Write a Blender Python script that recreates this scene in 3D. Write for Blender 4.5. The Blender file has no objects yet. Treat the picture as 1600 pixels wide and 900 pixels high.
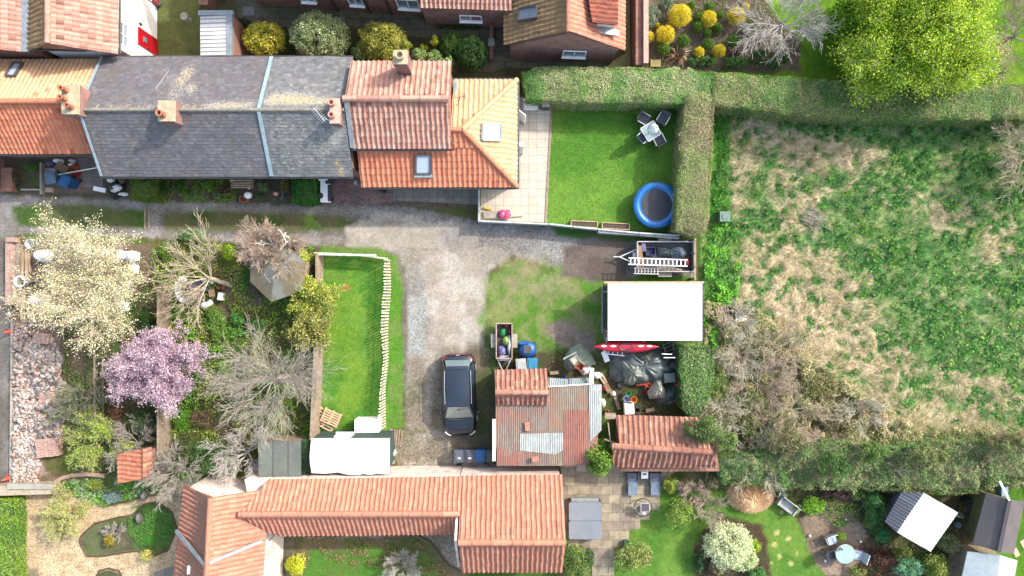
import bpy, bmesh, math, random
import numpy as np
from mathutils import Vector, Matrix

# ---------------------------------------------------------------- camera, sky, sun
sc = bpy.context.scene
COL = sc.collection
R = math.radians
H, F = 38.0, 1600*24/36.0
cam = bpy.data.cameras.new('camera'); cam.lens = 24; cam.sensor_width = 36; cam.clip_end = 2000
camo = bpy.data.objects.new('camera', cam); COL.objects.link(camo)
camo.location = (0, 0, H); camo.rotation_euler = (0, 0, 0)
sc.camera = camo
SUN_AZ, SUN_EL = 32.0, 39.0          # azimuth from +X towards +Y, elevation
wd = bpy.data.worlds.new('World'); sc.world = wd; wd.use_nodes = True
nt = wd.node_tree
sky = nt.nodes.new('ShaderNodeTexSky'); sky.sky_type = 'NISHITA'; sky.sun_disc = False
sky.sun_elevation = R(SUN_EL); sky.sun_rotation = R(90-SUN_AZ); sky.air_density = 1.6; sky.dust_density = 4.0; sky.ozone_density = 0.6
bg = nt.nodes['Background']; bg.inputs['Strength'].default_value = 0.15
nt.links.new(sky.outputs[0], bg.inputs['Color'])
sl = bpy.data.lights.new('sun', 'SUN'); sl.energy = 2.0; sl.angle = R(1.8); sl.color = (1.0, 0.965, 0.91)
so = bpy.data.objects.new('sun', sl); COL.objects.link(so)
sdir = Vector((math.cos(R(SUN_EL))*math.cos(R(SUN_AZ)), math.cos(R(SUN_EL))*math.sin(R(SUN_AZ)), math.sin(R(SUN_EL))))
so.rotation_euler = sdir.to_track_quat('Z', 'Y').to_euler(); so.location = sdir*60
sc.view_settings.view_transform = 'Standard'; sc.view_settings.look = 'None'
sc.view_settings.exposure = 1.6; sc.view_settings.gamma = 1.0

# ---------------------------------------------------------------- helpers
def P(px, py, z=0.0):
    s = F/(H-z)
    return ((px-800)/s, (450-py)/s, z)
def PV(px, py, z=0.0): return Vector(P(px, py, z))
def lin(c): 
    c = c/255.0
    return c/12.92 if c <= .04045 else ((c+.055)/1.055)**2.4
def S(r, g, b, k=1.9):
    """base colour of a surface that shows as sRGB r,g,b in full sun"""
    return (min(lin(r)/k, .82), min(lin(g)/k, .82), min(lin(b)/k, .82))
def tag(o, label=None, cat=None, group=None, kind=None):
    if label: o['label'] = label
    if cat: o['category'] = cat
    if group: o['group'] = group
    if kind: o['kind'] = kind
    return o
def thing(name, label, cat, loc=(0, 0, 0), rot=0.0, group=None):
    o = bpy.data.objects.new(name, None); COL.objects.link(o)
    o.location = loc; o.rotation_euler = (0, 0, rot); o.empty_display_size = .2
    return tag(o, label, cat, group)
def copy_tree(o, parent=None):
    c = o.copy(); COL.objects.link(c); c.parent = parent
    for ch in list(o.children): copy_tree(ch, c)
    return c

class MB:
    """collects shapes, links them as ONE mesh object with metre UVs"""
    def __init__(s): s.v = []; s.f = []; s.sm = []
    def add(s, vs, fs, smooth=False):
        n = len(s.v); s.v += [tuple(v) for v in vs]; s.f += [tuple(i+n for i in f) for f in fs]; s.sm += [smooth]*len(fs); return s
    def box(s, c, d, rz=0, rx=0, ry=0, taper=1.0):
        """c = centre of the BASE, d = sizes"""
        M = Matrix.Translation(Vector(c)) @ Matrix.Rotation(rz, 4, 'Z') @ Matrix.Rotation(ry, 4, 'Y') @ Matrix.Rotation(rx, 4, 'X')
        x, y, z = d[0]/2, d[1]/2, d[2]
        vs = [(-x, -y, 0), (x, -y, 0), (x, y, 0), (-x, y, 0)] + [(a*taper, b*taper, z) for a, b in ((-x, -y), (x, -y), (x, y), (-x, y))]
        return s.add([M @ Vector(v) for v in vs], [(3, 2, 1, 0), (4, 5, 6, 7), (0, 1, 5, 4), (1, 2, 6, 5), (2, 3, 7, 6), (3, 0, 4, 7)])
    def beam(s, a, b, w, h):
        """rectangular bar between two points, h measured upwards-ish"""
        a = Vector(a); b = Vector(b); d = b-a; L = d.length
        if L < 1e-6: return s
        d /= L; up = Vector((0, 0, 1)) if abs(d.z) < .95 else Vector((1, 0, 0))
        x = d.cross(up).normalized(); u = x.cross(d).normalized(); x *= w/2; u *= h/2
        vs = [a-x-u, a+x-u, a+x+u, a-x+u, b-x-u, b+x-u, b+x+u, b-x+u]
        return s.add(vs, [(3, 2, 1, 0), (4, 5, 6, 7), (0, 1, 5, 4), (1, 2, 6, 5), (2, 3, 7, 6), (3, 0, 4, 7)])
    def tube(s, a, b, r0, r1=None, n=8, caps=True, smooth=True):
        r1 = r0 if r1 is None else r1
        a = Vector(a); b = Vector(b); d = (b-a).normalized(); up = Vector((0, 0, 1)) if abs(d.z) < .9 else Vector((1, 0, 0))
        x = d.cross(up).normalized(); y = d.cross(x)
        vs = []
        for p, r in ((a, r0), (b, r1)):
            for i in range(n):
                t = 2*math.pi*i/n; vs.append(p + x*math.cos(t)*r + y*math.sin(t)*r)
        s.add(vs, [(i, (i+1) % n, n+(i+1) % n, n+i) for i in range(n)], smooth)
        if caps: s.add(vs, [tuple(range(n-1, -1, -1)), tuple(range(n, 2*n))])
        return s
    def path(s, pts, r, n=6):
        for a, b in zip(pts[:-1], pts[1:]): s.tube(a, b, r, r, n)
        return s
    def lathe(s, c, prof, n=16, smooth=True, sx=1, sy=1):
        """prof: list of (r, z)"""
        vs = []; m = len(prof)
        for r, z in prof:
            for i in range(n):
                t = 2*math.pi*i/n; vs.append((c[0]+r*sx*math.cos(t), c[1]+r*sy*math.sin(t), c[2]+z))
        fs = [(k*n+i, k*n+(i+1) % n, (k+1)*n+(i+1) % n, (k+1)*n+i) for k in range(m-1) for i in range(n)]
        s.add(vs, fs, smooth); return s
    def disc(s, c, r, n=20, h=.01):
        return s.lathe(c, [(r, 0), (r, h), (0.001, h)], n, False)
    def prism(s, poly, z0, z1, bottom=True):
        n = len(poly)
        a = sum(poly[i][0]*poly[(i+1) % n][1]-poly[(i+1) % n][0]*poly[i][1] for i in range(n))
        if a < 0: poly = poly[::-1]
        vs = [(p[0], p[1], z0) for p in poly] + [(p[0], p[1], z1) for p in poly]
        fs = [tuple(range(n, 2*n))] + ([tuple(range(n-1, -1, -1))] if bottom else [])
        fs += [(i, (i+1) % n, n+(i+1) % n, n+i) for i in range(n)]
        return s.add(vs, fs)
    def ell(s, c, r, n=12, m=7, lump=0, seed=0):
        rnd = random.Random(seed); vs = []
        for k in range(m+1):
            ph = math.pi*k/m
            for i in range(n):
                t = 2*math.pi*i/n; q = 1+lump*(rnd.random()-.5)
                vs.append((c[0]+r[0]*q*math.sin(ph)*math.cos(t), c[1]+r[1]*q*math.sin(ph)*math.sin(t), c[2]+r[2]*q*math.cos(ph)))
        return s.add(vs, [(k*n+(i+1) % n, k*n+i, (k+1)*n+i, (k+1)*n+(i+1) % n) for k in range(m) for i in range(n)], True)
    def build(s, name, mat, parent=None, w=False):
        me = bpy.data.meshes.new(name)
        v = np.array(s.v, dtype=float)
        if w and parent is not None: v = v - np.array(parent.location)
        me.from_pydata(v.tolist(), [], s.f)
        nf = len(me.polygons)
        me.polygons.foreach_set('use_smooth', s.sm)
        # box-projected UVs in metres
        uvl = me.uv_layers.new(name='UVMap')
        nor = np.zeros(nf*3); me.polygons.foreach_get('normal', nor); nor = nor.reshape(-1, 3)
        lt = np.zeros(nf, dtype=int); me.polygons.foreach_get('loop_total', lt)
        vi = np.zeros(len(me.loops), dtype=int); me.loops.foreach_get('vertex_index', vi)
        ln = np.repeat(nor, lt, axis=0); co = v[vi]
        flat = np.abs(ln[:, 2]) > .75
        hx = np.stack([-ln[:, 1], ln[:, 0]], 1); hl = np.linalg.norm(hx, axis=1)+1e-9; hx /= hl[:, None]
        u = np.where(flat, co[:, 0], co[:, 0]*hx[:, 0]+co[:, 1]*hx[:, 1]); vv = np.where(flat, co[:, 1], co[:, 2])
        uvl.data.foreach_set('uv', np.stack([u, vv], 1).ravel())
        if mat: me.materials.append(mat)
        me.update()
        o = bpy.data.objects.new(name, me); COL.objects.link(o); o.parent = parent
        return o

def np_mesh(name, verts, faces4, mat, parent=None, cols=None, w=False, smooth=False):
    """fast quad (or tri) mesh; cols per vertex"""
    v = np.asarray(verts, dtype=np.float32)
    if w and parent is not None: v = v - np.array(parent.location, dtype=np.float32)
    f = np.asarray(faces4, dtype=np.int32); k = f.shape[1]
    me = bpy.data.meshes.new(name)
    me.vertices.add(len(v)); me.vertices.foreach_set('co', v.ravel())
    me.loops.add(f.size); me.loops.foreach_set('vertex_index', f.ravel())
    me.polygons.add(len(f)); me.polygons.foreach_set('loop_start', np.arange(0, f.size, k, dtype=np.int32))
    me.polygons.foreach_set('loop_total', np.full(len(f), k, dtype=np.int32))
    if smooth: me.polygons.foreach_set('use_smooth', np.ones(len(f), dtype=bool))
    if cols is not None:
        ca = me.color_attributes.new('Col', 'FLOAT_COLOR', 'POINT')
        c = np.ones((len(v), 4), dtype=np.float32); c[:, :cols.shape[1]] = cols
        ca.data.foreach_set('color', c.ravel())
    me.materials.append(mat); me.update(calc_edges=True)
    o = bpy.data.objects.new(name, me); COL.objects.link(o); o.parent = parent
    return o

# ---------------------------------------------------------------- numpy noise
def vnoise(x, y, seed=0):
    rs = np.random.RandomState(seed); T = rs.rand(256, 256)
    xi = np.floor(x).astype(int); yi = np.floor(y).astype(int); fx = x-xi; fy = y-yi
    fx = fx*fx*(3-2*fx); fy = fy*fy*(3-2*fy)
    a = T[xi % 256, yi % 256]; b = T[(xi+1) % 256, yi % 256]; c = T[xi % 256, (yi+1) % 256]; d = T[(xi+1) % 256, (yi+1) % 256]
    return (a*(1-fx)+b*fx)*(1-fy)+(c*(1-fx)+d*fx)*fy
def fbm(x, y, scale, octv=4, seed=0):
    s = 0; amp = 1; t = 0
    for o in range(octv):
        s = s+amp*vnoise(x*scale*2**o+17*o, y*scale*2**o-9*o, seed+o); t += amp; amp *= .55
    return s/t

# ---------------------------------------------------------------- materials
MATS = {}
def _new(name):
    m = bpy.data.materials.new(name); m.use_nodes = True; n = m.node_tree; b = n.nodes['Principled BSDF']
    return m, n, b
def _noise(n, vec, scale, detail=4, rough=.6):
    t = n.nodes.new('ShaderNodeTexNoise'); t.inputs['Scale'].default_value = scale; t.inputs['Detail'].default_value = detail; t.inputs['Roughness'].default_value = rough
    if vec: n.links.new(vec, t.inputs['Vector'])
    return t
def _ramp(n, src, stops):
    r = n.nodes.new('ShaderNodeValToRGB'); e = r.color_ramp.elements
    while len(e) < len(stops): e.new(.5)
    for i, (p, c) in enumerate(stops): e[i].position = p; e[i].color = (*c, 1) if len(c) == 3 else c
    n.links.new(src, r.inputs[0]); return r.outputs[0]
def _mix(n, a, b, fac, mode='MIX'):
    m = n.nodes.new('ShaderNodeMix'); m.data_type = 'RGBA'; m.blend_type = mode
    for sock, val in ((m.inputs[6], a), (m.inputs[7], b), (m.inputs[0], fac)):
        if isinstance(val, (int, float)): sock.default_value = val
        elif isinstance(val, tuple): sock.default_value = (*val, 1)
        else: n.links.new(val, sock)
    return m.outputs[2]
def _math(n, op, a, b=None, c=None):
    m = n.nodes.new('ShaderNodeMath'); m.operation = op
    for i, val in enumerate((a, b, c)):
        if val is None: continue
        if isinstance(val, (int, float)): m.inputs[i].default_value = val
        else: n.links.new(val, m.inputs[i])
    return m.outputs[0]
def _bump(n, b, src, strength=.3, dist=.02):
    k = n.nodes.new('ShaderNodeBump'); k.inputs['Strength'].default_value = strength; k.inputs['Distance'].default_value = dist
    n.links.new(src, k.inputs['Height']); n.links.new(k.outputs[0], b.inputs['Normal'])
def _pos(n):
    g = n.nodes.new('ShaderNodeNewGeometry'); return g.outputs['Position']
def M(name, c1, c2=None, scale=3.0, rough=.75, metal=0.0, bump=0.0, lo=.35, hi=.65, spec=.5, fine=.12, coat=0.0):
    """painted / weathered surface: two tones by noise, plus a fine speckle"""
    if name in MATS: return MATS[name]
    m, n, b = _new(name); p = _pos(n)
    if c2 is None: c2 = tuple(x*.75 for x in c1)
    a = _noise(n, p, scale)
    col = _ramp(n, a.outputs[0], [(lo, c1), (hi, c2)])
    if fine:
        f = _noise(n, p, 22, 3)
        g = _ramp(n, f.outputs[0], [(.3, (1-fine*2,)*3), (.7, (1+fine,)*3)])
        col = _mix(n, col, g, 1.0, 'MULTIPLY')
    n.links.new(col, b.inputs['Base Color'])
    b.inputs['Roughness'].default_value = rough; b.inputs['Metallic'].default_value = metal
    b.inputs['Specular IOR Level'].default_value = spec
    if coat: b.inputs['Coat Weight'].default_value = coat; b.inputs['Coat Roughness'].default_value = .05
    if bump: _bump(n, b, a.outputs[0], bump, .03)
    MATS[name] = m; return m
def m_leaf(name='leaf_by_colour', trans=.3, rough=.55):
    if name in MATS: return MATS[name]
    m, n, b = _new(name)
    at = n.nodes.new('ShaderNodeAttribute'); at.attribute_name = 'Col'
    n.links.new(at.outputs['Color'], b.inputs['Base Color']); b.inputs['Roughness'].default_value = rough
    b.inputs['Specular IOR Level'].default_value = .3
    t = n.nodes.new('ShaderNodeBsdfTranslucent'); n.links.new(at.outputs['Color'], t.inputs['Color'])
    mx = n.nodes.new('ShaderNodeMixShader'); mx.inputs[0].default_value = trans
    n.links.new(b.outputs[0], mx.inputs[1]); n.links.new(t.outputs[0], mx.inputs[2])
    n.links.new(mx.outputs[0], n.nodes['Material Output'].inputs['Surface'])
    MATS[name] = m; return m
def m_attr(name='coloured_by_piece', rough=.85):
    if name in MATS: return MATS[name]
    m, n, b = _new(name); at = n.nodes.new('ShaderNodeAttribute'); at.attribute_name = 'Col'
    f = _noise(n, _pos(n), 18, 4); g = _ramp(n, f.outputs[0], [(.3, (.75,)*3), (.7, (1.15,)*3)])
    n.links.new(_mix(n, at.outputs['Color'], g, 1.0, 'MULTIPLY'), b.inputs['Base Color']); b.inputs['Roughness'].default_value = rough
    MATS[name] = m; return m
def m_tile(name, cols, groove=.45, dirt_shade=(.12, .08, .06), dirt_amt=.35, rough=.8, stagger=False, edge=.07, lichen=False, rowline=.06, vari=1.0):
    """roof covering: UV counts tiles; each tile takes its own tone, gaps between tiles are darkened as painted shade"""
    if name in MATS: return MATS[name]
    m, n, b = _new(name); uv = n.nodes.new('ShaderNodeUVMap'); uv.uv_map = 'UVMap'
    sp = n.nodes.new('ShaderNodeSeparateXYZ'); n.links.new(uv.outputs[0], sp.inputs[0])
    u, v = sp.outputs[0], sp.outputs[1]
    vf = _math(n, 'FLOOR', v)
    if stagger: u = _math(n, 'ADD', u, _math(n, 'MULTIPLY', _math(n, 'MODULO', vf, 2.0), .5))
    uf = _math(n, 'FLOOR', u); fu = _math(n, 'FRACT', u); fv = _math(n, 'FRACT', v)
    cb = n.nodes.new('ShaderNodeCombineXYZ'); n.links.new(uf, cb.inputs[0]); n.links.new(vf, cb.inputs[1])
    wn = n.nodes.new('ShaderNodeTexWhiteNoise'); wn.noise_dimensions = '3D'; n.links.new(cb.outputs[0], wn.inputs['Vector'])
    k = len(cols); odd = tuple(x*.6 for x in cols[-1]); pale = tuple(min(x*1.25, .8) for x in cols[0])
    col = _ramp(n, wn.outputs['Value'], [(0, pale), (.06, cols[0])]+[(.1+.8*i/max(k-1, 1), c) for i, c in enumerate(cols)]+[(.95, cols[-1]), (1, odd)])
    p = _pos(n)
    w1 = _noise(n, p, .9, 5, .65); col = _mix(n, col, dirt_shade, _math(n, 'MULTIPLY', _ramp(n, w1.outputs[0], [(.48, (0,)*3), (.75, (1,)*3)]), dirt_amt))
    w2 = _noise(n, p, 14, 4, .7); col = _mix(n, col, _ramp(n, w2.outputs[0], [(.3, (1-.35*vari,)*3), (.7, (1+.15*vari,)*3)]), 1.0, 'MULTIPLY')
    gl = _math(n, 'LESS_THAN', fu, edge)
    if rowline: gl = _math(n, 'MAXIMUM', gl, _math(n, 'MULTIPLY', _math(n, 'GREATER_THAN', fv, 1-rowline), .8))
    col = _mix(n, col, tuple(x*.5 for x in dirt_shade), _math(n, 'MULTIPLY', gl, groove))  # grooves and course lines darkened in the colour to stand for shade
    if lichen:
        at = n.nodes.new('ShaderNodeAttribute'); at.attribute_name = 'lichen'
        sx = n.nodes.new('ShaderNodeSeparateXYZ'); n.links.new(at.outputs['Vector'], sx.inputs[0])
        ln = _noise(n, p, 11, 8, .85)
        for ch, lc in ((0, (.30, .29, .26)), (1, (.44, .30, .07))):
            fac = _math(n, 'GREATER_THAN', _math(n, 'ADD', ln.outputs[0], _math(n, 'MULTIPLY', sx.outputs[ch], .145 if ch else .16)), .64 if ch else .62)
            col = _mix(n, col, lc, _math(n, 'MULTIPLY', fac, .6))
    n.links.new(col, b.inputs['Base Color']); b.inputs['Roughness'].default_value = rough
    b.inputs['Specular IOR Level'].default_value = .3
    MATS[name] = m; return m
def m_brick(name, c1, c2, mortar, bw=.225, bh=.075, ms=.01, offset=.5, rough=.9, scale=1.0, stain=.3, squash=1.0):
    if name in MATS: return MATS[name]
    m, n, b = _new(name); uv = n.nodes.new('ShaderNodeUVMap'); uv.uv_map = 'UVMap'
    t = n.nodes.new('ShaderNodeTexBrick'); n.links.new(uv.outputs[0], t.inputs['Vector'])
    t.offset = offset; t.squash = squash
    for k, val in (('Color1', c1), ('Color2', c2), ('Mortar', mortar)): t.inputs[k].default_value = (*val, 1)
    t.inputs['Scale'].default_value = scale; t.inputs['Brick Width'].default_value = bw; t.inputs['Row Height'].default_value = bh
    t.inputs['Mortar Size'].default_value = ms; t.inputs['Mortar Smooth'].default_value = .1; t.inputs['Bias'].default_value = 0
    p = _pos(n); a = _noise(n, p, 1.6, 6, .7)
    col = _mix(n, t.outputs[0], _ramp(n, a.outputs[0], [(.35, (1-stain*1.2,)*3), (.65, (1+stain*.4,)*3)]), 1.0, 'MULTIPLY')
    f = _noise(n, p, 16, 4, .7); col = _mix(n, col, _ramp(n, f.outputs[0], [(.3, (.8,)*3), (.7, (1.12,)*3)]), 1.0, 'MULTIPLY')
    n.links.new(col, b.inputs['Base Color']); b.inputs['Roughness'].default_value = rough
    MATS[name] = m; return m
def m_glass(name='window_glass', c=(.12, .16, .2), rough=.08):
    if name in MATS: return MATS[name]
    m, n, b = _new(name); b.inputs['Base Color'].default_value = (*c, 1); b.inputs['Roughness'].default_value = rough
    b.inputs['Specular IOR Level'].default_value = 1.0; MATS[name] = m; return m
# ---------------------------------------------------------------- roofs
def slope_bm(bm, poly, pitch=.24, row=.3, amp=.035, step=.03, res=6, prof='pan', thick=.07, attr=None):
    """a roof plane over a convex polygon, modelled tile by tile as a corrugated, stepped sheet"""
    pts = [Vector(p) for p in poly]
    n = Vector((0, 0, 0))
    for i in range(len(pts)):
        a, b = pts[i], pts[(i+1) % len(pts)]; n += (a-pts[0]).cross(b-pts[0])
    n.normalize()
    if n.z < 0: n = -n; pts = pts[::-1]
    u = Vector((0, 0, 1)).cross(n)
    u = u.normalized() if u.length > 1e-4 else Vector((1, 0, 0))
    v = n.cross(u).normalized()
    o = pts[0]; uc = [(p-o).dot(u) for p in pts]; vc = [(p-o).dot(v) for p in pts]
    u0, u1, v0, v1 = min(uc), max(uc), min(vc), max(vc)
    nc = max(1, round((u1-u0)/pitch)); pt = (u1-u0)/nc; nr = max(1, round((v1-v0)/row)); rw = (v1-v0)/nr
    us = np.linspace(0, nc, nc*res+1)
    vs = sorted([r+e for r in range(nr) for e in (0, .5, .97)] + [nr]) if step else list(np.linspace(0, nr, nr+1))
    vs = np.array(vs)
    fr = us % 1.0
    if prof == 'pan': hu = amp*np.maximum(np.cos((fr-.5)*2*np.pi)*1.0, -.35)
    elif prof == 'sine': hu = amp*np.sin(us*2*np.pi)
    elif prof == 'rib': hu = amp*((fr < .2).astype(float))
    else: hu = np.zeros_like(us)
    fv = vs % 1.0; hv = step*(1-fv) if step else np.zeros_like(vs)
    uvl = bm.loops.layers.uv.verify()
    lay = bm.verts.layers.float_vector.get('lichen') or (bm.verts.layers.float_vector.new('lichen') if attr else None)
    tmp = bmesh.new(); tuv = tmp.loops.layers.uv.new('UVMap')
    grid = []
    rnd = np.random.RandomState(int(abs(o.x*97+o.y*31)) % 9999)
    jig = rnd.randn(len(vs), nc+2)*.004*(1 if step else 0)
    tl = tmp.verts.layers.float_vector.new('lichen') if attr else None
    for j, vv in enumerate(vs):
        rowv = []
        for i, uu in enumerate(us):
            q = o + u*(u0+uu*pt) + v*(v0+vv*rw) + n*(hu[i]+hv[j]+jig[j, int(uu)]+.016*math.sin((u0+uu*pt)*1.7+o.y)*math.sin((v0+vv*rw)*2.3+o.x)) + u*(.012*math.sin(vv*1.9+uu*.4) if amp else 0)
            bv = tmp.verts.new(q)
            if tl: bv[tl] = attr(q)
            rowv.append(bv)
        grid.append(rowv)
    for j in range(len(vs)-1):
        for i in range(len(us)-1):
            f = tmp.faces.new((grid[j][i], grid[j][i+1], grid[j+1][i+1], grid[j+1][i]))
            f.smooth = False
            jj = vs[j]+.001; 
            for l, (a, b) in zip(f.loops, ((us[i], vs[j]), (us[i+1], vs[j]), (us[i+1], vs[j+1]-.001), (us[i], vs[j+1]-.001))): l[tuv].uv = (a, b)
    rect = all((abs(a-u0) < .02 or abs(a-u1) < .02) for a in uc) and all((abs(a-v0) < .02 or abs(a-v1) < .02) for a in vc)
    if not rect:
        cen = sum(pts, Vector())/len(pts)
        for i in range(len(pts)):
            a, b = pts[i], pts[(i+1) % len(pts)]
            if (b-a).length < 1e-4: continue
            e = (b-a).normalized(); out = e.cross(n)
            if (cen-a).dot(out) > 0: out = -out
            bmesh.ops.bisect_plane(tmp, geom=tmp.verts[:]+tmp.edges[:]+tmp.faces[:], plane_co=a+out*.002, plane_no=out, clear_outer=True)
    # underside slab
    m = len(pts); top = [tmp.verts.new(p-n*.035) for p in pts]; bot = [tmp.verts.new(p-n*(thick+.035)) for p in pts]
    tmp.faces.new(top); tmp.faces.new(bot[::-1])
    for i in range(m): tmp.faces.new((top[(i+1) % m], top[i], bot[i], bot[(i+1) % m]))
    me = bpy.data.meshes.new('t'); tmp.to_mesh(me); tmp.free(); bm.from_mesh(me); bpy.data.meshes.remove(me)
def roof(name, polys, mat, parent, **kw):
    bm = bmesh.new()
    for p in polys: slope_bm(bm, p, **kw)
    me = bpy.data.meshes.new(name); bm.to_mesh(me); bm.free()
    if parent is not None: me.transform(Matrix.Translation(-parent.location))
    me.materials.append(mat); o = bpy.data.objects.new(name, me); COL.objects.link(o); o.parent = parent
    return o
def ridge(mb, a, b, r=.13, seg=.45):
    a = Vector(a); b = Vector(b); L = (b-a).length; k = max(1, round(L/seg)); rnd = random.Random(int(L*100))
    for i in range(k):
        p = a.lerp(b, i/k); q = a.lerp(b, (i+1)/k); dz = Vector((0, 0, rnd.uniform(-.008, .008)))
        mb.tube(p+dz, q+dz, r*1.06, r*.97, 10)
    return mb
def gable_walls(foot, z0, ze, tris=()):
    """foot: ground polygon; tris: gable triangles (a, b, apex) given in 3D, 0.2 m thick"""
    mb = MB(); mb.prism(foot, z0, ze)
    for a, b, c in tris:
        a, b, c = Vector(a), Vector(b), Vector(c); n = (b-a).cross(c-a).normalized()*.12
        v = [a, b, c, a+n, b+n, c+n]; mb.add(v, [(0, 1, 2), (5, 4, 3), (0, 3, 4, 1), (1, 4, 5, 2), (2, 5, 3, 0)])
    return mb
def window(parent, c, along, w, h, out, frame, glass, bars=(1, 0), w_world=True, name='window', sill=True, ft=.06):
    """window in a vertical wall: c = centre of the bottom edge, along / out unit vectors (2D)"""
    al = Vector((along[0], along[1], 0)); ou = Vector((out[0], out[1], 0)); c = Vector(c); up = Vector((0, 0, 1))
    f = MB()
    def bar(a, b, t=ft): f.beam(a, b, t, t)
    a = c-al*w/2+ou*.03; b = c+al*w/2+ou*.03
    bar(a, b); bar(a+up*h, b+up*h); bar(a, a+up*h); bar(b, b+up*h)
    for i in range(bars[0]): q = a.lerp(b, (i+1)/(bars[0]+1)); bar(q, q+up*h, ft*.8)
    for i in range(bars[1]): q = up*h*(i+1)/(bars[1]+1); bar(a+q, b+q, ft*.7)
    fo = f.build(name, frame, parent, w=w_world)
    g = MB(); g.beam(a+up*h/2-ou*.02, b+up*h/2-ou*.02, .012, h-.02)
    po = g.build('pane', glass, fo); po.data.transform(Matrix.Translation(-Vector(parent.location)))
    if sill:
        s = MB(); s.beam(a-up*.06-al*.06+ou*.05, b-up*.06+al*.06+ou*.05, .16, .05)
        s2 = s.build('sill', frame, fo); s2.data.transform(Matrix.Translation(-Vector(parent.location)))
    return fo
def rooflight(parent, pts, frame, glass):
    """frame and pane on a roof slope; pts = 4 corners in 3D"""
    pts = [Vector(p) for p in pts]; n = (pts[1]-pts[0]).cross(pts[2]-pts[0]).normalized()
    if n.z < 0: n = -n
    f = MB()
    for i in range(4): f.beam(pts[i]+n*.09, pts[(i+1) % 4]+n*.09, .1, .12)
    fo = f.build('rooflight', frame, parent, w=True)
    g = MB(); g.add([p+n*.1 for p in pts]+[p+n*.05 for p in pts], [(0, 1, 2, 3), (7, 6, 5, 4), (0, 4, 5, 1), (1, 5, 6, 2), (2, 6, 7, 3), (3, 7, 4, 0)])
    po = g.build('pane', glass, fo); po.data.transform(Matrix.Translation(-Vector(parent.location)))
    return fo
def plane_z(a, b, c):
    a, b, c = Vector(a), Vector(b), Vector(c); n = (b-a).cross(c-a)
    return lambda x, y: a.z-(n.x*(x-a.x)+n.y*(y-a.y))/n.z
def on_slope(px, py, fz, z=3.5):
    for _ in range(12):
        x, y, _z = P(px, py, z); z = fz(x, y)
    return (x, y, z)

# ---------------------------------------------------------------- foliage
def leaf_mesh(name, pos, nor, size, cols, parent=None, aspect=.55, seed=0, mat=None, w=True, curl=.25):
    rs = np.random.RandomState(seed+11); n = len(pos)
    nor = nor/(np.linalg.norm(nor, axis=1)[:, None]+1e-9); cols = np.clip(np.asarray(cols)*1.6, .004, .78)
    r = rs.randn(n, 3); t = r-(r*nor).sum(1)[:, None]*nor; t /= np.linalg.norm(t, axis=1)[:, None]+1e-9
    b = np.cross(nor, t)
    s = (np.asarray(size)*(.65+.7*rs.rand(n)))[:, None]
    v = np.stack([pos-t*s*.5, pos+b*s*aspect*.5-nor*s*curl*.3, pos+t*s*.5-nor*s*curl, pos-b*s*aspect*.5-nor*s*curl*.3], 1).reshape(-1, 3)
    c = np.repeat(cols, 4, axis=0); f = np.arange(4*n).reshape(-1, 4)
    return np_mesh(name, v, f, mat or m_leaf(), parent, c, w=w)
def pick(cols, n, rs, wts=None, var=.18):
    c = np.array(cols, dtype=float); i = rs.choice(len(c), n, p=wts); return np.clip(c[i]*(1+var*rs.randn(n, 1)), .004, .8)
def crown_pts(c, r, nl, lr, n, cols, seed=0, low=-.1, shell=.75, wts=None):
    """leaf positions on many lumps over an ellipsoid c, r; each lump has its own tone"""
    rs = np.random.RandomState(seed)
    d = rs.randn(nl*3, 3); d /= np.linalg.norm(d, axis=1)[:, None]; d = d[d[:, 2] > low][:nl]
    if len(d) < 3: d = np.array([[0, 0, 1.], [1, 0, 0], [0, 1, 0]])
    lc = np.array(c)+d*np.array(r)*(shell+.25*rs.rand(len(d), 1))
    lc = np.vstack([lc, np.array(c)+np.array([[0, 0, r[2]*.5]])]); lc0 = pick(cols, len(lc), rs, wts, .12)
    k = rs.randint(0, len(lc), n); q = rs.randn(n, 3); q[:, 2] += .45; q /= np.linalg.norm(q, axis=1)[:, None]
    rad = lr*(.6+.5*rs.rand(n, 1))*(.7+.6*rs.rand(len(lc))[k][:, None])
    pos = lc[k]+q*rad; pos[:, 2] = np.maximum(pos[:, 2], .03)
    nor = q+.6*rs.randn(n, 3)
    col = lc0[k]*.6+pick(cols, n, rs, wts, .2)*.4
    return pos, nor, np.clip(col*(1+.15*rs.randn(n, 1)), .004, .8)
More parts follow.
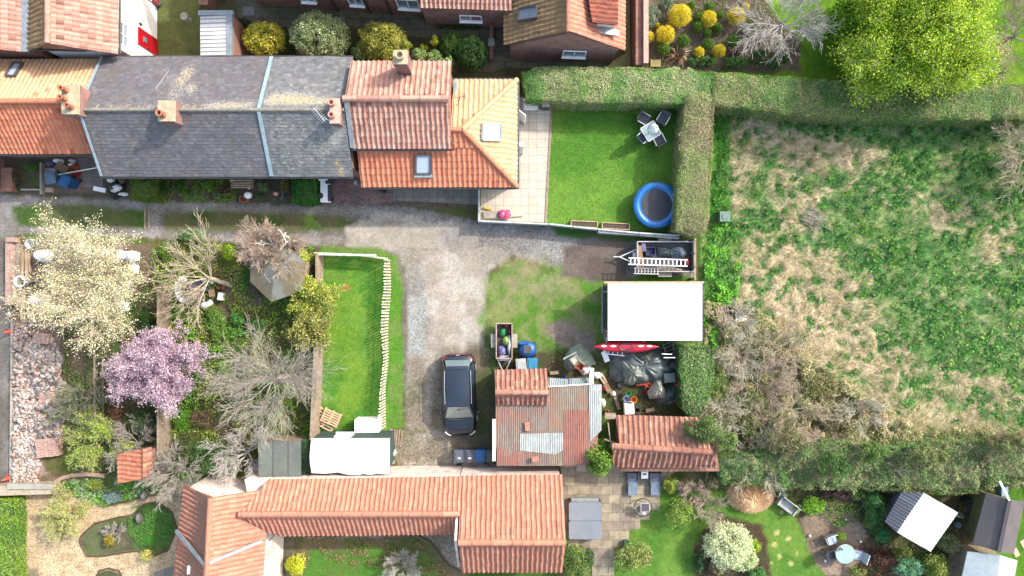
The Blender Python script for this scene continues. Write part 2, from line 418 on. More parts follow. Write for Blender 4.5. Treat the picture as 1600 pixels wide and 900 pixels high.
def bush(px, py, rpx, h, cols, label, name='shrub', cat='shrub', rpy=None, n=None, leaf=.07, seed=None, group=None, base=0.0, dens=1.0, aspect=.55, wts=None, lump=.33, low=-.15, tight=False):
    """shrub with its own leaves and stem; px,py,rpx,rpy measured at mid height"""
    z = base+h*.55; x, y, _ = P(px, py, z); s = F/(H-z); rx = rpx/s; ry = (rpy or rpx)/s
    seed = seed if seed is not None else int(px*7+py*13)
    t = thing(name, label, cat, (x, y, base), 0, group)
    rz = h*.5
    lump = .2 if tight else lump; lr = lump*min(rx, ry)+.03
    nl = int((170 if tight else 14)+10*max(rx, ry)/max(min(rx, ry), .2)); area = 4*(rx*ry+rz*(rx+ry)/2)
    n = n or int(min(16000, max(250, (1.5 if tight else 1)*dens*3.0*area/(leaf*leaf*aspect*1.0))))
    pos, nor, col = crown_pts((x, y, base+h*.5), (max(rx-lr*.8, .05), max(ry-lr*.8, .05), max(rz-lr*.6, .05)), nl, lr, n, cols, seed, low=low, wts=wts, shell=.92 if tight else .75)
    leaf_mesh('foliage', pos, nor, leaf, col, t, seed=seed, aspect=aspect)
    rnd = random.Random(seed); segs = []
    for i in range(7):
        a = rnd.uniform(0, 6.28); e = Vector((math.cos(a)*rx*.6, math.sin(a)*ry*.6, h*.7))
        m = Vector((e.x*.35, e.y*.35, h*.4)); segs.append((Vector((0, 0, 0)), m, .03, .022)); segs.append((m, e, .022, .008))
    seg_mesh('stem', segs, M('bark_brown', (.09, .065, .045), (.14, .11, .08), 8), t, 4)
    return t
def seg_mesh(name, segs, mat, parent=None, sides=4, w=False):
    a = np.array([tuple(s[0]) for s in segs]); b = np.array([tuple(s[1]) for s in segs]); r0 = np.array([s[2] for s in segs]); r1 = np.array([s[3] for s in segs])
    d = b-a; d /= np.linalg.norm(d, axis=1)[:, None]+1e-9
    up = np.where(np.abs(d[:, 2:3]) < .9, np.array([[0, 0, 1.]]), np.array([[1., 0, 0]]))
    x = np.cross(d, up); x /= np.linalg.norm(x, axis=1)[:, None]+1e-9; y = np.cross(d, x)
    vs = []
    for p, r in ((a, r0), (b, r1)):
        for i in range(sides):
            t = 2*math.pi*i/sides; vs.append(p+x*(math.cos(t)*r)[:, None]+y*(math.sin(t)*r)[:, None])
    v = np.stack(vs, 1).reshape(-1, 3); n = len(segs); base = np.arange(n)[:, None]*2*sides
    f = np.concatenate([base+np.array([[i, (i+1) % sides, sides+(i+1) % sides, sides+i]]) for i in range(sides)])
    return np_mesh(name, v, f, mat, parent, None, w=w)
def grow(segs, tips, p, d, L, r, lev, prm, rnd):
    """one branch: wanders, tapers and gives off side branches"""
    k = prm['k'][min(lev, len(prm['k'])-1)]; q = Vector(p); dd = Vector(d).normalized(); pts = [q.copy()]
    for i in range(k):
        j = prm['wob']; dd = (dd+Vector((rnd.gauss(0, j), rnd.gauss(0, j), rnd.gauss(0, j*.7)+prm['up']))).normalized()
        q2 = q+dd*L/k; ra = max(r*(1-i/k*.75), prm['rmin']); rb = max(r*(1-(i+1)/k*.75), prm['rmin'])
        segs.append((q.copy(), q2.copy(), ra, rb)); q = q2; pts.append((q.copy()))
        if lev >= prm['tip']: tips.append((q.copy(), dd.copy()))
        if lev < prm['lev'] and (i > 0 or lev > 0 or k < 3):
            nb = prm['nb'][min(lev, len(prm['nb'])-1)]
            for _ in range(nb if rnd.random() < .9 else nb-1):
                ax = Vector((rnd.gauss(0, 1), rnd.gauss(0, 1), rnd.gauss(0, .6))); sd = (ax-ax.dot(dd)*dd).normalized()
                a = rnd.uniform(*prm['ang']); nd = dd*math.cos(a)+sd*math.sin(a)
                grow(segs, tips, q, nd, L*rnd.uniform(*prm['lf']), rb*.65, lev+1, prm, rnd)
def bare_tree(base, th, main, L, r, prm, seed, name, label, cat, mat, az=(0, 360), elev=(15, 60), fork=None, group=None, blossom=None, leaves=None, sides=4, lean=(0, 0)):
    """trunk > crown of real branches; blossom = (cols, size, per_tip, spread)"""
    rnd = random.Random(seed); t = thing(name, label, cat, base, 0, group)
    P0 = dict(k=[5, 4, 3, 3], wob=.09, up=.02, rmin=.007, tip=2, lev=3, nb=[2, 2, 1], ang=(.3, .8), lf=(.42, .68)); P0.update(prm)
    top = Vector((lean[0], lean[1], th)); tr = []
    n = 4; last = Vector((0, 0, 0))
    for i in range(n):
        q = top*((i+1)/n)+Vector((rnd.gauss(0, .03), rnd.gauss(0, .03), 0)); tr.append((last, q, r*(1.25-.2*i/n*2), r*(1.2-.25*(i+1)/n*1.5))); last = q
    segs = []; tips = []
    for i in range(main):
        a = R(az[0]+(az[1]-az[0])*(i+rnd.uniform(.1, .9))/main); e = R(rnd.uniform(*elev))
        d = Vector((math.cos(a)*math.cos(e), math.sin(a)*math.cos(e), math.sin(e)))
        grow(segs, tips, last-Vector((0, 0, rnd.uniform(0, th*.25))), d, L*rnd.uniform(.75, 1.1), r*P0.get('thin', .55)*.7, 0, P0, rnd)
    seg_mesh('trunk', tr, mat, t, 8); seg_mesh('branches', segs, mat, t, sides)
    blossom = blossom or leaves
    if blossom:
        cols, size, per, spread = blossom; rs = np.random.RandomState(seed)
        tp = np.array([tuple(x[0]) for x in tips]); tp = np.repeat(tp, per, axis=0); tp = tp+rs.randn(*tp.shape)*spread
        leaf_mesh('blossom' if 'blossom' in label else 'leaves', tp, rs.randn(len(tp), 3)+np.array([0, 0, .6]), size, pick(cols, len(tp), rs, None, .15), t, aspect=.8, seed=seed, w=False)
    return t

# ---------------------------------------------------------------- draped cloth, bags, heaps
def drape_mb(out, z0, h, folds=.12, seed=0, nr=9, na=48, dome=1.6, top_off=(0, 0), skirt=.25):
    """out: outline (world xy). A sheet over a heap: rises from the outline, with radial folds and creases"""
    rnd = random.Random(seed); n = len(out); cx = sum(p[0] for p in out)/n+top_off[0]; cy = sum(p[1] for p in out)/n+top_off[1]
    per = []; 
    L = [math.dist(out[i], out[(i+1) % n]) for i in range(n)]; T = sum(L)
    for k in range(na):
        d = T*k/na; i = 0
        while d > L[i]: d -= L[i]; i += 1
        a, b = out[i], out[(i+1) % n]; f = d/L[i]; per.append((a[0]+(b[0]-a[0])*f, a[1]+(b[1]-a[1])*f))
    ph = [rnd.uniform(0, 6.28) for _ in range(6)]; vs = []
    for j in range(nr+1):
        f = j/nr
        for k in range(na):
            x = cx+(per[k][0]-cx)*f; y = cy+(per[k][1]-cy)*f
            t = 2*math.pi*k/na
            fold = (abs(math.sin(t*4+ph[0]+f*1.5))+.7*abs(math.sin(t*7+ph[1]-f*2))-.8)*folds*(.25+.75*math.sin(math.pi*min(f*1.05, 1)))
            cr = .5*folds*math.sin(x*5+ph[2]+math.sin(y*4+ph[3])*1.5)*math.sin(y*6+ph[4])
            z = z0+h*(1-f**dome)*(1)+(fold+cr)*(1 if f < .98 else .2)+skirt*.2*(1-f)
            vs.append((x+rnd.gauss(0, .006), y+rnd.gauss(0, .006), max(z, z0+.01)))
    mb = MB()
    fs = [(j*na+k, (j+1)*na+k, (j+1)*na+(k+1) % na, j*na+(k+1) % na) for j in range(nr) for k in range(na)]
    mb.add(vs, fs, True)
    return mb
def drape(name, pxpoly, zt, z0, h, mat, label, cat, folds=.1, seed=0, group=None, dome=1.6, off=(0, 0), parent=None):
    out = [P(a, b, zt)[:2] for a, b in pxpoly]; cx = sum(p[0] for p in out)/len(out); cy = sum(p[1] for p in out)/len(out)
    mb = drape_mb([(a-cx, b-cy) for a, b in out], 0, h, folds, seed, dome=dome, top_off=off)
    o = mb.build(name, mat, parent); o.location = (cx, cy, z0)
    return tag(o, label, cat, group)
def bag(name, px, py, rx, ry, h, mat, label, cat='bag', z0=0, seed=0, group=None, folds=.06):
    pl = []
    rnd = random.Random(seed+5)
    for i in range(9):
        a = 2*math.pi*i/9; q = rnd.uniform(.82, 1.15); pl.append((px+rx*q*math.cos(a), py+ry*q*math.sin(a)))
    return drape(name, pl, z0+h*.4, z0, h, mat, label, cat, folds, seed, group, dome=3.0)
# ---------------------------------------------------------------- ground: one sheet, tinted by what lies on it
def axis(a, b, st, far):
    core = np.arange(a, b+st/2, st); o1 = a-np.array([1, 3, 8, 20, 60, 150, far])[::-1]; o2 = b+np.array([1, 3, 8, 20, 60, 150, far])
    return np.concatenate([o1, core, o2])
gx = axis(-33, 33, .085, 400.); gy = axis(-19, 19, .085, 400.)
GX, GY = np.meshgrid(gx, gy, indexing='ij')
PXg = 800+GX*F/H; PYg = 450-GY*F/H
def sdist(poly, X, Y):
    """signed distance in px, positive inside"""
    poly = np.array(poly, float); n = len(poly); ins = np.zeros(X.shape, bool); d = np.full(X.shape, 1e9)
    for i in range(n):
        x0, y0 = poly[i]; x1, y1 = poly[(i+1) % n]; ex, ey = x1-x0, y1-y0
        t = np.clip(((X-x0)*ex+(Y-y0)*ey)/(ex*ex+ey*ey+1e-9), 0, 1)
        d = np.minimum(d, (X-x0-t*ex)**2+(Y-y0-t*ey)**2)
        if y0 != y1:
            c = ((y0 > Y) != (y1 > Y)) & (X < (x1-x0)*(Y-y0)/(y1-y0)+x0); ins ^= c
    d = np.sqrt(d); return np.where(ins, d, -d)
NW = fbm(GX, GY, 1.1, 5, 3)-.5; NF = fbm(GX, GY, 5.0, 4, 9)-.5; NL = fbm(GX, GY, .28, 4, 21)
COLG = np.zeros(GX.shape+(3,)); SPK = np.zeros(GX.shape); ZG = np.zeros(GX.shape)
def paint(poly, col, col2=None, soft=4, warp=5, spk=.15, amt=1.0, scale=.9, seed=1, th=.5, z=None):
    bb = np.array(poly); m = (PXg > bb[:, 0].min()-60) & (PXg < bb[:, 0].max()+60) & (PYg > bb[:, 1].min()-60) & (PYg < bb[:, 1].max()+60)
    ix = np.where(m.any(1))[0]; iy = np.where(m.any(0))[0]
    if not len(ix) or not len(iy): return
    sl_ = np.s_[ix[0]:ix[-1]+1, iy[0]:iy[-1]+1]
    d = sdist(poly, PXg[sl_], PYg[sl_]) + NW[sl_]*warp*2.4 + NF[sl_]*warp*1.3
    a = np.clip(d/soft+.5, 0, 1)*amt
    c = np.array(col)[None, None, :]*np.ones(a.shape+(1,))
    if col2 is not None:
        f = fbm(GX[sl_], GY[sl_], scale, 5, seed+40); f = np.clip((f-th)*6+.5, 0, 1)[..., None]; c = c*(1-f)+np.array(col2)*f
    COLG[sl_] = COLG[sl_]*(1-a[..., None])+c*a[..., None]; SPK[sl_] = SPK[sl_]*(1-a)+spk*a
    return
def ring(cx, cy, rx, ry=None, n=20, rot=0):
    ry = ry or rx; return [(cx+rx*math.cos(2*math.pi*i/n)*math.cos(rot)-ry*math.sin(2*math.pi*i/n)*math.sin(rot), cy+rx*math.cos(2*math.pi*i/n)*math.sin(rot)+ry*math.sin(2*math.pi*i/n)*math.cos(rot)) for i in range(n)]
COLG[:] = np.array(S(112, 108, 72)); nl = np.clip((NL-.45)*5+.5, 0, 1)[..., None]; COLG = COLG*(1-nl)+np.array(S(80, 105, 45))*nl; SPK[:] = .2
SOIL = S(98, 84, 72); SOIL2 = S(128, 110, 92); GRAV = S(165, 160, 158); GRAV2 = S(138, 134, 130); LAWN = S(100, 142, 60); LAWN2 = S(120, 156, 68); DRYG = S(218, 200, 166)
# field on the right
paint([(1108, 150), (1800, 150), (1800, 790), (1080, 760), (1060, 540), (1098, 530), (1095, 372), (1112, 300)], S(114, 160, 88), S(150, 174, 108), 5, 3, .05, 1, 1.4, 5)
for (x, y, rx, ry, ro) in ((1180, 470, 85, 90, .3), (1160, 250, 30, 75, .15), (1270, 235, 60, 35, .2), (1240, 320, 35, 60, 0), (1270, 430, 80, 45, .3), (1310, 510, 95, 60, .35), (1240, 540, 110, 90, .1), (1390, 585, 45, 60, .2), (1530, 610, 70, 35, .2), (1550, 380, 28, 40, .3), (1480, 335, 36, 22, .2), (1210, 205, 40, 30, .2), (1330, 240, 50, 22, .1), (1450, 660, 150, 28, .1)):
    paint(ring(x, y, rx, ry, 18, ro), DRYG, S(196, 178, 140), 24, 34, .1, .8, 2.2, int(x))
# tussocks of green and straw over the field
fm = sdist([(1114, 160), (1800, 170), (1800, 700), (1100, 560), (1100, 372), (1112, 300)], PXg, PYg)
tn = fbm(GX, GY, 2.3, 3, 77); tn2 = fbm(GX+5, GY, .8, 3, 78)
a = (np.clip((tn-.58)*6, 0, 1)*np.clip(fm/10, 0, 1)*np.clip((tn2-.42)*5, 0, 1)*.55)[..., None]; COLG = COLG*(1-a)+np.array(DRYG)*a
a = (np.clip((.42-tn)*14, 0, 1)*np.clip(fm/10, 0, 1)*.8)[..., None]; COLG = COLG*(1-a)+np.array(S(92, 142, 80))*a
paint([(1100, 370), (1135, 330), (1150, 380), (1150, 480), (1115, 540), (1098, 500)], S(78, 150, 40), S(105, 165, 55), 10, 12, .05, .8, 2, 6)
paint([(1117, 155), (1140, 160), (1140, 330), (1108, 340)], S(60, 140, 40), S(90, 155, 50), 6, 5, .05, .9, 2, 6)
paint([(1070, 560), (1250, 560), (1420, 680), (1800, 690), (1800, 790), (1060, 780)], S(120, 110, 80), S(84, 100, 56), 20, 20, .2, .9, 2, 8)
# gardens beyond the top hedge
paint([(1000, -60), (1800, -60), (1800, 135), (1010, 118)], S(96, 142, 34), S(120, 160, 44), 5, 3, .1)
paint([(1003, -60), (1190, -60), (1200, 20), (1250, 60), (1250, 112), (1010, 112)], S(100, 88, 76), S(126, 112, 98), 4, 5, .4)
# land behind the terrace
paint([(340, -60), (1000, -60), (1000, 150), (340, 120)], S(82, 78, 58), S(100, 96, 62), 3, 2, .3)
# front yards along the lane
paint([(0, 230), (820, 230), (820, 325), (-60, 325), (-60, 230)], S(122, 112, 100), S(100, 96, 78), 3, 3, .4)
paint([(65, 240), (150, 240), (165, 300), (70, 302)], S(150, 122, 108), S(134, 118, 108), 3, 2, .3)
paint([(25, 250), (70, 248), (70, 300), (25, 300)], S(84, 110, 60), S(110, 100, 88), 3, 4, .3)
paint([(512, 275), (618, 275), (618, 316), (508, 322)], S(168, 140, 134), S(142, 124, 118), 3, 3, .9)
# lane
paint([(-200, 300), (60, 306), (200, 312), (460, 320), (620, 322), (748, 345), (1000, 362), (1085, 372), (1085, 440), (900, 432), (800, 398), (700, 392), (490, 386), (240, 372), (60, 366), (-200, 368)], S(152, 148, 146), S(130, 125, 121), 4, 4, .8)
paint([(-200, 385), (18, 372), (20, 460), (14, 600), (18, 760), (-200, 760)], S(140, 134, 128), S(118, 112, 106), 3, 2, .5)
paint([(-200, 318), (30, 318), (22, 372), (-200, 380)], S(160, 156, 154), S(146, 140, 136), 8, 3, .3)
paint([(20, 322), (130, 318), (228, 330), (228, 356), (130, 358), (30, 352)], S(78, 108, 48), S(104, 112, 72), 8, 6, .2)
paint([(254, 336), (330, 328), (440, 334), (560, 340), (555, 358), (430, 362), (262, 358)], S(80, 108, 48), S(112, 112, 78), 8, 8, .25)
paint([(30, 366), (110, 364), (230, 372), (235, 384), (40, 380)], S(92, 128, 52), S(120, 116, 90), 6, 5, .2)
# big gravel forecourt
paint([(600, 330), (690, 348), (744, 352), (860, 385), (900, 430), (800, 400), (762, 430), (756, 510), (760, 700), (620, 728), (614, 690), (640, 660), (630, 420), (600, 392), (540, 386), (540, 352)], S(184, 178, 168), S(164, 157, 146), 6, 6, .55)
paint([(540, 352), (688, 349), (690, 388), (545, 388)], S(196, 188, 174), S(180, 172, 158), 4, 2, .3)  # lighter ground paints in the sunlit patch below the extension's shadow
paint([(690, 356), (738, 354), (740, 388), (690, 388)], S(168, 162, 156), S(156, 150, 144), 2, 1, .3)  # greyer ground paints in shadow beside the sunlit patch
paint([(745, 352), (860, 362), (905, 372), (920, 400), (880, 424), (830, 402), (745, 384)], S(160, 159, 157), S(142, 138, 134), 8, 8, .9)
paint([(636, 420), (672, 410), (676, 480), (664, 560), (652, 650), (632, 650), (634, 520)], S(170, 174, 172), S(156, 154, 148), 8, 6, .9)
paint([(655, 390), (750, 392), (762, 430), (748, 520), (690, 545), (668, 480)], S(192, 185, 174), S(172, 164, 152), 12, 8, .4)
paint([(636, 560), (760, 540), (775, 730), (620, 735), (628, 660)], S(150, 138, 122), S(118, 112, 84), 14, 12, .8, .85, 1.6, 4, .55)
paint([(690, 540), (775, 545), (775, 690), (690, 690)], S(136, 124, 110), S(112, 104, 88), 10, 8, .6, .7)
paint([(618, 690), (700, 668), (708, 725), (625, 735)], S(178, 172, 158), S(146, 138, 122), 8, 6, 1.0)
paint([(604, 392), (622, 400), (637, 440), (638, 520), (634, 600), (626, 655), (617, 655), (624, 560), (627, 440), (612, 402)], S(120, 112, 104), S(132, 124, 116), 4, 3, .4)
for tr in (((668, 660), (672, 560), (684, 470), (700, 410), (690, 372)), ((722, 560), (726, 480), (738, 420), (730, 376)), ((640, 372), (560, 376), (420, 374), (240, 366), (60, 362)), ((700, 352), (560, 330), (400, 326), (200, 318), (20, 312))):
    for p, q in zip(tr[:-1], tr[1:]):
        dx, dy = q[0]-p[0], q[1]-p[1]; l = math.hypot(dx, dy); ox, oy = -dy/l*5, dx/l*5; paint([(p[0]+ox, p[1]+oy), (q[0]+ox, q[1]+oy), (q[0]-ox, q[1]-oy), (p[0]-ox, p[1]-oy)], S(206, 200, 192), S(180, 172, 162), 8, 4, .25, .4)
# grass and mud between the sheds
paint([(764, 425), (800, 410), (870, 420), (945, 438), (948, 540), (890, 560), (770, 575), (756, 520)], S(98, 144, 54), S(138, 150, 92), 18, 16, .15, .95, 1.7, 12, .54)
for x, y, r in ((800, 440, 22), (850, 470, 16), (885, 455, 18), (830, 545, 14), (905, 500, 16), (790, 470, 10)): paint(ring(x, y, r, r*.7), S(150, 142, 112), S(136, 124, 102), 14, 14, .3, .5)
paint([(845, 505), (885, 500), (925, 520), (935, 545), (900, 555), (865, 530)], S(124, 108, 96), S(150, 138, 128), 10, 8, .3)
paint([(765, 400), (850, 400), (900, 430), (850, 470), (780, 450)], S(160, 150, 118), S(120, 140, 80), 14, 18, .25, .55, 2.2)
paint([(878, 385), (985, 372), (985, 436), (925, 440), (880, 428)], S(108, 98, 92), S(124, 114, 106), 8, 6, .35)
paint([(860, 352), (1085, 368), (1085, 384), (980, 380), (870, 368)], S(66, 110, 46), S(88, 110, 62), 6, 5, .1)
paint([(1000, 430), (1088, 430), (1088, 444), (980, 442)], S(86, 130, 44), None, 5, 4, .1)
paint([(770, 555), (900, 545), (948, 560), (1080, 535), (1090, 660), (950, 660), (930, 600), (780, 590)], S(92, 84, 68), S(78, 90, 50), 8, 8, .5)
paint([(740, 575), (790, 575), (790, 730), (740, 700)], S(106, 100, 80), S(84, 100, 56), 8, 8, .4, .8)
# fenced lawn and the grass round it
paint([(500, 384), (590, 388), (620, 404), (628, 430), (632, 600), (632, 668), (600, 672), (600, 420), (500, 402)], S(96, 148, 50), S(118, 150, 74), 4, 4, .05)
paint([(492, 396), (608, 402), (606, 680), (480, 690), (488, 560)], S(86, 144, 52), S(116, 160, 64), 3, 2, .03, 1, 1.6, 3, .5)
for (x, y, r) in ((545, 470, 20), (540, 540, 25), (560, 600, 24), (515, 500, 18), (538, 640, 18)): paint(ring(x, y, r, r*1.6), S(128, 165, 54), None, 14, 10, .03, .5)
paint(ring(540, 450, 6, 4), S(170, 140, 84), None, 3, 2, .1)
# lawn of the hedged garden
paint([(850, 158), (1062, 158), (1062, 362), (850, 352)], S(94, 146, 52), S(118, 162, 64), 2, 1, .02, 1, .45, 3, .47)
paint([(858, 154), (1062, 154), (1062, 166), (862, 167)], S(70, 62, 48), None, 3, 2, .3)
# left gardens
paint([(20, 375), (250, 380), (250, 760), (20, 760)], S(140, 122, 106), S(118, 106, 84), 5, 5, .6)
paint([(150, 500), (248, 440), (248, 750), (150, 750)], S(92, 88, 60), S(82, 100, 50), 14, 14, .4)
paint([(20, 500), (90, 500), (100, 740), (22, 750)], S(178, 158, 146), S(148, 126, 112), 8, 8, 1.0)
paint([(60, 700), (150, 690), (150, 745), (80, 748)], S(122, 106, 78), S(96, 110, 54), 8, 8, .4)
paint([(238, 378), (497, 384), (490, 745), (246, 752)], S(88, 100, 56), S(120, 128, 56), 6, 10, .35, 1, 1.4, 15, .55)
paint([(246, 440), (262, 440), (262, 745), (246, 745)], S(140, 160, 56), S(120, 142, 60), 4, 5, .1)
paint([(352, 440), (392, 420), (400, 450), (425, 475), (390, 482), (372, 520), (346, 550), (328, 545), (345, 500)], S(140, 124, 108), S(122, 110, 98), 8, 5, .5)
paint([(376, 382), (392, 382), (390, 430), (374, 440)], S(132, 116, 100), None, 6, 4, .5)
paint([(330, 530), (380, 500), (430, 560), (400, 700), (340, 700), (310, 620)], S(78, 104, 44), S(98, 84, 66), 14, 14, .2, .8)
# gravel garden lower left
paint([(32, 766), (85, 770), (290, 745), (296, 790), (275, 905), (270, 960), (32, 960)], S(222, 200, 164), S(206, 182, 146), 3, 2, .9, 1, 2.2)
paint([(110, 745), (290, 742), (288, 762), (230, 775), (205, 782), (160, 795), (120, 775)], S(94, 90, 62), S(96, 116, 62), 5, 5, .3)
paint([(-100, 778), (30, 778), (30, 960), (-100, 960)], S(112, 150, 44), S(90, 130, 36), 2, 2, .1)
paint([(125, 848), (126, 838), (148, 818), (186, 808), (205, 808), (225, 788), (246, 785), (268, 800), (275, 825), (262, 860), (240, 868), (214, 860), (196, 862), (160, 868), (136, 868)], S(92, 96, 70), S(96, 120, 66), 2, 1, .3, 1, 1.5, 4, .5)
paint(ring(160, 842, 36, 24), S(132, 122, 104), S(110, 116, 84), 12, 8, .4, .8)
paint([(215, 795), (246, 787), (268, 802), (274, 826), (262, 856), (225, 858), (212, 830)], S(62, 132, 40), S(84, 110, 54), 5, 5, .1, .9, 2)
paint(ring(170, 912, 24, 22), S(92, 96, 66), None, 3, 2, .4)
paint([(32, 885), (60, 888), (75, 960), (32, 960)], S(150, 138, 116), None, 4, 3, .6)
# garden behind the long outbuilding
paint([(425, 820), (730, 820), (730, 960), (410, 960)], S(132, 118, 92), S(110, 116, 70), 3, 3, .5)
paint([(470, 828), (725, 822), (725, 895), (700, 878), (676, 848), (650, 837), (475, 842)], S(176, 164, 148), S(160, 146, 128), 4, 3, 1.0)
paint([(480, 858), (560, 852), (660, 862), (690, 890), (700, 960), (465, 960), (478, 885)], S(92, 142, 54), S(108, 130, 62), 8, 8, .1)
# bottom right garden
paint([(985, 765), (1260, 770), (1300, 960), (870, 960), (975, 850)], S(94, 140, 54), S(116, 154, 64), 3, 3, .08)
paint([(1150, 745), (1440, 745), (1500, 830), (1460, 960), (1330, 960), (1260, 850), (1240, 800)], S(86, 90, 58), S(96, 84, 70), 6, 6, .35)
paint([(1252, 812), (1290, 800), (1330, 800), (1355, 830), (1358, 865), (1330, 900), (1290, 898), (1262, 862)], S(170, 150, 132), S(148, 130, 112), 5, 4, .7)
paint([(1345, 850), (1400, 845), (1420, 920), (1340, 960)], S(88, 66, 56), S(108, 84, 72), 6, 5, .8)
paint([(1490, 770), (1800, 750), (1800, 980), (1480, 980)], S(98, 150, 34), S(84, 130, 36), 4, 3, .05)
paint([(1470, 770), (1545, 770), (1530, 860), (1480, 860)], S(92, 88, 62), S(104, 96, 72), 5, 5, .3)
paint([(1085, 850), (1120, 800), (1190, 820), (1210, 900), (1080, 960)], S(86, 84, 62), S(90, 70, 58), 6, 6, .4)
for (x, y) in ((1210, 852), (1218, 870), (1232, 842), (1222, 800), (1236, 880), (1206, 880), (1245, 865), (1215, 832)): paint(ring(x, y, 4, 4), S(216, 206, 140), None, 3, 3, .1, .8)
ZG += np.clip(fm/12, 0, 1)*(tn-.5)*.22
COLG *= (1+(NF*.42))[..., None]; COLG = np.clip(COLG, .01, .8)
def m_ground():
    m, n, b = _new('open_ground'); at = n.nodes.new('ShaderNodeAttribute'); at.attribute_name = 'Col'; p = _pos(n)
    al = at.outputs['Alpha']
    f1 = _noise(n, p, 9, 6, .75); col = _mix(n, at.outputs['Color'], _ramp(n, f1.outputs[0], [(.3, (.72,)*3), (.7, (1.22,)*3)]), 1.0, 'MULTIPLY')
    vo = n.nodes.new('ShaderNodeTexVoronoi'); vo.inputs['Scale'].default_value = 17; n.links.new(p, vo.inputs['Vector'])
    sv = n.nodes.new('ShaderNodeSeparateColor'); n.links.new(vo.outputs['Color'], sv.inputs[0])
    g = _ramp(n, sv.outputs[0], [(0, (.55, .53, .52)), (.5, (.98, .96, .95)), (.92, (1.18, 1.18, 1.17)), (1, (1.4, 1.4, 1.4))])
    col = _mix(n, col, _mix(n, col, g, 1.0, 'MULTIPLY'), al)
    n.links.new(col, b.inputs['Base Color']); b.inputs['Roughness'].default_value = .95; b.inputs['Specular IOR Level'].default_value = .15
    f2 = _noise(n, p, 14, 5, .7); _bump(n, b, f2.outputs[0], .5, .04)
    return m
nx, ny = GX.shape
idx = np.arange(nx*ny).reshape(nx, ny)
gf = np.stack([idx[:-1, :-1], idx[1:, :-1], idx[1:, 1:], idx[:-1, 1:]], -1).reshape(-1, 4)
gcol = np.concatenate([COLG, SPK[..., None]], -1).reshape(-1, 4)
ground = np_mesh('ground', np.stack([GX, GY, ZG], -1).reshape(-1, 3), gf, m_ground(), None, gcol)
tag(ground, kind='structure')

def zfield(x, y):
    px = 800+x*F/H; py = 450-y*F/H
    m = sdist([(1114, 160), (1800, 170), (1800, 700), (1100, 560), (1100, 372), (1112, 300)], px, py)
    return np.clip(m/12, 0, 1)*(fbm(x, y, 2.3, 3, 77)-.5)*.22
def grass(name, poly, dens, h, cols, width=.02, lean=.5, seed=0, label=None, wind=None, colf=None, keep=None, soft=0, kind='stuff'):
    """blades over a pixel polygon; dens per square metre"""
    bb = np.array([P(a, b)[:2] for a, b in poly]); lo = bb.min(0); hi = bb.max(0); rs = np.random.RandomState(seed)
    n = int(dens*(hi-lo).prod()); x = lo[0]+(hi[0]-lo[0])*rs.rand(n); y = lo[1]+(hi[1]-lo[1])*rs.rand(n)
    d = sdist(poly, 800+x*F/H, 450-y*F/H); k = d > (0 if not soft else rs.rand(n)*soft); x, y = x[k], y[k]
    if keep is not None:
        k = keep(x, y, rs); x, y = x[k], y[k]
    n = len(x); z = zfield(x, y)
    a = rs.rand(n)*6.283; hh = h*(.5+rs.rand(n)); ln = lean*(.4+rs.rand(n))
    if wind is not None: wa = wind(x, y); a = np.where(rs.rand(n) < .8, wa+rs.randn(n)*.45, a)
    dx, dy = np.cos(a)*hh*ln, np.sin(a)*hh*ln; px_, py_ = -np.sin(a)*width*.5, np.cos(a)*width*.5
    rise = hh*np.sqrt(np.clip(1-ln**2, .05, 1))
    v = np.stack([np.stack([x-px_, y-py_, z-.01], 1), np.stack([x+px_, y+py_, z-.01], 1), np.stack([x+dx*.6+px_*.7, y+dy*.6+py_*.7, z+rise*.75], 1), np.stack([x+dx, y+dy, z+rise*.9], 1)], 1).reshape(-1, 3)
    c = colf(x, y, rs) if colf else pick(cols, n, rs, None, .2)
    o = np_mesh(name, v, np.arange(4*n).reshape(-1, 4), m_leaf(), None, np.repeat(np.clip(c, .005, .8), 4, axis=0))
    return tag(o, label, 'grass', kind=kind)
FIELD = [(1108, 165), (1640, 180), (1640, 700), (1420, 690), (1240, 590), (1100, 545), (1100, 372), (1112, 300)]
def field_cols(x, y, rs):
    ti = fbm(x, y, 2.3, 3, 77); bigd = np.zeros(len(x))
    px = 800+x*F/H; py = 450-y*F/H
    i = np.clip(np.searchsorted(gx, x), 0, nx-1); j = np.clip(np.searchsorted(gy, y), 0, ny-1)
    base = COLG[i, j]; return np.clip(np.where((rs.rand(len(x), 1) < .28) & (vnoise(x*1.9, y*1.9, 4)[:, None] > .35), np.array(DRYG)[None], base)*(1.3+.3*rs.randn(len(x), 1)), .01, .75)
def field_wind(x, y): return fbm(x, y, .35, 2, 5)*9
grass('meadow_grass', FIELD, 210, .20, None, .022, .82, 5, 'rough green and straw coloured tussock grass filling the field at right', field_wind, field_cols)
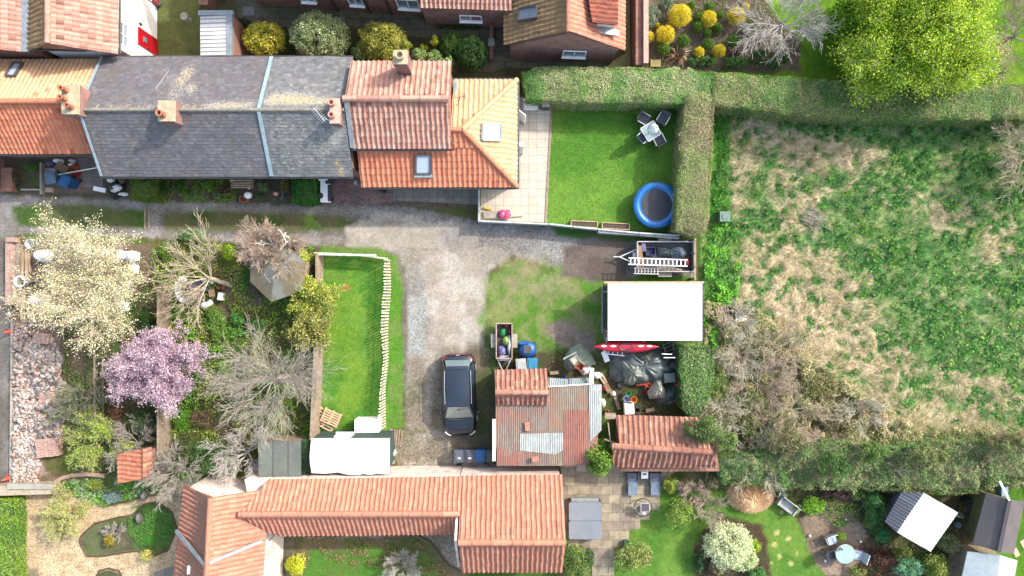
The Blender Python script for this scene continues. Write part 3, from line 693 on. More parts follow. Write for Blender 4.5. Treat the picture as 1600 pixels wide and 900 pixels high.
def tussocks(name, poly, n, per, L, label, seed):
    bb = np.array([P(a, b)[:2] for a, b in poly]); lo = bb.min(0); hi = bb.max(0); rs = np.random.RandomState(seed)
    x = lo[0]+(hi[0]-lo[0])*rs.rand(n*4); y = lo[1]+(hi[1]-lo[1])*rs.rand(n*4); d = sdist(poly, 800+x*F/H, 450-y*F/H)
    i = np.clip(np.searchsorted(gx, x), 0, nx-1); j = np.clip(np.searchsorted(gy, y), 0, ny-1); g = COLG[i, j]; green = g[:, 1] > g[:, 0]*1.25
    k = (d > 4) & (green | (rs.rand(n*4) < .05)) & (fbm(x, y, 1.5, 2, 61) > .38); x, y = x[k][:n], y[k][:n]; n = len(x)
    tc = pick([S(92, 150, 78), S(110, 162, 86), S(76, 130, 72), S(128, 170, 84), S(104, 156, 72)], n, rs, None, .12); sz = .6+.9*rs.rand(n)
    X = np.repeat(x, per); Y = np.repeat(y, per); a = rs.rand(n*per)*6.283; h = L*np.repeat(sz, per)*(.6+.6*rs.rand(n*per)); ln = .6+.38*rs.rand(n*per)
    dx, dy = np.cos(a)*h*ln, np.sin(a)*h*ln; rise = h*np.sqrt(1-np.clip(ln, 0, .95)**2); Z = zfield(X, Y); w = .016
    px_, py_ = -np.sin(a)*w, np.cos(a)*w
    v = np.stack([np.stack([X+dx*.1-px_, Y+dy*.1-py_, Z], 1), np.stack([X+dx*.1+px_, Y+dy*.1+py_, Z], 1), np.stack([X+dx*.6+px_, Y+dy*.6+py_, Z+rise*.8], 1), np.stack([X+dx, Y+dy, Z+rise*.85], 1)], 1).reshape(-1, 3)
    c = np.repeat(tc, per, axis=0)*(2.15+.4*rs.randn(n*per, 1))
    return tag(np_mesh(name, v, np.arange(len(v)).reshape(-1, 4), m_leaf(), None, np.repeat(np.clip(c, .006, .6), 4, axis=0)), label, 'grass', kind='stuff')
tussocks('tussock_grass', FIELD, 2300, 26, .20, 'green grass tussocks dotted over the field at right', 62)
LG = [S(66, 138, 26), S(92, 158, 36), S(124, 176, 50)]
def lawn_cols(x, y, rs):
    i = np.clip(np.searchsorted(gx, x), 0, nx-1); j = np.clip(np.searchsorted(gy, y), 0, ny-1)
    return np.clip(COLG[i, j]*(.78+.26*rs.randn(len(x), 1)), .01, .7)
grass('lawn_grass', [(862, 168), (1060, 168), (1058, 358), (854, 348)], 420, .04, LG, .024, .7, 6, 'bright mown lawn grass of the hedged garden beside the pale patio', None, lawn_cols)
grass('lawn_grass', [(500, 386), (590, 390), (622, 408), (630, 440), (632, 664), (490, 684), (494, 400)], 380, .045, LG, .018, .7, 7, 'long strip of green lawn grass inside and around the picket fence', None, lawn_cols)
grass('verge_grass', [(764, 425), (800, 405), (870, 415), (945, 438), (948, 530), (890, 560), (770, 575), (756, 520)], 130, .05, LG, .02, .7, 8, 'thin patchy grass between the gravel drive and the white roofed shed', None, lawn_cols, lambda x, y, rs: (COLG[np.clip(np.searchsorted(gx, x), 0, nx-1), np.clip(np.searchsorted(gy, y), 0, ny-1), 1] > COLG[np.clip(np.searchsorted(gx, x), 0, nx-1), np.clip(np.searchsorted(gy, y), 0, ny-1), 0]*1.5))
grass('verge_grass', [(20, 322), (130, 318), (228, 330), (440, 332), (560, 338), (555, 358), (430, 362), (262, 358), (130, 358), (30, 352)], 130, .05, LG, .02, .7, 9, 'worn grass strips running along the middle of the lane', None, lawn_cols, lambda x, y, rs: (COLG[np.clip(np.searchsorted(gx, x), 0, nx-1), np.clip(np.searchsorted(gy, y), 0, ny-1), 1] > COLG[np.clip(np.searchsorted(gx, x), 0, nx-1), np.clip(np.searchsorted(gy, y), 0, ny-1), 0]*1.2))
grass('lawn_grass', [(985, 770), (1260, 780), (1300, 960), (900, 960), (985, 850)], 260, .04, LG, .02, .7, 10, 'green garden lawn beside the stone patio at the bottom of the photo', None, lawn_cols)
grass('lawn_grass', [(1545, 760), (1640, 760), (1640, 960), (1545, 960)], 200, .05, LG, .02, .7, 12, 'bright lawn at the lower right corner behind the felt roofed sheds', None, lawn_cols)
grass('lawn_grass', [(480, 862), (660, 866), (700, 960), (465, 960)], 220, .05, LG, .02, .7, 13, 'small lawn south of the long tiled outbuilding', None, lawn_cols)
grass('lawn_grass', [(1230, -40), (1640, -40), (1640, 130), (1260, 118)], 120, .06, LG, .02, .7, 14, 'lawn under the bright green tree beyond the top hedge', None, lawn_cols)
WEEDC = [S(96, 150, 46), S(70, 118, 40), S(134, 160, 62), S(150, 130, 96)]
def weeds(name, poly, n, size, cols, label, seed, h=.25, cl=1.2, aspect=.6):
    """low ground cover in clumps: leaves near the ground"""
    bb = np.array([P(a, b)[:2] for a, b in poly]); lo = bb.min(0); hi = bb.max(0); rs = np.random.RandomState(seed)
    x = lo[0]+(hi[0]-lo[0])*rs.rand(n*3); y = lo[1]+(hi[1]-lo[1])*rs.rand(n*3)
    q = fbm(x, y, cl, 3, seed); k = (sdist(poly, 800+x*F/H, 450-y*F/H) > 0) & (q > .42+rs.rand(n*3)*.15); x, y, q = x[k][:n], y[k][:n], q[k][:n]; n = len(x)
    z = .03+np.clip((q-.42)*5, 0, 1)*h*rs.rand(n)
    nor = rs.randn(n, 3)*.5+np.array([.2, .1, 1.2]); ci = (fbm(x, y, cl*.7, 2, seed+3)*len(cols)*1.4-.2*len(cols)+rs.randn(n)*.5).astype(int) % len(cols)
    c = np.array(cols)[ci]*(1.25+.3*rs.randn(n, 1))
    o = leaf_mesh(name, np.stack([x, y, z], 1), nor, size, np.clip(c, .005, .8), None, aspect, seed, w=False)
    return tag(o, label, 'plants', kind='stuff')
weeds('ground_cover', [(240, 380), (492, 384), (486, 745), (248, 752)], 26000, .11, [S(70, 120, 40), S(106, 150, 44), S(88, 96, 60), S(140, 160, 60), S(120, 104, 80)], 'leafy weeds and ground cover filling the overgrown middle garden', 3, .35)
weeds('ground_cover', [(100, 480), (248, 400), (248, 750), (100, 750)], 11000, .09, [S(96, 90, 62), S(84, 112, 48), S(130, 116, 92)], 'low weeds under the blossom trees in the left garden', 4, .2)
weeds('ground_cover', [(1100, 372), (1135, 330), (1160, 380), (1150, 480), (1115, 545), (1098, 500)], 6000, .10, [S(84, 152, 40), S(112, 170, 54)], 'bright green nettles along the field edge by the white roofed shed', 5, .3)
weeds('ground_cover', [(1098, 470), (1180, 480), (1270, 560), (1420, 660), (1640, 680), (1640, 770), (1100, 760)], 60000, .10, [S(122, 134, 80), S(170, 156, 122), S(146, 140, 100), S(104, 122, 68), S(194, 178, 144), S(160, 142, 110)], 'tangled bramble and weeds between the field and the lower hedge', 6, .6, 1.6, .4)
weeds('ground_cover', [(1150, 745), (1440, 745), (1500, 830), (1460, 960), (1360, 960), (1350, 830), (1250, 800)], 9000, .09, [S(88, 124, 48), S(100, 90, 66), S(72, 104, 52)], 'mixed border plants round the pebble circle', 7, .3)
weeds('ground_cover', [(200, 276), (372, 276), (372, 316), (240, 316)], 5000, .09, [S(96, 124, 54), S(112, 138, 60), S(130, 110, 84)], 'shaded border plants in front of the slate roofed cottages', 8, .3)
weeds('ground_cover', [(770, 555), (900, 545), (948, 575), (948, 660), (1080, 640), (1060, 545), (780, 590)], 3500, .08, [S(84, 96, 50), S(104, 84, 60)], 'dead leaves and weeds among the clutter behind the sheds', 9, .1)
weeds('ground_cover', [(1005, -30), (1190, -30), (1250, 60), (1250, 110), (1010, 110)], 5000, .07, [S(92, 124, 48), S(110, 92, 74), S(110, 130, 84)], 'low planting in the dark soil bed beyond the top hedge', 10, .15)
weeds('ground_cover', [(205, 790), (246, 787), (268, 802), (274, 826), (262, 856), (225, 858), (200, 830)], 3500, .07, [S(70, 112, 44), S(90, 126, 56)], 'green carpet plants in the kidney shaped gravel garden bed', 11, .12)
weeds('ground_cover', [(110, 748), (290, 745), (286, 760), (230, 772), (160, 790), (118, 775)], 4000, .08, [S(104, 150, 52), S(140, 160, 130), S(80, 96, 56)], 'mixed plants along the north edge of the gravel garden', 12, .25)
weeds('ground_cover', [(470, 838), (650, 842), (690, 875), (700, 900), (470, 870)], 3500, .07, [S(116, 120, 66), S(150, 120, 92), S(90, 120, 50)], 'thin border plants between gravel and lawn south of the outbuilding', 13, .2)
weeds('ground_cover', [(-20, 780), (28, 780), (28, 930), (-20, 930)], 5000, .09, [S(112, 150, 50, 2.6), S(140, 166, 60, 2.6)], 'vivid yellow green hedge plants at the lower left edge', 14, .5)
# ---------------------------------------------------------------- building materials
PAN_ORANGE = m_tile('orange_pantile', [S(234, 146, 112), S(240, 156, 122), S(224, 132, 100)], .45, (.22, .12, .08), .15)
PAN_ORANGE_LIT = m_tile('orange_pantile_lit', [S(245, 197, 152), S(248, 205, 162), S(239, 187, 143)], .4, (.3, .2, .14), .12)  # paler copy of the orange tile, coloured as sunlit for slopes facing the sun
PAN_PINK = m_tile('weathered_pantile', [S(222, 168, 150), S(210, 152, 134), S(232, 184, 166), S(190, 138, 122)], .5, (.16, .12, .10), .3)
PAN_OUT = m_tile('outbuilding_pantile', [S(222, 153, 128), S(214, 142, 118), S(229, 163, 139)], .55, (.2, .13, .1), .12, edge=.09)
PAN_OLD = m_tile('old_clay_pantile', [S(206, 150, 128), S(190, 130, 110), S(176, 120, 104), S(222, 170, 148)], .6, (.12, .09, .08), .45, vari=1.4)
PAN_PLAIN = m_tile('plain_clay_tile', [S(226, 172, 150), S(212, 156, 136), S(196, 140, 122), S(150, 110, 98)], .3, (.14, .10, .08), .3, stagger=True, rowline=.16, edge=.04)
PAN_MOSS = m_tile('mossy_clay_tile', [S(168, 136, 100), S(150, 124, 88), S(180, 148, 112)], .4, (.09, .09, .05), .5)
SLATE = m_tile('blue_slate', [S(120, 118, 126), S(113, 111, 119), S(128, 126, 133), S(107, 105, 112), S(136, 134, 139)], .45, (.13, .10, .08), .45, stagger=True, rowline=.12, edge=.05, lichen=True, rough=.6)
SLATE2 = m_tile('pale_slate', [S(134, 136, 140), S(122, 124, 128), S(146, 147, 150), S(112, 114, 118), S(158, 160, 160)], .5, (.10, .10, .10), .35, stagger=True, rowline=.12, edge=.05, lichen=True, rough=.6)
BRICK = m_brick('red_brick', S(186, 118, 98), S(164, 98, 82), S(176, 160, 146))
BRICK2 = m_brick('pink_brick', S(180, 128, 122), S(162, 108, 104), S(180, 160, 152))
WASHED = M('limewashed_brick', S(246, 230, 222, 1.55), S(222, 170, 148, 1.6), 2.5, .9, fine=.15, lo=.5, hi=.72)
RENDER = M('white_render', (.80, .80, .79), (.72, .72, .70), 1.5, .9, fine=.03)
LEAD = M('lead_flashing', S(168, 178, 186), S(140, 150, 158), 4, .5)
WHITE = M('white_paint', (.80, .80, .80), (.70, .70, .70), 3, .5, fine=.04)
WHITEROOF = M('white_roof_membrane', (.80, .80, .80), (.66, .66, .65), .7, .35, fine=.03, lo=.5, hi=.72)
BLACK = M('black_plastic', (.02, .02, .022), (.035, .035, .04), 4, .45)
DKGREY = M('dark_grey_felt', S(100, 98, 104), S(84, 82, 88), 2, .9)
TIMBER = M('weathered_timber', S(186, 168, 146), S(150, 132, 114), 5, .85)
TIMBER_N = M('new_timber', S(232, 206, 170), S(214, 180, 146), 5, .8)
CONC = M('concrete', S(196, 190, 178), S(168, 162, 150), 3, .9)
GLASS = m_glass()
GLASS_L = m_glass('rooflight_glass', (.30, .36, .40), .12)
POT = M('terracotta', S(214, 140, 110), S(180, 110, 88), 6, .85)
def lichen_attr(blobs):
    W = [(P(px, py, z)[0], P(px, py, z)[1], r*(H-z)/F, a, b) for px, py, z, r, a, b in blobs]
    def f(q):
        a = b = 0.
        for x, y, r, wa, wb in W:
            d = math.exp(-((q.x-x)**2+(q.y-y)**2)/(r*r)); a += wa*d; b += wb*d
        return Vector((min(a, 1), min(b, 1), 0))
    return f

# ---------------------------------------------------------------- terrace on the north side of the lane
XN, XM, XT, XE = -20.95, -12.2, -8.08, -3.03
# left cottage with orange pantiles
c = thing('cottage', 'orange pantiled end cottage left of the slate roofs, sandy tiles on its far slope', 'house', (-25, 8.9, 0), 0, 'terrace cottages along the lane')
gable_walls([(-34, 7.25), (XN, 7.25), (XN, 11.5), (-34, 11.5)], 0, 3.1).build('wall', BRICK, c, w=True)
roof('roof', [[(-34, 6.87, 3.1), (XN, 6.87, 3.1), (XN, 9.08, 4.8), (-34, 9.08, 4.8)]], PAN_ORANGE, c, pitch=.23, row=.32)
roof('roof', [[(-34, 9.08, 4.8), (XN, 9.08, 4.8), (XN, 11.68, 3.1), (-34, 11.68, 3.1)]], PAN_ORANGE_LIT, c, pitch=.23, row=.32)
ridge(MB(), (-34, 9.08, 4.83), (XN+.2, 9.08, 4.83), .15).build('ridge_tiles', PAN_ORANGE, c, w=True)
fz = plane_z((-34, 9.08, 4.8), (XN, 9.08, 4.8), (XN, 11.68, 3.1))
rooflight(c, [on_slope(a, b, fz) for a, b in ((11, 120), (24, 121), (37, 101), (24, 100))], DKGREY, GLASS_L)
g = MB(); g.tube((-34, 6.82, 3.03), (XN, 6.82, 3.03), .06, n=8); g.build('gutter', BLACK, c, w=True)
def chimney(parent, x, y, zb, zt, sx, sy, pots, mat, cap=CONC, potmat=POT, name='chimney'):
    m = MB(); m.box((x, y, zb), (sx, sy, zt-zb-.2)); m.box((x, y, zt-.36), (sx+.1, sy+.1, .12)); o = m.build(name, mat, parent, w=True)
    k = MB(); k.box((x, y, zt-.2), (sx+.04, sy+.04, .14)); q = k.build('cap', cap, o); q.data.transform(Matrix.Translation(-parent.location))
    for (dx, dy, r, h) in pots:
        k = MB(); k.lathe((x+dx, y+dy, zt-.08), [(r*1.15, 0), (r, .05), (r*.85, h), (r*1.05, h+.01), (r*1.05, h+.06), (r*.7, h+.06), (r*.65, .15), (.01, .15)], 14)
        q = k.build('chimney_pot', potmat, o); q.data.transform(Matrix.Translation(-parent.location))
    return o
BRICK_S = M('sooted_stucco', S(214, 206, 176), S(190, 170, 140), 4, .9)
chimney(c, -21.0, 8.95, 3.3, 5.65, .75, 1.35, ((-.15, .42, .13, .45), (-.2, 0, .12, .42), (.1, -.38, .13, .4)), BRICK2, BRICK_S)
# two slate roofed cottages
def slate_cottage(x0, x1, label, mat, blobs, group='terrace cottages along the lane'):
    c = thing('cottage', label, 'house', ((x0+x1)/2, 8.6, 0), 0, group)
    gable_walls([(x0+.01, 6.1), (x1-.01, 6.1), (x1-.01, 11.5), (x0+.01, 11.5)], 0, 3.3).build('wall', BRICK, c, w=True)
    at = lichen_attr(blobs)
    roof('roof', [[(x0, 5.66, 3.3), (x1, 5.66, 3.3), (x1, 8.58, 5.1), (x0, 8.58, 5.1)], [(x0, 8.58, 5.1), (x1, 8.58, 5.1), (x1, 11.76, 3.3), (x0, 11.76, 3.3)]], mat, c, pitch=.22, row=.17, amp=0, step=.012, res=2, prof='flat', attr=at)
    ridge(MB(), (x0, 8.58, 5.12), (x1, 8.58, 5.12), .09, .5).build('ridge_tiles', M('grey_ridge', S(170, 164, 150), S(130, 126, 122), 6, .9), c, w=True)
    MB().tube((x0, 5.61, 3.22), (x1, 5.61, 3.22), .055).build('gutter', BLACK, c, w=True)
    MB().tube((x0, 11.8, 3.22), (x1, 11.8, 3.22), .055).build('gutter', BLACK, c, w=True)
    return c
bl = [(290, 108, 5.4, 14, .9, .75), (282, 128, 5.5, 13, .8, .8), (300, 140, 5.7, 12, .9, .6), (270, 150, 6, 14, .7, .3), (262, 120, 5.5, 10, .5, .2)]
bl += [(x, 168, 6.3, 9, .62, .35 if x % 3 else .6) for x in range(150, 405, 17)]+[(x, 162, 6.2, 10, .5, .2) for x in range(330, 405, 14)]
bl += [(145, 110, 5, 10, .4, 0), (200, 95, 5, 14, .15, 0), (330, 200, 5.6, 20, .12, 0), (180, 230, 5, 25, .1, 0), (360, 250, 5, 20, .12, 0)]
bl = [(q[0], q[1], q[2]-1.3, *q[3:]) for q in bl]
c1 = slate_cottage(XN, XM, 'long dark slate roofed cottage with one squat chimney and a bent aerial', SLATE, bl)
bl2 = [(x, 158, 6.1, 9, .85, .6) for x in range(418, 515, 12)]+[(x, 148, 5.9, 10, .6, .35) for x in range(425, 500, 15)]+[(534, 268, 4.7, 9, .8, 1.), (528, 255, 4.8, 7, .5, .8), (525, 225, 5.2, 14, .9, .35), (532, 205, 5.4, 12, .9, .2), (505, 240, 5, 12, .6, .4), (480, 210, 5.4, 28, .45, .25), (440, 200, 5.5, 22, .5, .2), (460, 250, 5, 25, .4, .2), (520, 185, 5.9, 8, .8, .1)]
bl2 = [(q[0], q[1], q[2]-1.3, *q[3:]) for q in bl2]
c2 = slate_cottage(XM, XT, 'short slate roofed cottage speckled with lichen between the long slate roof and the pink pantiles', SLATE2, bl2)
for cc, x in ((c1, XN+.12), (c2, XM)):
    m = MB(); m.beam((x, 5.68, 3.37), (x, 8.58, 5.17), .17 if cc is c2 else .1, .05); m.beam((x, 8.58, 5.17), (x, 11.74, 3.37), .17 if cc is c2 else .1, .05); m.build('lead_strip', M('pale_blue_lead', S(176, 202, 214), S(150, 176, 190), 4, .5), cc, w=True)
chimney(c1, -16.4, 8.4, 4.3, 5.7, .75, .95, ((-.13, -.2, .16, .42),), BRICK2, BRICK_S)
chimney(c2, -8.46, 8.45, 4.0, 5.5, .45, 1.15, ((-.1, .33, .15, .3), (-.1, -.25, .15, .3)), BRICK2, M('pink_mortar', S(232, 200, 186), None, 4, .9), M('faded_pot', S(232, 170, 150), S(214, 150, 130), 6, .85))
def aerial(parent, base, top, boom, n, mat):
    m = MB(); m.tube(base, top, .02, n=5); t = Vector(top); b = Vector(boom); m.tube(t-b*.5, t+b*.5, .014, n=5); s = b.cross(Vector((0, 0, 1))).normalized()
    for i in range(n): q = t+b*(-.45+.9*i/(n-1)); m.tube(q-s*.18, q+s*.18, .01, n=4)
    m.build('aerial', mat, parent, w=True)
AL = M('bright_aluminium', (.6, .6, .62), (.5, .5, .52), 6, .35, metal=.6)
m = MB(); m.path([P(256, 148, 5.6), P(243, 139, 6.9), P(264, 110, 7.1)], .022, 5); m.build('aerial', AL, c1, w=True)
aerial(c2, (-8.7, 7.95, 5.6), (-8.95, 8.05, 6.3), (-.5, .6, 0), 8, AL)
# two storey pink pantiled cottage with its chimney on the far slope
c3 = thing('cottage', 'tall cottage with weathered pink pantiles and a chimney near its far eave', 'house', (-5.4, 9, 0), 0, 'terrace cottages along the lane')
m = gable_walls([(XT+.02, 7.2), (XE-.12, 7.2), (XE-.12, 11.1), (XT+.02, 11.1)], 0, 3.95, [((XE-.12, 7.2, 3.95), (XE-.12, 11.1, 3.95), (XE-.12, 9.05, 5.2))]); m.build('wall', BRICK, c3, w=True)
roof('roof', [[(XT+.06, 6.95, 4.0), (XE, 6.95, 4.0), (XE, 9.05, 5.3), (XT+.06, 9.05, 5.3)], [(XT+.06, 9.05, 5.3), (XE, 9.05, 5.3), (XE, 11.3, 4.0), (XT+.06, 11.3, 4.0)]], PAN_PINK, c3, pitch=.245, row=.31, amp=.045)
ridge(MB(), (XT, 9.05, 5.35), (XE, 9.05, 5.35), .16).build('ridge_tiles', PAN_PINK, c3, w=True)
MB().tube((XT, 6.9, 3.93), (XE+.15, 6.9, 3.93), .06).build('gutter', BLACK, c3, w=True)
MB().beam((XT+.16, 6.97, 4.1), (XT+.16, 9.0, 5.38), .22, .06).build('lead_strip', LEAD, c3, w=True)
chimney(c3, -5.22, 10.8, 3.9, 6.15, .62, .62, ((0, 0, .2, .3),), BRICK2, BRICK_S, BRICK_S)
# hipped single storey extension
c4 = thing('cottage_extension', 'low hipped extension with bright orange and sandy pantiles and two rooflights', 'house', (-1.5, 8, 0))
XW = -7.8; zr = 4.2
gable_walls([(XW+.1, 5.62), (.0, 5.62), (.0, 10.4), (XE-.1, 10.4), (XE-.1, 7.21), (XW+.1, 7.21)], 0, 2.6).build('wall', BRICK, c4, w=True)
A = (XW, 5.22, 2.7); B = (.27, 5.22, 2.7); Cc = (-2.45, 7.85, zr); zq = 2.7+(7.05-5.22)/(7.85-5.22)*1.5
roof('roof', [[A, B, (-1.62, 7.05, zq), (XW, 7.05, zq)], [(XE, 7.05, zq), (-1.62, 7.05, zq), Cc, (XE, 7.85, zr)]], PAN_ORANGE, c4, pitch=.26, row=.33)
roof('roof', [[B, (.27, 10.78, 2.7), Cc]], PAN_ORANGE_LIT, c4, pitch=.26, row=.33)
roof('roof', [[(.27, 10.78, 2.7), (XE, 10.78, 2.7), (XE, 7.85, zr), Cc]], PAN_ORANGE_LIT, c4, pitch=.26, row=.33)
m = MB(); ridge(m, B, Cc, .13, .4); ridge(m, Cc, (XE, 7.85, zr), .13, .4); m.build('hip_tiles', PAN_ORANGE, c4, w=True)
m = MB(); ridge(m, (.27, 10.78, 2.73), (Cc[0], Cc[1], Cc[2]+.03), .13, .4); m.build('hip_tiles', PAN_ORANGE_LIT, c4, w=True)
m = MB(); m.tube((XW, 5.16, 2.62), (.33, 5.16, 2.62), .055); m.tube((.33, 5.16, 2.62), (.33, 10.8, 2.62), .055); m.tube((.33, 10.84, 2.62), (XE, 10.84, 2.62), .055); m.build('gutter', BLACK, c4, w=True)
MB().beam((XE+.12, 7.2, zq+.1), (XE+.12, 10.7, 2.9), .16, .1).build('lead_strip', LEAD, c4, w=True)
fz = plane_z(A, B, Cc); rooflight(c4, [on_slope(a, b, fz) for a, b in ((650, 271), (673, 271), (673, 242), (650, 242))], DKGREY, GLASS_L)
m = MB(); m.beam(on_slope(648, 275, fz), on_slope(676, 275, fz), .2, .3); m.build('lead_apron', LEAD, c4, w=True)
fz = plane_z(B, (.27, 10.78, 2.7), Cc); rooflight(c4, [on_slope(a, b, fz) for a, b in ((752, 219), (781, 220), (781, 195), (753, 194))], LEAD, GLASS_L)
aerial(c4, (-2.75, 9.3, 3.4), (-2.55, 9.4, 4.4), (.5, .1, 0), 6, BLACK)
window(c4, (.02, 8.2, 1.0), (0, 1), .9, 1.1, (1, 0), WHITE, GLASS)
m = MB(); a0 = PV(806, 171, 2.0); a1 = PV(821, 186, 2.0)
m = MB(); m.beam(Vector((.1, 9.6, 1.05)), Vector((.72, 9.1, 1.05)), .05, 2.0); m.build('open_door', WHITE, c4, w=True)
m = MB(); m.beam(Vector((.1, 7.62, 1.05)), Vector((.62, 7.55, 1.05)), .22, 2.0); m.build('open_window_leaf', WHITE, c4, w=True)
# ---------------------------------------------------------------- houses at the top left
h1 = thing('house', 'house cut off by the top left corner, pink clay tiles beside a lead valley', 'house', (-26, 14, 0))
gable_walls([(-34, 11.9), (-24.1, 11.9), (-24.1, 24), (-34, 24)], 0, 4.35).build('wall', BRICK, h1, w=True)
roof('roof', [[(-24.0, 11.6, 4.45), (-24.0, 24, 4.45), (-28.5, 24, 6.6), (-28.5, 11.6, 6.6)]], PAN_PINK, h1, pitch=.24, row=.32, amp=.035)
h2 = thing('house', 'house with a white rendered side wall and red front door beside the mossy yard', 'house', (-21.5, 14, 0))
gable_walls([(-23.6, 12.05), (-19.75, 12.05), (-19.75, 24), (-23.6, 24)], 0, 4.0).build('wall', RENDER, h2, w=True)
m = MB(); gable = [((-23.6, 11.97, 3.9), (-19.75, 11.97, 3.9), (-22.1, 11.97, 5.35))]
gable_walls([(-23.5, 11.96), (-19.85, 11.96), (-19.85, 12.02), (-23.5, 12.02)], 3.5, 3.95, gable).build('gable', BRICK, h2, w=True)
roof('roof', [[(-19.62, 11.65, 4.0), (-19.62, 24, 4.0), (-22.1, 24, 5.5), (-22.1, 11.65, 5.5)]], PAN_PINK, h2, pitch=.24, row=.32, amp=.035)
roof('roof', [[(-23.75, 11.65, 4.5), (-23.75, 24, 4.5), (-22.1, 24, 5.5), (-22.1, 11.65, 5.5)]], PAN_MOSS, h2, pitch=.24, row=.32, amp=.035)  # west slope in a darker tile than the east
ridge(MB(), (-22.1, 11.65, 5.52), (-22.1, 24, 5.52), .13).build('ridge_tiles', PAN_PINK, h2, w=True)
MB().beam((-23.88, 11.6, 4.5), (-23.88, 24, 4.5), .36, .08).build('lead_valley', LEAD, h2, w=True)
MB().path([(-23.85, 11.55, 4.4), (-23.5, 11.8, 4.2), (-21.3, 11.85, 3.9)], .06).build('downpipe', BLACK, h2, w=True)
m = MB(); m.tube((-19.56, 11.7, 3.93), (-19.56, 24, 3.93), .05); m.build('gutter', BLACK, h2, w=True)
window(h2, (-19.75, 12.85, 2.95), (0, 1), 1.15, .8, (1, 0), WHITE, GLASS, (1, 1))
RED = M('red_gloss_paint', S(214, 20, 44), S(190, 14, 36), 2, .3, fine=.03)
m = MB(); m.box((-19.72, 13.33, 0), (.08, .92, 2.0)); d = m.build('door', RED, h2, w=True)
m = MB(); m.box((-19.66, 13.3, 1.25), (.03, .28, .3)); q = m.build('pane', GLASS, d); q.data.transform(Matrix.Translation(-h2.location))
m = MB(); m.box((-19.66, 12.98, 1.0), (.06, .05, .12)); q = m.build('handle', BLACK, d); q.data.transform(Matrix.Translation(-h2.location))
m = MB(); m.box((-19.7, 14.0, 1.7), (.1, .1, .16)); m.build('wall_lamp', BLACK, h2, w=True)
m = MB(); m.path([P(245, 9, 1.2), P(232, 0, 3.2), P(226, -6, 3.6)], .035); m.build('downpipe', BLACK, h2, w=True)
# mossy yard
MOSSPAV = m_brick('mossy_block_paving', S(122, 128, 60), S(106, 116, 48), S(84, 92, 40), .2, .1, .012)
tag(MB().prism([P(a, b)[:2] for a, b in ((246, -20), (313, -20), (313, 100), (246, 100))], -.1, .03).build('paving', MOSSPAV), kind='structure')
t = thing('bird_bath', 'small grey stone bird bath standing on the green mossy yard', 'bird bath', P(297, 33))
m = MB(); m.lathe((0, 0, .03), [(.14, 0), (.14, .06), (.07, .1), (.06, .5), (.2, .62), (.22, .68), (.17, .64), (.01, .62)], 14); m.build('basin', CONC, t)
t = thing('flower_pot', 'pink red potted plant beside the green mossy yard at the top edge', 'plant pot', P(250, 8))
m = MB(); m.lathe((0, 0, 0), [(.12, 0), (.18, .3), (.15, .3), (.01, .27)], 12); m.build('pot', DKGREY, t)
pos, nor, col = crown_pts((P(250, 8)[0], P(250, 8)[1], .45), (.2, .2, .15), 8, .1, 300, [S(220, 60, 70), S(190, 40, 60), S(80, 120, 50)], 5); leaf_mesh('flowers', pos, nor, .06, col, t)
# brick wall and lean-to with ribbed white roof
w = thing('garden_wall', 'short brick garden wall running north from the white ribbed lean-to', 'wall', P(331, 6)); MB().box((0, .8, 0), (.5, 2.6, 1.1)).build('brickwork', BRICK, w)
t = thing('lean_to', 'brick lean-to store with a white ribbed plastic roof beside the mossy yard', 'shed', P(338, 55))
x0, y0, _ = P(313, 88, 2.2); x1, y1, _ = P(364, 20, 2.2)
gable_walls([(x0+.1, y0-.5), (x1-.02, y0-.5), (x1-.02, y1-.1), (x0+.1, y1-.1)], 0, 2.05).build('wall', BRICK, t, w=True)
WRIB = m_tile('white_ribbed_sheet', [(.5, .5, .5), (.46, .46, .46)], .8, (.1, .1, .1), .3, edge=.2, rowline=0)  # ribs picked out by dark stripes painted in place of their shading
roof('roof', [[(x0, y0-.6, 2.2), (x0, y1-.1, 2.2), (x1-.3, y1-.1, 2.3), (x1-.3, y0-.6, 2.3)]], WRIB, t, pitch=.22, row=3, amp=.02, step=0, prof='rib')
m = MB(); m.box(((x0+x1)/2, y1-.05, 2.15), (x1-x0+.1, .26, .2)); m.box((x1-.15, (y0+y1)/2-.35, 2.15), (.3, y1-y0+.45, .19)); m.build('edge_trim', LEAD, t, w=True)
# ---------------------------------------------------------------- brick houses along the top edge
h3 = thing('house', 'red brick terrace along the top edge, only its lower wall and sills in view', 'house', (-9, 16, 0))
m = MB(); fp = [(-14.1, 15.78), (-4.75, 15.15), (-4.75, 24), (-14.1, 24)]; m.prism(fp, 0, 4.8); m.build('wall', BRICK, h3, w=True)
roof('roof', [[(-14.3, 15.5, 4.8), (-4.6, 14.9, 4.8), (-4.6, 19.5, 7.4), (-14.3, 19.5, 7.4)]], PAN_PLAIN, h3, pitch=.25, row=.3)
al = Vector((9.35, -.63, 0)).normalized(); on = Vector((-.067, -.998, 0))
for px in (477, 554, 637):
    x = (px-800)/29.3; y = 15.78-(x+14.1)*.0674
    window(h3, (x, y, .95), (al.x, al.y), .75 if px < 600 else 1.15, 1.1, (on.x, on.y), WHITE, GLASS)
for px in (520, 572, 607):
    x = (px-800)/29; y = 15.78-(x+14.1)*.0674-.08; MB().tube((x, y, .05), (x-.05, y, 4.6), .05).build('downpipe', BLACK, h3, w=True)
h4 = thing('house', 'low brick house with a scalloped pantile eave and one white window at the top centre', 'house', (-2.6, 16, 0))
MB().prism([(-4.72, 14.62), (-.3, 14.45), (-.3, 24), (-4.72, 24)], 0, 2.6).build('wall', BRICK2, h4, w=True)
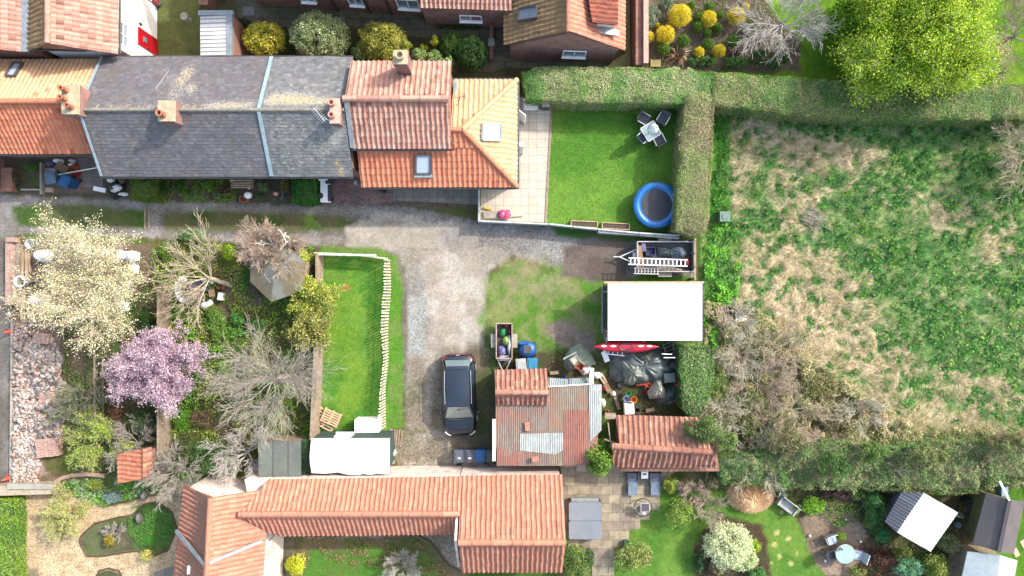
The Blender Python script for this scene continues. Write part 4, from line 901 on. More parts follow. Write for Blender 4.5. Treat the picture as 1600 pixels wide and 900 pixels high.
roof('roof', [[(-4.75, 14.5, 2.7), (-.02, 14.35, 2.7), (-.02, 18.5, 5.3), (-4.75, 18.5, 5.3)]], PAN_PINK, h4, pitch=.24, row=.32, amp=.05)
window(h4, (-2.22, 14.54, .95), (1, -.03), 1.15, .65, (-.03, -1), WHITE, GLASS)
MB().tube((-.25, 14.35, .05), (-.2, 14.3, 2.6), .05).build('downpipe', BLACK, h4, w=True)
h5 = thing('house', 'brick gable ended house with a black framed rooflight and a tiled dormer', 'house', (2.75, 16, 0))
gable_walls([(-.1, 12.75), (5.55, 12.55), (5.65, 24), (-.1, 24)], 0, 2.2, [((-.1, 12.77, 2.2), (5.6, 12.58, 2.2), (2.75, 12.67, 4.3))]).build('wall', BRICK2, h5, w=True)
roof('roof', [[(-.42, 12.72, 2.25), (-.42, 24, 2.25), (2.75, 24, 4.55), (2.75, 12.6, 4.55)]], PAN_MOSS, h5, pitch=.24, row=.32, amp=.035)
roof('roof', [[(5.95, 12.5, 2.1), (5.95, 24, 2.1), (2.75, 24, 4.55), (2.75, 12.6, 4.55)]], PAN_OUT, h5, pitch=.24, row=.32, amp=.035)
ridge(MB(), (2.75, 12.55, 4.57), (2.75, 24, 4.57), .11).build('ridge_tiles', PAN_OUT, h5, w=True)
window(h5, (3.35, 12.6, .95), (1, -.035), 1.2, .8, (-.035, -1), WHITE, GLASS)
fz = plane_z((-.42, 12.7, 2.25), (-.42, 24, 2.25), (2.75, 12.6, 4.55)); rooflight(h5, [on_slope(a, b, fz) for a, b in ((811, 34), (840, 29), (840, 10), (813, 15))], BLACK, GLASS)
m = MB(); fz = plane_z((5.95, 12.5, 2.1), (5.95, 24, 2.1), (2.75, 12.6, 4.55))
D0 = [on_slope(a, b, fz) for a, b in ((938, 27), (968, 27), (975, -20), (920, -20))]
roof('dormer_roof', [[(4.0, 13.2, 4.1), (5.3, 13.2, 3.75), (5.3, 17, 3.75), (3.3, 17, 4.3)]], m_tile('dark_red_tile', [S(176, 96, 76), S(150, 80, 66), S(190, 110, 86)], .4, (.1, .07, .06), .4), h5, pitch=.22, row=.3)
MB().prism([(4.3, 13.3), (5.2, 13.3), (5.2, 17), (3.9, 17)], 2.4, 3.7).build('dormer', WASHED, h5, w=True)
MB().beam((4.4, 13.1, 3.25), (5.5, 13.1, 2.9), .3, .1).build('lead_apron', LEAD, h5, w=True)
w = thing('garden_wall', 'tall brick garden wall with a pale coping beside the gable ended house', 'wall', (6.8, 14, 0))
MB().box((0, 2.2, 0), (.36, 8.5, 1.5)).build('brickwork', BRICK, w); MB().box((.32, 2.2, 0), (.26, 8.5, 1.75)).build('coping', M('pink_coping', S(226, 190, 176), S(200, 160, 144), 4, .9), w)
tag(MB().prism([P(a, b)[:2] for a, b in ((955, 98), (985, 78), (985, 108), (945, 110))], 0, .04).build('path', M('ochre_slab', S(176, 164, 108), S(156, 146, 96), 3, .9)), kind='structure')
tag(MB().prism([P(a, b)[:2] for a, b in ((996, 76), (1014, 74), (1014, 106), (996, 106))], 0, .06).build('path', MATS['ochre_slab']), kind='structure')
tag(MB().prism([P(a, b)[:2] for a, b in ((975, -30), (984, -30), (984, 100), (976, 100))], 0, .05).build('path', MATS['ochre_slab']), kind='structure')
tag(MB().box((*P(1023, 101)[:2], 0), (.55, .4, .25)).build('stone_block', MATS['ochre_slab']), 'pale square stone block at the end of the brick garden wall', 'stone')
PAV = m_brick('old_paving', S(120, 114, 92), S(104, 100, 78), S(72, 72, 52), .9, .6, .02, .4)
tag(MB().prism([P(a, b)[:2] for a, b in ((366, -20), (405, 4), (790, 30), (790, 90), (735, 62), (650, 58), (540, 40), (480, 30), (440, 44), (372, 46))], -.1, .03).build('paving', PAV), kind='structure')
tag(MB().prism([P(a, b)[:2] for a, b in ((792, 82), (950, 98), (948, 108), (800, 106))], -.1, .03).build('paving', PAV), kind='structure')
tag(MB().prism([P(a, b)[:2] for a, b in ((766, 42), (795, 40), (800, 104), (740, 120), (752, 96))], -.1, .026).build('paving', PAV), kind='structure')
t = thing('garden_wall', 'low brick edging wall with a pale slab dividing the back gardens near the top centre', 'wall', P(768, 70)); MB().box((0, .2, 0), (.2, 2.2, .35)).build('brickwork', BRICK, t); MB().box((0, 0, .35), (.35, .4, .06)).build('slab', CONC, t)
for (a, b) in ((530, 34), (389, 18)):
    tag(MB().box((*P(a, b)[:2], .03), (.62, .5, .03)).build('manhole_cover', M('manhole_grey', S(140, 134, 136), None, 5, .7)), 'grey %s cover set in the shaded paving %s' % (('square', 'behind the large silvery shrub') if a > 500 else ('oblong', 'near the lean-to store')), 'manhole cover')
# ---------------------------------------------------------------- patio, path and slabs
SLAB = m_brick('pale_patio_slab', S(232, 222, 206), S(218, 208, 192), S(176, 166, 150), .46, .46, .012, 0, stain=.12)
tag(MB().prism([P(a, b)[:2] for a, b in ((800, 150), (861, 158), (851, 348), (750, 344), (752, 288), (800, 288))], -.1, .05).build('patio', SLAB), kind='structure')
tag(MB().prism([P(a, b)[:2] for a, b in ((861, 158), (864, 158), (854, 349), (851, 349))], -.1, .09).build('edging', TIMBER), kind='structure')
SLABD = m_brick('grey_front_slab', S(172, 166, 156), S(152, 148, 138), S(120, 116, 106), .46, .46, .015, 0, stain=.2)
tag(MB().prism([P(a, b)[:2] for a, b in ((614, 284), (752, 284), (750, 320), (614, 313))], -.1, .04).build('front_path', SLABD), kind='structure')
STONE = m_brick('riven_stone_paving', S(196, 184, 152), S(158, 142, 130), S(128, 118, 96), .62, .5, .014, .35, stain=.3)
tag(MB().prism([P(a, b)[:2] for a, b in ((876, 728), (1048, 728), (1048, 745), (1031, 772), (1031, 796), (1015, 798), (1015, 812), (1000, 812), (1000, 826), (983, 828), (983, 850), (960, 856), (958, 960), (925, 960), (925, 870), (878, 850))], -.1, .03).build('stone_patio', STONE), kind='structure')
tag(MB().prism([P(a, b)[:2] for a, b in ((430, 826), (466, 832), (462, 870), (448, 960), (425, 960))], -.1, .03).build('side_path', PAV), kind='structure')
tag(MB().prism([P(a, b)[:2] for a, b in ((240, 895), (276, 882), (276, 960), (240, 960))], -.1, .035).build('side_path', SLABD), kind='structure')
BLOCK = m_brick('grey_block_paving', S(178, 166, 160), S(156, 144, 140), S(120, 112, 108), .2, .1, .014, stain=.25)
tag(MB().prism([P(a, b)[:2] for a, b in ((118, 245), (158, 245), (162, 296), (120, 292), (128, 270))], -.1, .025).build('block_paving', BLOCK), kind='structure')
# ---------------------------------------------------------------- outbuildings at the bottom
o1 = thing('outbuilding', 'long low outbuilding with salmon pantiles and a limewashed north wall', 'outbuilding', (-7.5, -11.3, 0))
gable_walls([(-13.9, -9.95), (-2.75, -9.88), (-2.75, -12.55), (-13.4, -12.55)], 0, 2.52).build('wall', WASHED, o1, w=True)
roof('roof', [[(-12.6, -9.95, 2.6), (-2.6, -9.78, 2.6), (-2.6, -11.27, 3.9), (-13.6, -11.3, 3.9)], [(-13.6, -11.3, 3.9), (-2.6, -11.27, 3.9), (-2.6, -12.72, 2.6), (-12.3, -12.85, 2.6)]], PAN_OUT, o1, pitch=.245, row=.34, amp=.045)
ridge(MB(), (-13.6, -11.3, 3.94), (-2.6, -11.27, 3.94), .16, .5).build('ridge_tiles', PAN_OUT, o1, w=True)
o2 = thing('outbuilding', 'wider salmon pantiled block at the right end of the long outbuilding', 'outbuilding', (0, -12, 0))
gable_walls([(-2.7, -9.84), (2.5, -9.78), (2.5, -14.5), (-2.7, -14.5)], 0, 2.52, [((2.5, -9.8, 2.5), (2.5, -14.5, 2.5), (2.5, -12.4, 4.6)), ((-2.7, -9.8, 2.5), (-2.7, -14.5, 2.5), (-2.7, -12.4, 4.6))]).build('wall', WASHED, o2, w=True)
roof('roof', [[(-2.62, -9.74, 2.6), (2.62, -9.68, 2.6), (2.62, -12.4, 4.7), (-2.62, -12.4, 4.7)], [(-2.62, -12.4, 4.7), (2.62, -12.4, 4.7), (2.62, -14.72, 2.6), (-2.62, -14.72, 2.6)]], PAN_OUT, o2, pitch=.245, row=.34, amp=.045)
ridge(MB(), (-2.62, -12.4, 4.75), (2.62, -12.4, 4.75), .16, .5).build('ridge_tiles', PAN_OUT, o2, w=True)
# house at the bottom left with ridge running south
h6 = thing('house', 'salmon tiled house at the bottom left with a pale gable facing the gardens', 'house', (-15, -12.5, 0))
gable_walls([(-16.75, -10.35), (-13.0, -10.75), (-13.4, -20), (-17.9, -20)], 0, 2.7, [((-16.75, -10.37, 2.6), (-13.0, -10.77, 2.6), (-14.8, -10.57, 4.5))]).build('wall', WASHED, h6, w=True)
ap = (-14.76, -10.28, 4.6); ap2 = (-15.3, -20, 4.6)
roof('roof', [[ap, ap2, (-18.2, -20, 2.7), (-16.98, -10.2, 2.7)]], PAN_OUT, h6, pitch=.245, row=.34, amp=.045)
roof('roof', [[ap, ap2, (-13.1, -20, 2.9), (-12.6, -10.4, 2.75)]], PAN_OUT, h6, pitch=.245, row=.34, amp=.04)
ridge(MB(), (ap[0], ap[1], 4.63), (ap2[0], ap2[1], 4.63), .13, .45).build('ridge_tiles', PAN_OUT, h6, w=True)
m = MB(); m.beam((-15.0, -13.5, 4.68), (-12.75, -12.9, 3.15), .16, .1); m.beam((-15.0, -13.5, 4.68), (-17.3, -12.5, 2.85), .16, .1); m.build('lead_strip', LEAD, h6, w=True)
MB().beam((-12.5, -13.0, 2.9), (-11.7, -12.2, 2.4), .09, .09).build('gutter_brace', BLACK, h6, w=True)
m = MB(); m.box((-16.2, -14.2, 3.3), (.3, .4, .35)); m.build('vent', WHITE, h6, w=True)
m = MB(); m.prism([(-13.3, -12.6), (-12.65, -12.6), (-12.9, -20), (-13.3, -20)], 0, 2.2); m.build('pale_side_wall', WASHED, h6, w=True)
# ---------------------------------------------------------------- sheds
GRNWALL = m_tile('green_profiled_sheet', [S(78, 104, 100), S(70, 94, 90)], .3, (.03, .04, .04), .2)
DKGREEN = M('dark_green_boards', S(64, 82, 84), S(52, 70, 72), 5, .7)
s1 = thing('shed', 'large shed with a flat bright white roof beside the field', 'shed', P(1020, 490))
x0, y0, _ = P(950, 443, 2.5); x1, y1, _ = P(1097, 532, 2.5)
MB().prism([(5.1, y0-.08), (x1-.12, y0-.08), (x1-.12, y1+.1), (5.1, y1+.1)], 0, 2.38).build('wall', DKGREEN, s1, w=True)
MB().box(((x0+x1)/2, (y0+y1)/2, 2.4), (x1-x0, y0-y1, .1)).build('roof', WHITEROOF, s1, w=True)
m = MB(); m.box(((x0+x1)/2-.05, y0+.06, 2.38), (x1-x0+.3, .1, .1)); m.build('fascia', M('tan_fascia', S(226, 190, 160), None, 4, .8), s1, w=True)
m = MB(); m.box((x1+.04, (y0+y1)/2, 2.34), (.06, y0-y1, .14)); m.build('gutter', BLACK, s1, w=True)
m = MB(); m.box((5.02, -1.2, 0), (.1, 2.6, .06)); m.box((5.06, -.2, 0), (.06, .08, 2.2)); m.box((5.06, -2.3, 0), (.06, .08, 2.2)); m.build('door_frame', CONC, s1, w=True)
window(s1, (5.1, -2.55, 1.3), (0, -1), .5, .5, (-1, 0), TIMBER, GLASS)
s2 = thing('shed', 'long shed with a bowed bright white sheet roof south of the fenced lawn', 'shed', P(546, 705))
xa, xb = -10.55, -6.45; yn, ys = -7.92, -9.68; prof = []; 
MB().prism([(xa+.08, yn), (xb-.08, yn), (xb-.08, ys+.1), (xa+.08, ys+.1)], 0, 2.0).build('wall', GRNWALL, s2, w=True)
m = MB(); k = 14; vs = []; rnd = random.Random(3)
for i in range(k+1):
    f = i/k; y = yn-.02+(ys-.05-yn)*f; z = 2.08+.42*math.sin(math.pi*f)
    for j in range(13): vs.append((xa+(xb-xa)*j/12+(.04*math.sin(f*3) if j == 0 else 0), y+(rnd.gauss(0, .035) if f > .95 else 0), z+(rnd.gauss(0, .02) if f > .75 else 0)))
m.add(vs, [(i*13+j, i*13+j+1, (i+1)*13+j+1, (i+1)*13+j) for i in range(k) for j in range(12)], True)
m.prism([(xa, yn), (xb, yn), (xb, ys), (xa, ys)], 1.98, 2.06); m.build('roof', M('white_bowed_sheet', (.82, .82, .82), (.8, .8, .81), 1, .45, fine=.01), s2, w=True)
window(s2, (-9.0, yn, 1.25), (1, 0), .85, .55, (0, 1), WHITE, GLASS, (1, 1))
s3 = thing('shed', 'flat roofed dark grey felt shed half hidden by twigs left of the bowed white roof', 'shed', P(440, 716))
x0, y0, _ = P(404, 690, 2.1); x1, y1, _ = P(470, 744, 2.1)
MB().prism([(x0+.1, y0-.1), (x1-.1, y0-.1), (x1-.1, y1+.1), (x0+.1, y1+.1)], 0, 2.0).build('wall', TIMBER, s3, w=True)
FELT = M('grey_green_felt', S(124, 132, 124), S(104, 112, 106), 1.2, .9)
m = MB(); m.box(((x0+x1)/2, (y0+y1)/2, 2.02), (x1-x0, y0-y1, .08)); m.build('roof', FELT, s3, w=True)
for dx in (-.35, .45): q = MB(); q.box(((x0+x1)/2+dx, (y0+y1)/2, 2.1), (.05, y0-y1, .012)); q.build('felt_seam', DKGREY, s3, w=True)
# hexagonal summerhouse
s4 = thing('summerhouse', 'hexagonal summerhouse with a mossy grey felt roof in the overgrown garden', 'summerhouse', P(430, 432))
hp = [P(a, b, 2.3)[:2] for a, b in ((390, 396), (447, 382), (478, 410), (470, 455), (424, 472), (391, 440))]
cx = sum(p[0] for p in hp)/6; cy = sum(p[1] for p in hp)/6; m = MB(); vs = [(x, y, 2.3) for x, y in hp]+[(cx, cy, 2.75)]; m.add(vs, [(i, (i+1) % 6, 6) for i in range(6)][::1]); m.add([(x, y, 2.22) for x, y in hp]+[(x, y, 2.3) for x, y in hp], [tuple(range(6))]+[(i, (i+1) % 6, 6+(i+1) % 6, 6+i) for i in range(6)])
m.build('roof', M('mossy_felt', S(134, 138, 132), S(122, 112, 88), 1.1, .95, lo=.42, hi=.58), s4, w=True)
MB().prism([(cx+(x-cx)*.88, cy+(y-cy)*.88) for x, y in hp], 0, 2.24).build('wall', TIMBER, s4, w=True)
m = MB(); m.box((*P(419, 435, 2.5)[:2], 2.5), (.12, .55, .08), .6); m.build('loose_board', TIMBER, s4, w=True)
# tiled little store at the lower left
s5 = thing('store', 'tiny brick store with an orange tiled roof under trees at the lower left', 'shed', P(207, 729))
a = P(188, 710, 2.1); b = P(222, 703, 2.1); c_ = P(222, 748, 2.3); d = P(186, 755, 2.1)
MB().prism([P(190, 713, 2.1)[:2], P(232, 705, 2.1)[:2], P(232, 740, 2.1)[:2], P(192, 750, 2.1)[:2]], 0, 1.85).build('wall', BRICK, s5, w=True)
roof('roof', [[P(184, 710, 1.95), P(222, 702, 2.5), P(222, 748, 2.5), P(184, 756, 1.95)]], PAN_ORANGE, s5, pitch=.26, row=.33)
roof('roof', [[P(222, 702, 2.5), P(236, 698, 1.9), P(236, 744, 1.9), P(222, 748, 2.5)]], PAN_OLD, s5, pitch=.26, row=.33)
# metal roofed workshop, patchwork of sheets
s6 = thing('workshop', 'ramshackle workshop with a rusty corrugated iron roof and an old pantile section', 'shed', P(855, 665))
gx0, gy0, _ = P(775, 580, 2.4); gx1, gy1, _ = P(938, 725, 2.4)
MB().prism([(gx0+.1, P(0, 585, 2.4)[1]), (P(855, 0, 2.4)[0], P(0, 585, 2.4)[1]), (P(855, 0, 2.4)[0], P(0, 604, 2.4)[1]), (gx1-.1, P(0, 604, 2.4)[1]), (gx1-.1, gy1+.1), (gx0+.1, gy1+.1)], 0, 2.2).build('wall', BRICK, s6, w=True)
r0 = P(773, 579, 2.5); r1 = P(854, 576, 2.5); q0 = P(774, 613, 3.3); q1 = P(857, 613, 3.3)
roof('roof', [[r0, r1, q1, q0], [q0, q1, P(858, 632, 2.65), P(774, 632, 2.65)]], PAN_OLD, s6, pitch=.26, row=.33, amp=.05)
ridge(MB(), (q0[0], q0[1], q0[2]+.03), (q1[0], q1[1], q1[2]+.03), .15, .45).build('ridge_tiles', PAN_OLD, s6, w=True)
def m_rust(name, c1, c2, c3):
    if name in MATS: return MATS[name]
    m, n, b = _new(name); p = _pos(n); a = _noise(n, p, .8, 6, .75); col = _ramp(n, a.outputs[0], [(.38, c1), (.5, c2), (.6, c3)])
    mp = n.nodes.new('ShaderNodeMapping'); mp.inputs['Scale'].default_value = (9, 1.2, 1); n.links.new(p, mp.inputs[0]); f = _noise(n, mp.outputs[0], 1.5, 5, .7)
    col = _mix(n, col, _ramp(n, f.outputs[0], [(.3, (.72,)*3), (.7, (1.2,)*3)]), 1.0, 'MULTIPLY'); n.links.new(col, b.inputs['Base Color']); b.inputs['Roughness'].default_value = .75
    MATS[name] = m; return m
RUST = m_rust('rusty_iron', S(168, 124, 108), S(150, 128, 118), S(152, 142, 132)); RUST2 = m_rust('bleached_iron', S(166, 150, 132), S(152, 138, 122), S(170, 132, 112))
GALV = m_rust('galvanised_iron', S(196, 204, 204), S(180, 186, 184), S(204, 208, 206))
ct = dict(pitch=.095, row=9, amp=.014, step=0, res=4, prof='sine', thick=.02)
ftop = lambda x, y: 2.62-(y-P(0, 605, 2.6)[1])*0-(P(0, 605, 2.6)[1]-y)*.09
def sheet(poly, z0=0.0):
    out = []
    for a, b in poly:
        z = 2.6
        for _ in range(8): x, y, _q = P(a, b, z); z = ftop(x, y)+z0
        out.append((x, y, z))
    return out
roof('roof', [sheet([(774, 632), (857, 632), (857, 728), (776, 728)])], RUST, s6, **ct)
roof('roof', [sheet([(857, 603), (922, 600), (922, 728), (857, 728)], .01)], RUST2, s6, **ct)
roof('roof', [sheet([(920, 601), (940, 601), (940, 672), (922, 690)], .03)], GALV, s6, **ct)
roof('roof_patch', [sheet([(812, 678), (880, 676), (880, 703), (868, 710), (845, 692), (828, 704), (812, 704)][0:4]+[(812, 704)], .025)], GALV, s6, **ct)
roof('roof_patch', [sheet([(776, 700), (812, 706), (812, 727), (776, 727)], .022)], m_rust('red_oxide_iron', S(178, 118, 102), S(164, 106, 94), S(172, 134, 120)), s6, **ct)
roof('roof_patch', [sheet([(880, 640), (920, 640), (920, 727), (880, 727)], .02)], m_rust('red_oxide_iron', 0, 0, 0), s6, **ct)
GS = m_tile('clear_blue_corrugated', [S(150, 170, 178), S(206, 216, 220)], .5, (.1, .12, .14), .3, edge=.4, rowline=0)
roof('lean_to_sheet', [[P(857, 590, 2.1), P(889, 592, 2.1), P(889, 603, 2.45), P(857, 603, 2.45)]], GS, s6, pitch=.1, row=4, amp=.015, step=0, prof='sine', thick=.02)
roof('lean_to_sheet', [[P(889, 592, 2.15), P(922, 590, 2.15), P(924, 602, 2.5), P(889, 603, 2.5)]], GS, s6, pitch=.1, row=4, amp=.015, step=0, prof='sine', thick=.02)
m = MB(); m.beam(P(772, 655, 2.65), P(772, 720, 2.5), .16, .06); m.beam(P(857, 604, 2.68), P(924, 600, 2.68), .05, .04); m.beam(P(925, 575, 2.5), P(924, 600, 2.66), .2, .05); m.build('edge_board', WHITE, s6, w=True)
m = MB(); m.box(P(824, 666, 2.52), (.25, .45, .07), .1); m.box(P(836, 717, 2.5), (.33, .25, .06), .3); m.build('loose_tile', PAN_OUT, s6, w=True)
# broken pantile shed
s7 = thing('shed', 'old pantiled shed with a broken left corner, swallowed by brambles on its right', 'shed', P(1030, 690))
MB().prism([P(962, 650, 0)[:2], P(1100, 662, 0)[:2], P(1108, 722, 0)[:2], P(962, 722, 0)[:2]], 0, 1.9).build('wall', BRICK, s7, w=True)
ra = P(956, 697, 3.0); rb = P(1112, 706, 3.0)
roof('roof', [[P(962, 649, 2.2), P(1090, 652, 2.2), rb, P(968, 697, 3.0)]], PAN_OLD, s7, pitch=.27, row=.34, amp=.055)
roof('roof', [[ra, rb, P(1120, 728, 2.2), P(958, 729, 2.2)]], PAN_OLD, s7, pitch=.27, row=.34, amp=.055)
ridge(MB(), (ra[0], ra[1], ra[2]+.03), (rb[0], rb[1], rb[2]+.03), .16, .5).build('ridge_tiles', PAN_OLD, s7, w=True)
m = MB(); m.beam(P(945, 650, 2.2), P(962, 650, 2.2), .3, .1); m.beam(P(944, 686, 2.4), P(962, 692, 2.4), .07, .07); m.beam(P(950, 660, 2.2), P(955, 700, 2.4), .06, .08); m.build('rafters', TIMBER, s7, w=True)
# sheds at the lower right
s8 = thing('shed', 'tilted shed with one white and one grey ribbed metal slope', 'shed', P(1440, 812))
WR = m_tile('white_ribbed_metal', [(.56, .56, .57), (.52, .52, .53)], .5, (.3, .3, .3), .1, edge=.2, rowline=0); GR = m_tile('grey_ribbed_metal', [S(150, 150, 162), S(142, 142, 154)], .5, (.1, .1, .12), .1, edge=.15, rowline=0)  # dark stripes in the colour stand for the shading of the ribs
ra, rb = P(1443, 770, 2.6), P(1402, 832, 2.6); ea, eb = P(1497, 801, 1.95), P(1454, 862, 1.95); wa, wb = P(1409, 769, 1.95), P(1383, 815, 1.95)
roof('roof', [[ra, rb, eb, ea]], WR, s8, pitch=.16, row=9, amp=.02, step=0, prof='rib', thick=.03)
roof('roof', [[ra, rb, wb, wa]], GR, s8, pitch=.16, row=9, amp=.02, step=0, prof='rib', thick=.03)
MB().prism([P(1432, 776, 1.9)[:2], P(1488, 804, 1.9)[:2], P(1448, 852, 1.9)[:2], P(1408, 820, 1.9)[:2]], 0, 1.9).build('wall', GR, s8, w=True)
s9 = thing('shed', 'dark grey felt roofed shed beside the lower right lawn', 'shed', P(1555, 815))
ra, rb = P(1577, 781, 2.8), P(1560, 862, 2.8)
FD = M('brown_grey_felt', S(112, 104, 106), S(98, 94, 100), 1.4, .95)
m = MB(); pl = [P(1541, 770, 2.2), ra, rb, P(1520, 850, 2.2)]; pr = [ra, P(1601, 784, 2.2), P(1584, 866, 2.2), rb]
for q in (pl, pr): m.add([Vector(v) for v in q]+[Vector(v)-Vector((0, 0, .06)) for v in q], [(3, 2, 1, 0), (4, 5, 6, 7)]+[(i, (i+1) % 4, 4+(i+1) % 4, 4+i) for i in range(4)])
m.build('roof', FD, s9, w=True)
MB().beam((ra[0], ra[1], 2.83), (rb[0], rb[1], 2.83), .2, .03).build('ridge_felt', M('dark_ridge_felt', S(80, 76, 84), None, 3, .9), s9, w=True)
MB().prism([P(1556, 778, 2.1)[:2], P(1596, 788, 2.1)[:2], P(1580, 858, 2.1)[:2], P(1542, 848, 2.1)[:2]], 0, 2.1, False).build('wall', M('mossy_cladding', S(140, 130, 84), S(110, 112, 70), 3, .9), s9, w=True)
MB().beam(P(1562, 752, 2.3), P(1577, 782, 2.85), .1, .06).build('barge_board', WHITE, s9, w=True)
s10 = thing('shed', 'pale blue grey roofed shed cut by the bottom right edge', 'shed', P(1545, 890))
m = MB(); ra, rb = P(1563, 868, 2.7), P(1552, 960, 2.7)
pl = [P(1512, 862, 2.1), ra, rb, P(1490, 960, 2.1)]; pr = [ra, P(1590, 876, 2.1), P(1575, 960, 2.1), rb]
for q in (pl, pr): m.add([Vector(v) for v in q]+[Vector(v)-Vector((0, 0, .06)) for v in q], [(3, 2, 1, 0), (4, 5, 6, 7)]+[(i, (i+1) % 4, 4+(i+1) % 4, 4+i) for i in range(4)])
m.build('roof', M('pale_felt', S(206, 218, 222), S(180, 196, 204), 1.2, .7), s10, w=True)
MB().prism([P(1526, 870, 2.0)[:2], P(1584, 878, 2.0)[:2], P(1570, 960, 2.0)[:2], P(1506, 960, 2.0)[:2]], 0, 2.0, False).build('wall', TIMBER, s10, w=True)
tag(MB().prism([P(a, b)[:2] for a, b in ((1492, 858), (1512, 852), (1520, 880), (1506, 930), (1488, 930))], 0, .8).build('water_tank', M('slate_blue_cover', S(110, 124, 140), S(90, 104, 120), 2, .6)), 'slate blue flat cover beside the pale grey shed roof at the bottom right', 'tank cover')
# ---------------------------------------------------------------- hedges
def hedge(poly, h, cols, label, name='hedge', seed=1, leaf=.07, dens=1.0, group=None, zt=None, patches=None, wave=.2, rough=15):
    """clipped hedge: poly = outline of its TOP in pixels; leaves on an uneven top and sides over a twiggy core"""
    out = [P(a, b, h)[:2] for a, b in poly]; cx = sum(p[0] for p in out)/len(out); cy = sum(p[1] for p in out)/len(out)
    t = thing(name, label, 'hedge', (cx, cy, 0), 0, group); rs = np.random.RandomState(seed)
    core = [(x+(cx-x)*0+0, y) for x, y in out]
    # shrink by moving each vertex inwards
    n = len(out); sh = []
    A = sum(out[i][0]*out[(i+1) % n][1]-out[(i+1) % n][0]*out[i][1] for i in range(n)); sg = 1 if A > 0 else -1
    for i in range(n):
        a, b, c = Vector(out[i-1]), Vector(out[i]), Vector(out[(i+1) % n]); e = ((b-a).normalized()+(c-b).normalized()); e = e.normalized() if e.length > .01 else (c-b).normalized()
        nn = Vector((-e.y, e.x))*sg; sh.append((b+nn*.16)[:])
    MB().prism(sh, 0, h-.18-wave*.55).build('twig_core', M('hedge_core', (.12, .105, .07), (.08, .085, .05), 5), t, w=True)
    lo = np.array(out).min(0); hi = np.array(out).max(0); area = abs(A)/2
    nt = int(dens*2.6*area/(leaf*leaf*.55)); k = int(nt*(hi-lo).prod()/area)
    x = lo[0]+(hi[0]-lo[0])*rs.rand(k); y = lo[1]+(hi[1]-lo[1])*rs.rand(k); d = sdist(poly, 800+x*F/(H-h), 450-y*F/(H-h))+(fbm(x, y, 1.6, 3, seed)-.5)*rough
    m = d > 0; x, y, d = x[m], y[m], d[m]
    edge = np.clip(d/9, 0, 1); z = h-.17*(1-edge)**2+wave*(fbm(x, y, 1.1, 4, seed+1)-.5)*2-.12*rs.rand(len(x))
    pt = np.stack([x, y, z], 1); nor = rs.randn(len(x), 3)*.7+np.array([.25, .15, 1.7])
    # sides
    per = []; sn = []
    L = [math.dist(out[i], out[(i+1) % n]) for i in range(n)]; T = sum(L); ns = int(dens*2.2*T*h/(leaf*leaf*.55)); ns = min(ns, 40000)
    idx = rs.choice(n, ns, p=np.array(L)/T); f = rs.rand(ns); o_ = np.array(out); a = o_[idx]; b = o_[(idx+1) % n]; p = a+(b-a)*f[:, None]
    e = (b-a)/np.linalg.norm(b-a, axis=1)[:, None]; ou = np.stack([e[:, 1], -e[:, 0]], 1)*sg; p = p+ou*(-.1+.12*rs.rand(ns, 1)+.1*(fbm(p[:, 0], p[:, 1], 1.6, 3, seed)[:, None]-.5))
    ps = np.stack([p[:, 0], p[:, 1], h*rs.rand(ns)], 1); nsd = np.stack([ou[:, 0], ou[:, 1], np.full(ns, .3)], 1)+rs.randn(ns, 3)*.6
    pos = np.vstack([pt, ps]); nor = np.vstack([nor, nsd])
    q = fbm(pos[:, 0], pos[:, 1], .9, 4, seed+7); C = np.array(cols); ci = np.clip(((q-.3)/.4*len(C)+rs.randn(len(q))*1.0), 0, len(C)-1).astype(int)
    col = C[ci]*(1.35+.36*rs.randn(len(q), 1))
    leaf_mesh('foliage', pos, nor, leaf, np.clip(col, .006, .7), t, seed=seed)
    return t
HC = [S(96, 136, 66), S(118, 150, 84), S(150, 162, 112), S(158, 146, 120), S(108, 142, 72)]
HG = [S(88, 124, 60), S(112, 138, 72), S(138, 150, 92), S(142, 128, 98), S(96, 128, 54)]
HB = [S(118, 136, 76), S(152, 146, 112), S(104, 128, 64), S(138, 128, 98)]
hedge([(815, 112), (850, 103), (1000, 105), (1080, 108), (1118, 112), (1114, 162), (1060, 160), (900, 158), (822, 152)], 2.0, HC, 'clipped hedge along the top of the square lawn, green flecked with brown', seed=3, leaf=.06)
hedge([(1118, 112), (1230, 118), (1335, 128), (1460, 130), (1640, 130), (1640, 186), (1480, 186), (1360, 183), (1260, 178), (1190, 172), (1114, 163)], 2.0, HG, 'long clipped hedge along the top of the field under the bright green tree', seed=4, leaf=.06)
hedge([(1072, 148), (1096, 143), (1117, 150), (1116, 220), (1110, 300), (1105, 362), (1080, 368), (1057, 360), (1060, 300), (1066, 220)], 2.1, HB, 'straight clipped hedge between the trampoline lawn and the field', seed=5, leaf=.058)
hedge([(202, 278), (240, 277), (240, 313), (203, 312)], 1.3, [S(84, 112, 34), S(96, 120, 40), S(60, 84, 28)], 'square mossy green hedge in front of the long slate roof', seed=6)
hedge([(455, 277), (492, 277), (491, 315), (478, 319), (456, 316)], 1.3, [S(46, 110, 28), S(58, 124, 34), S(38, 88, 24)], 'square deep green hedge left of the white machine', seed=7)
hedge([(1062, 540), (1116, 542), (1118, 600), (1090, 660), (1068, 640)], 1.8, [S(86, 122, 60), S(120, 142, 84), S(70, 96, 50)], 'ivy covered hedge end below the big white roof', seed=8, leaf=.09)
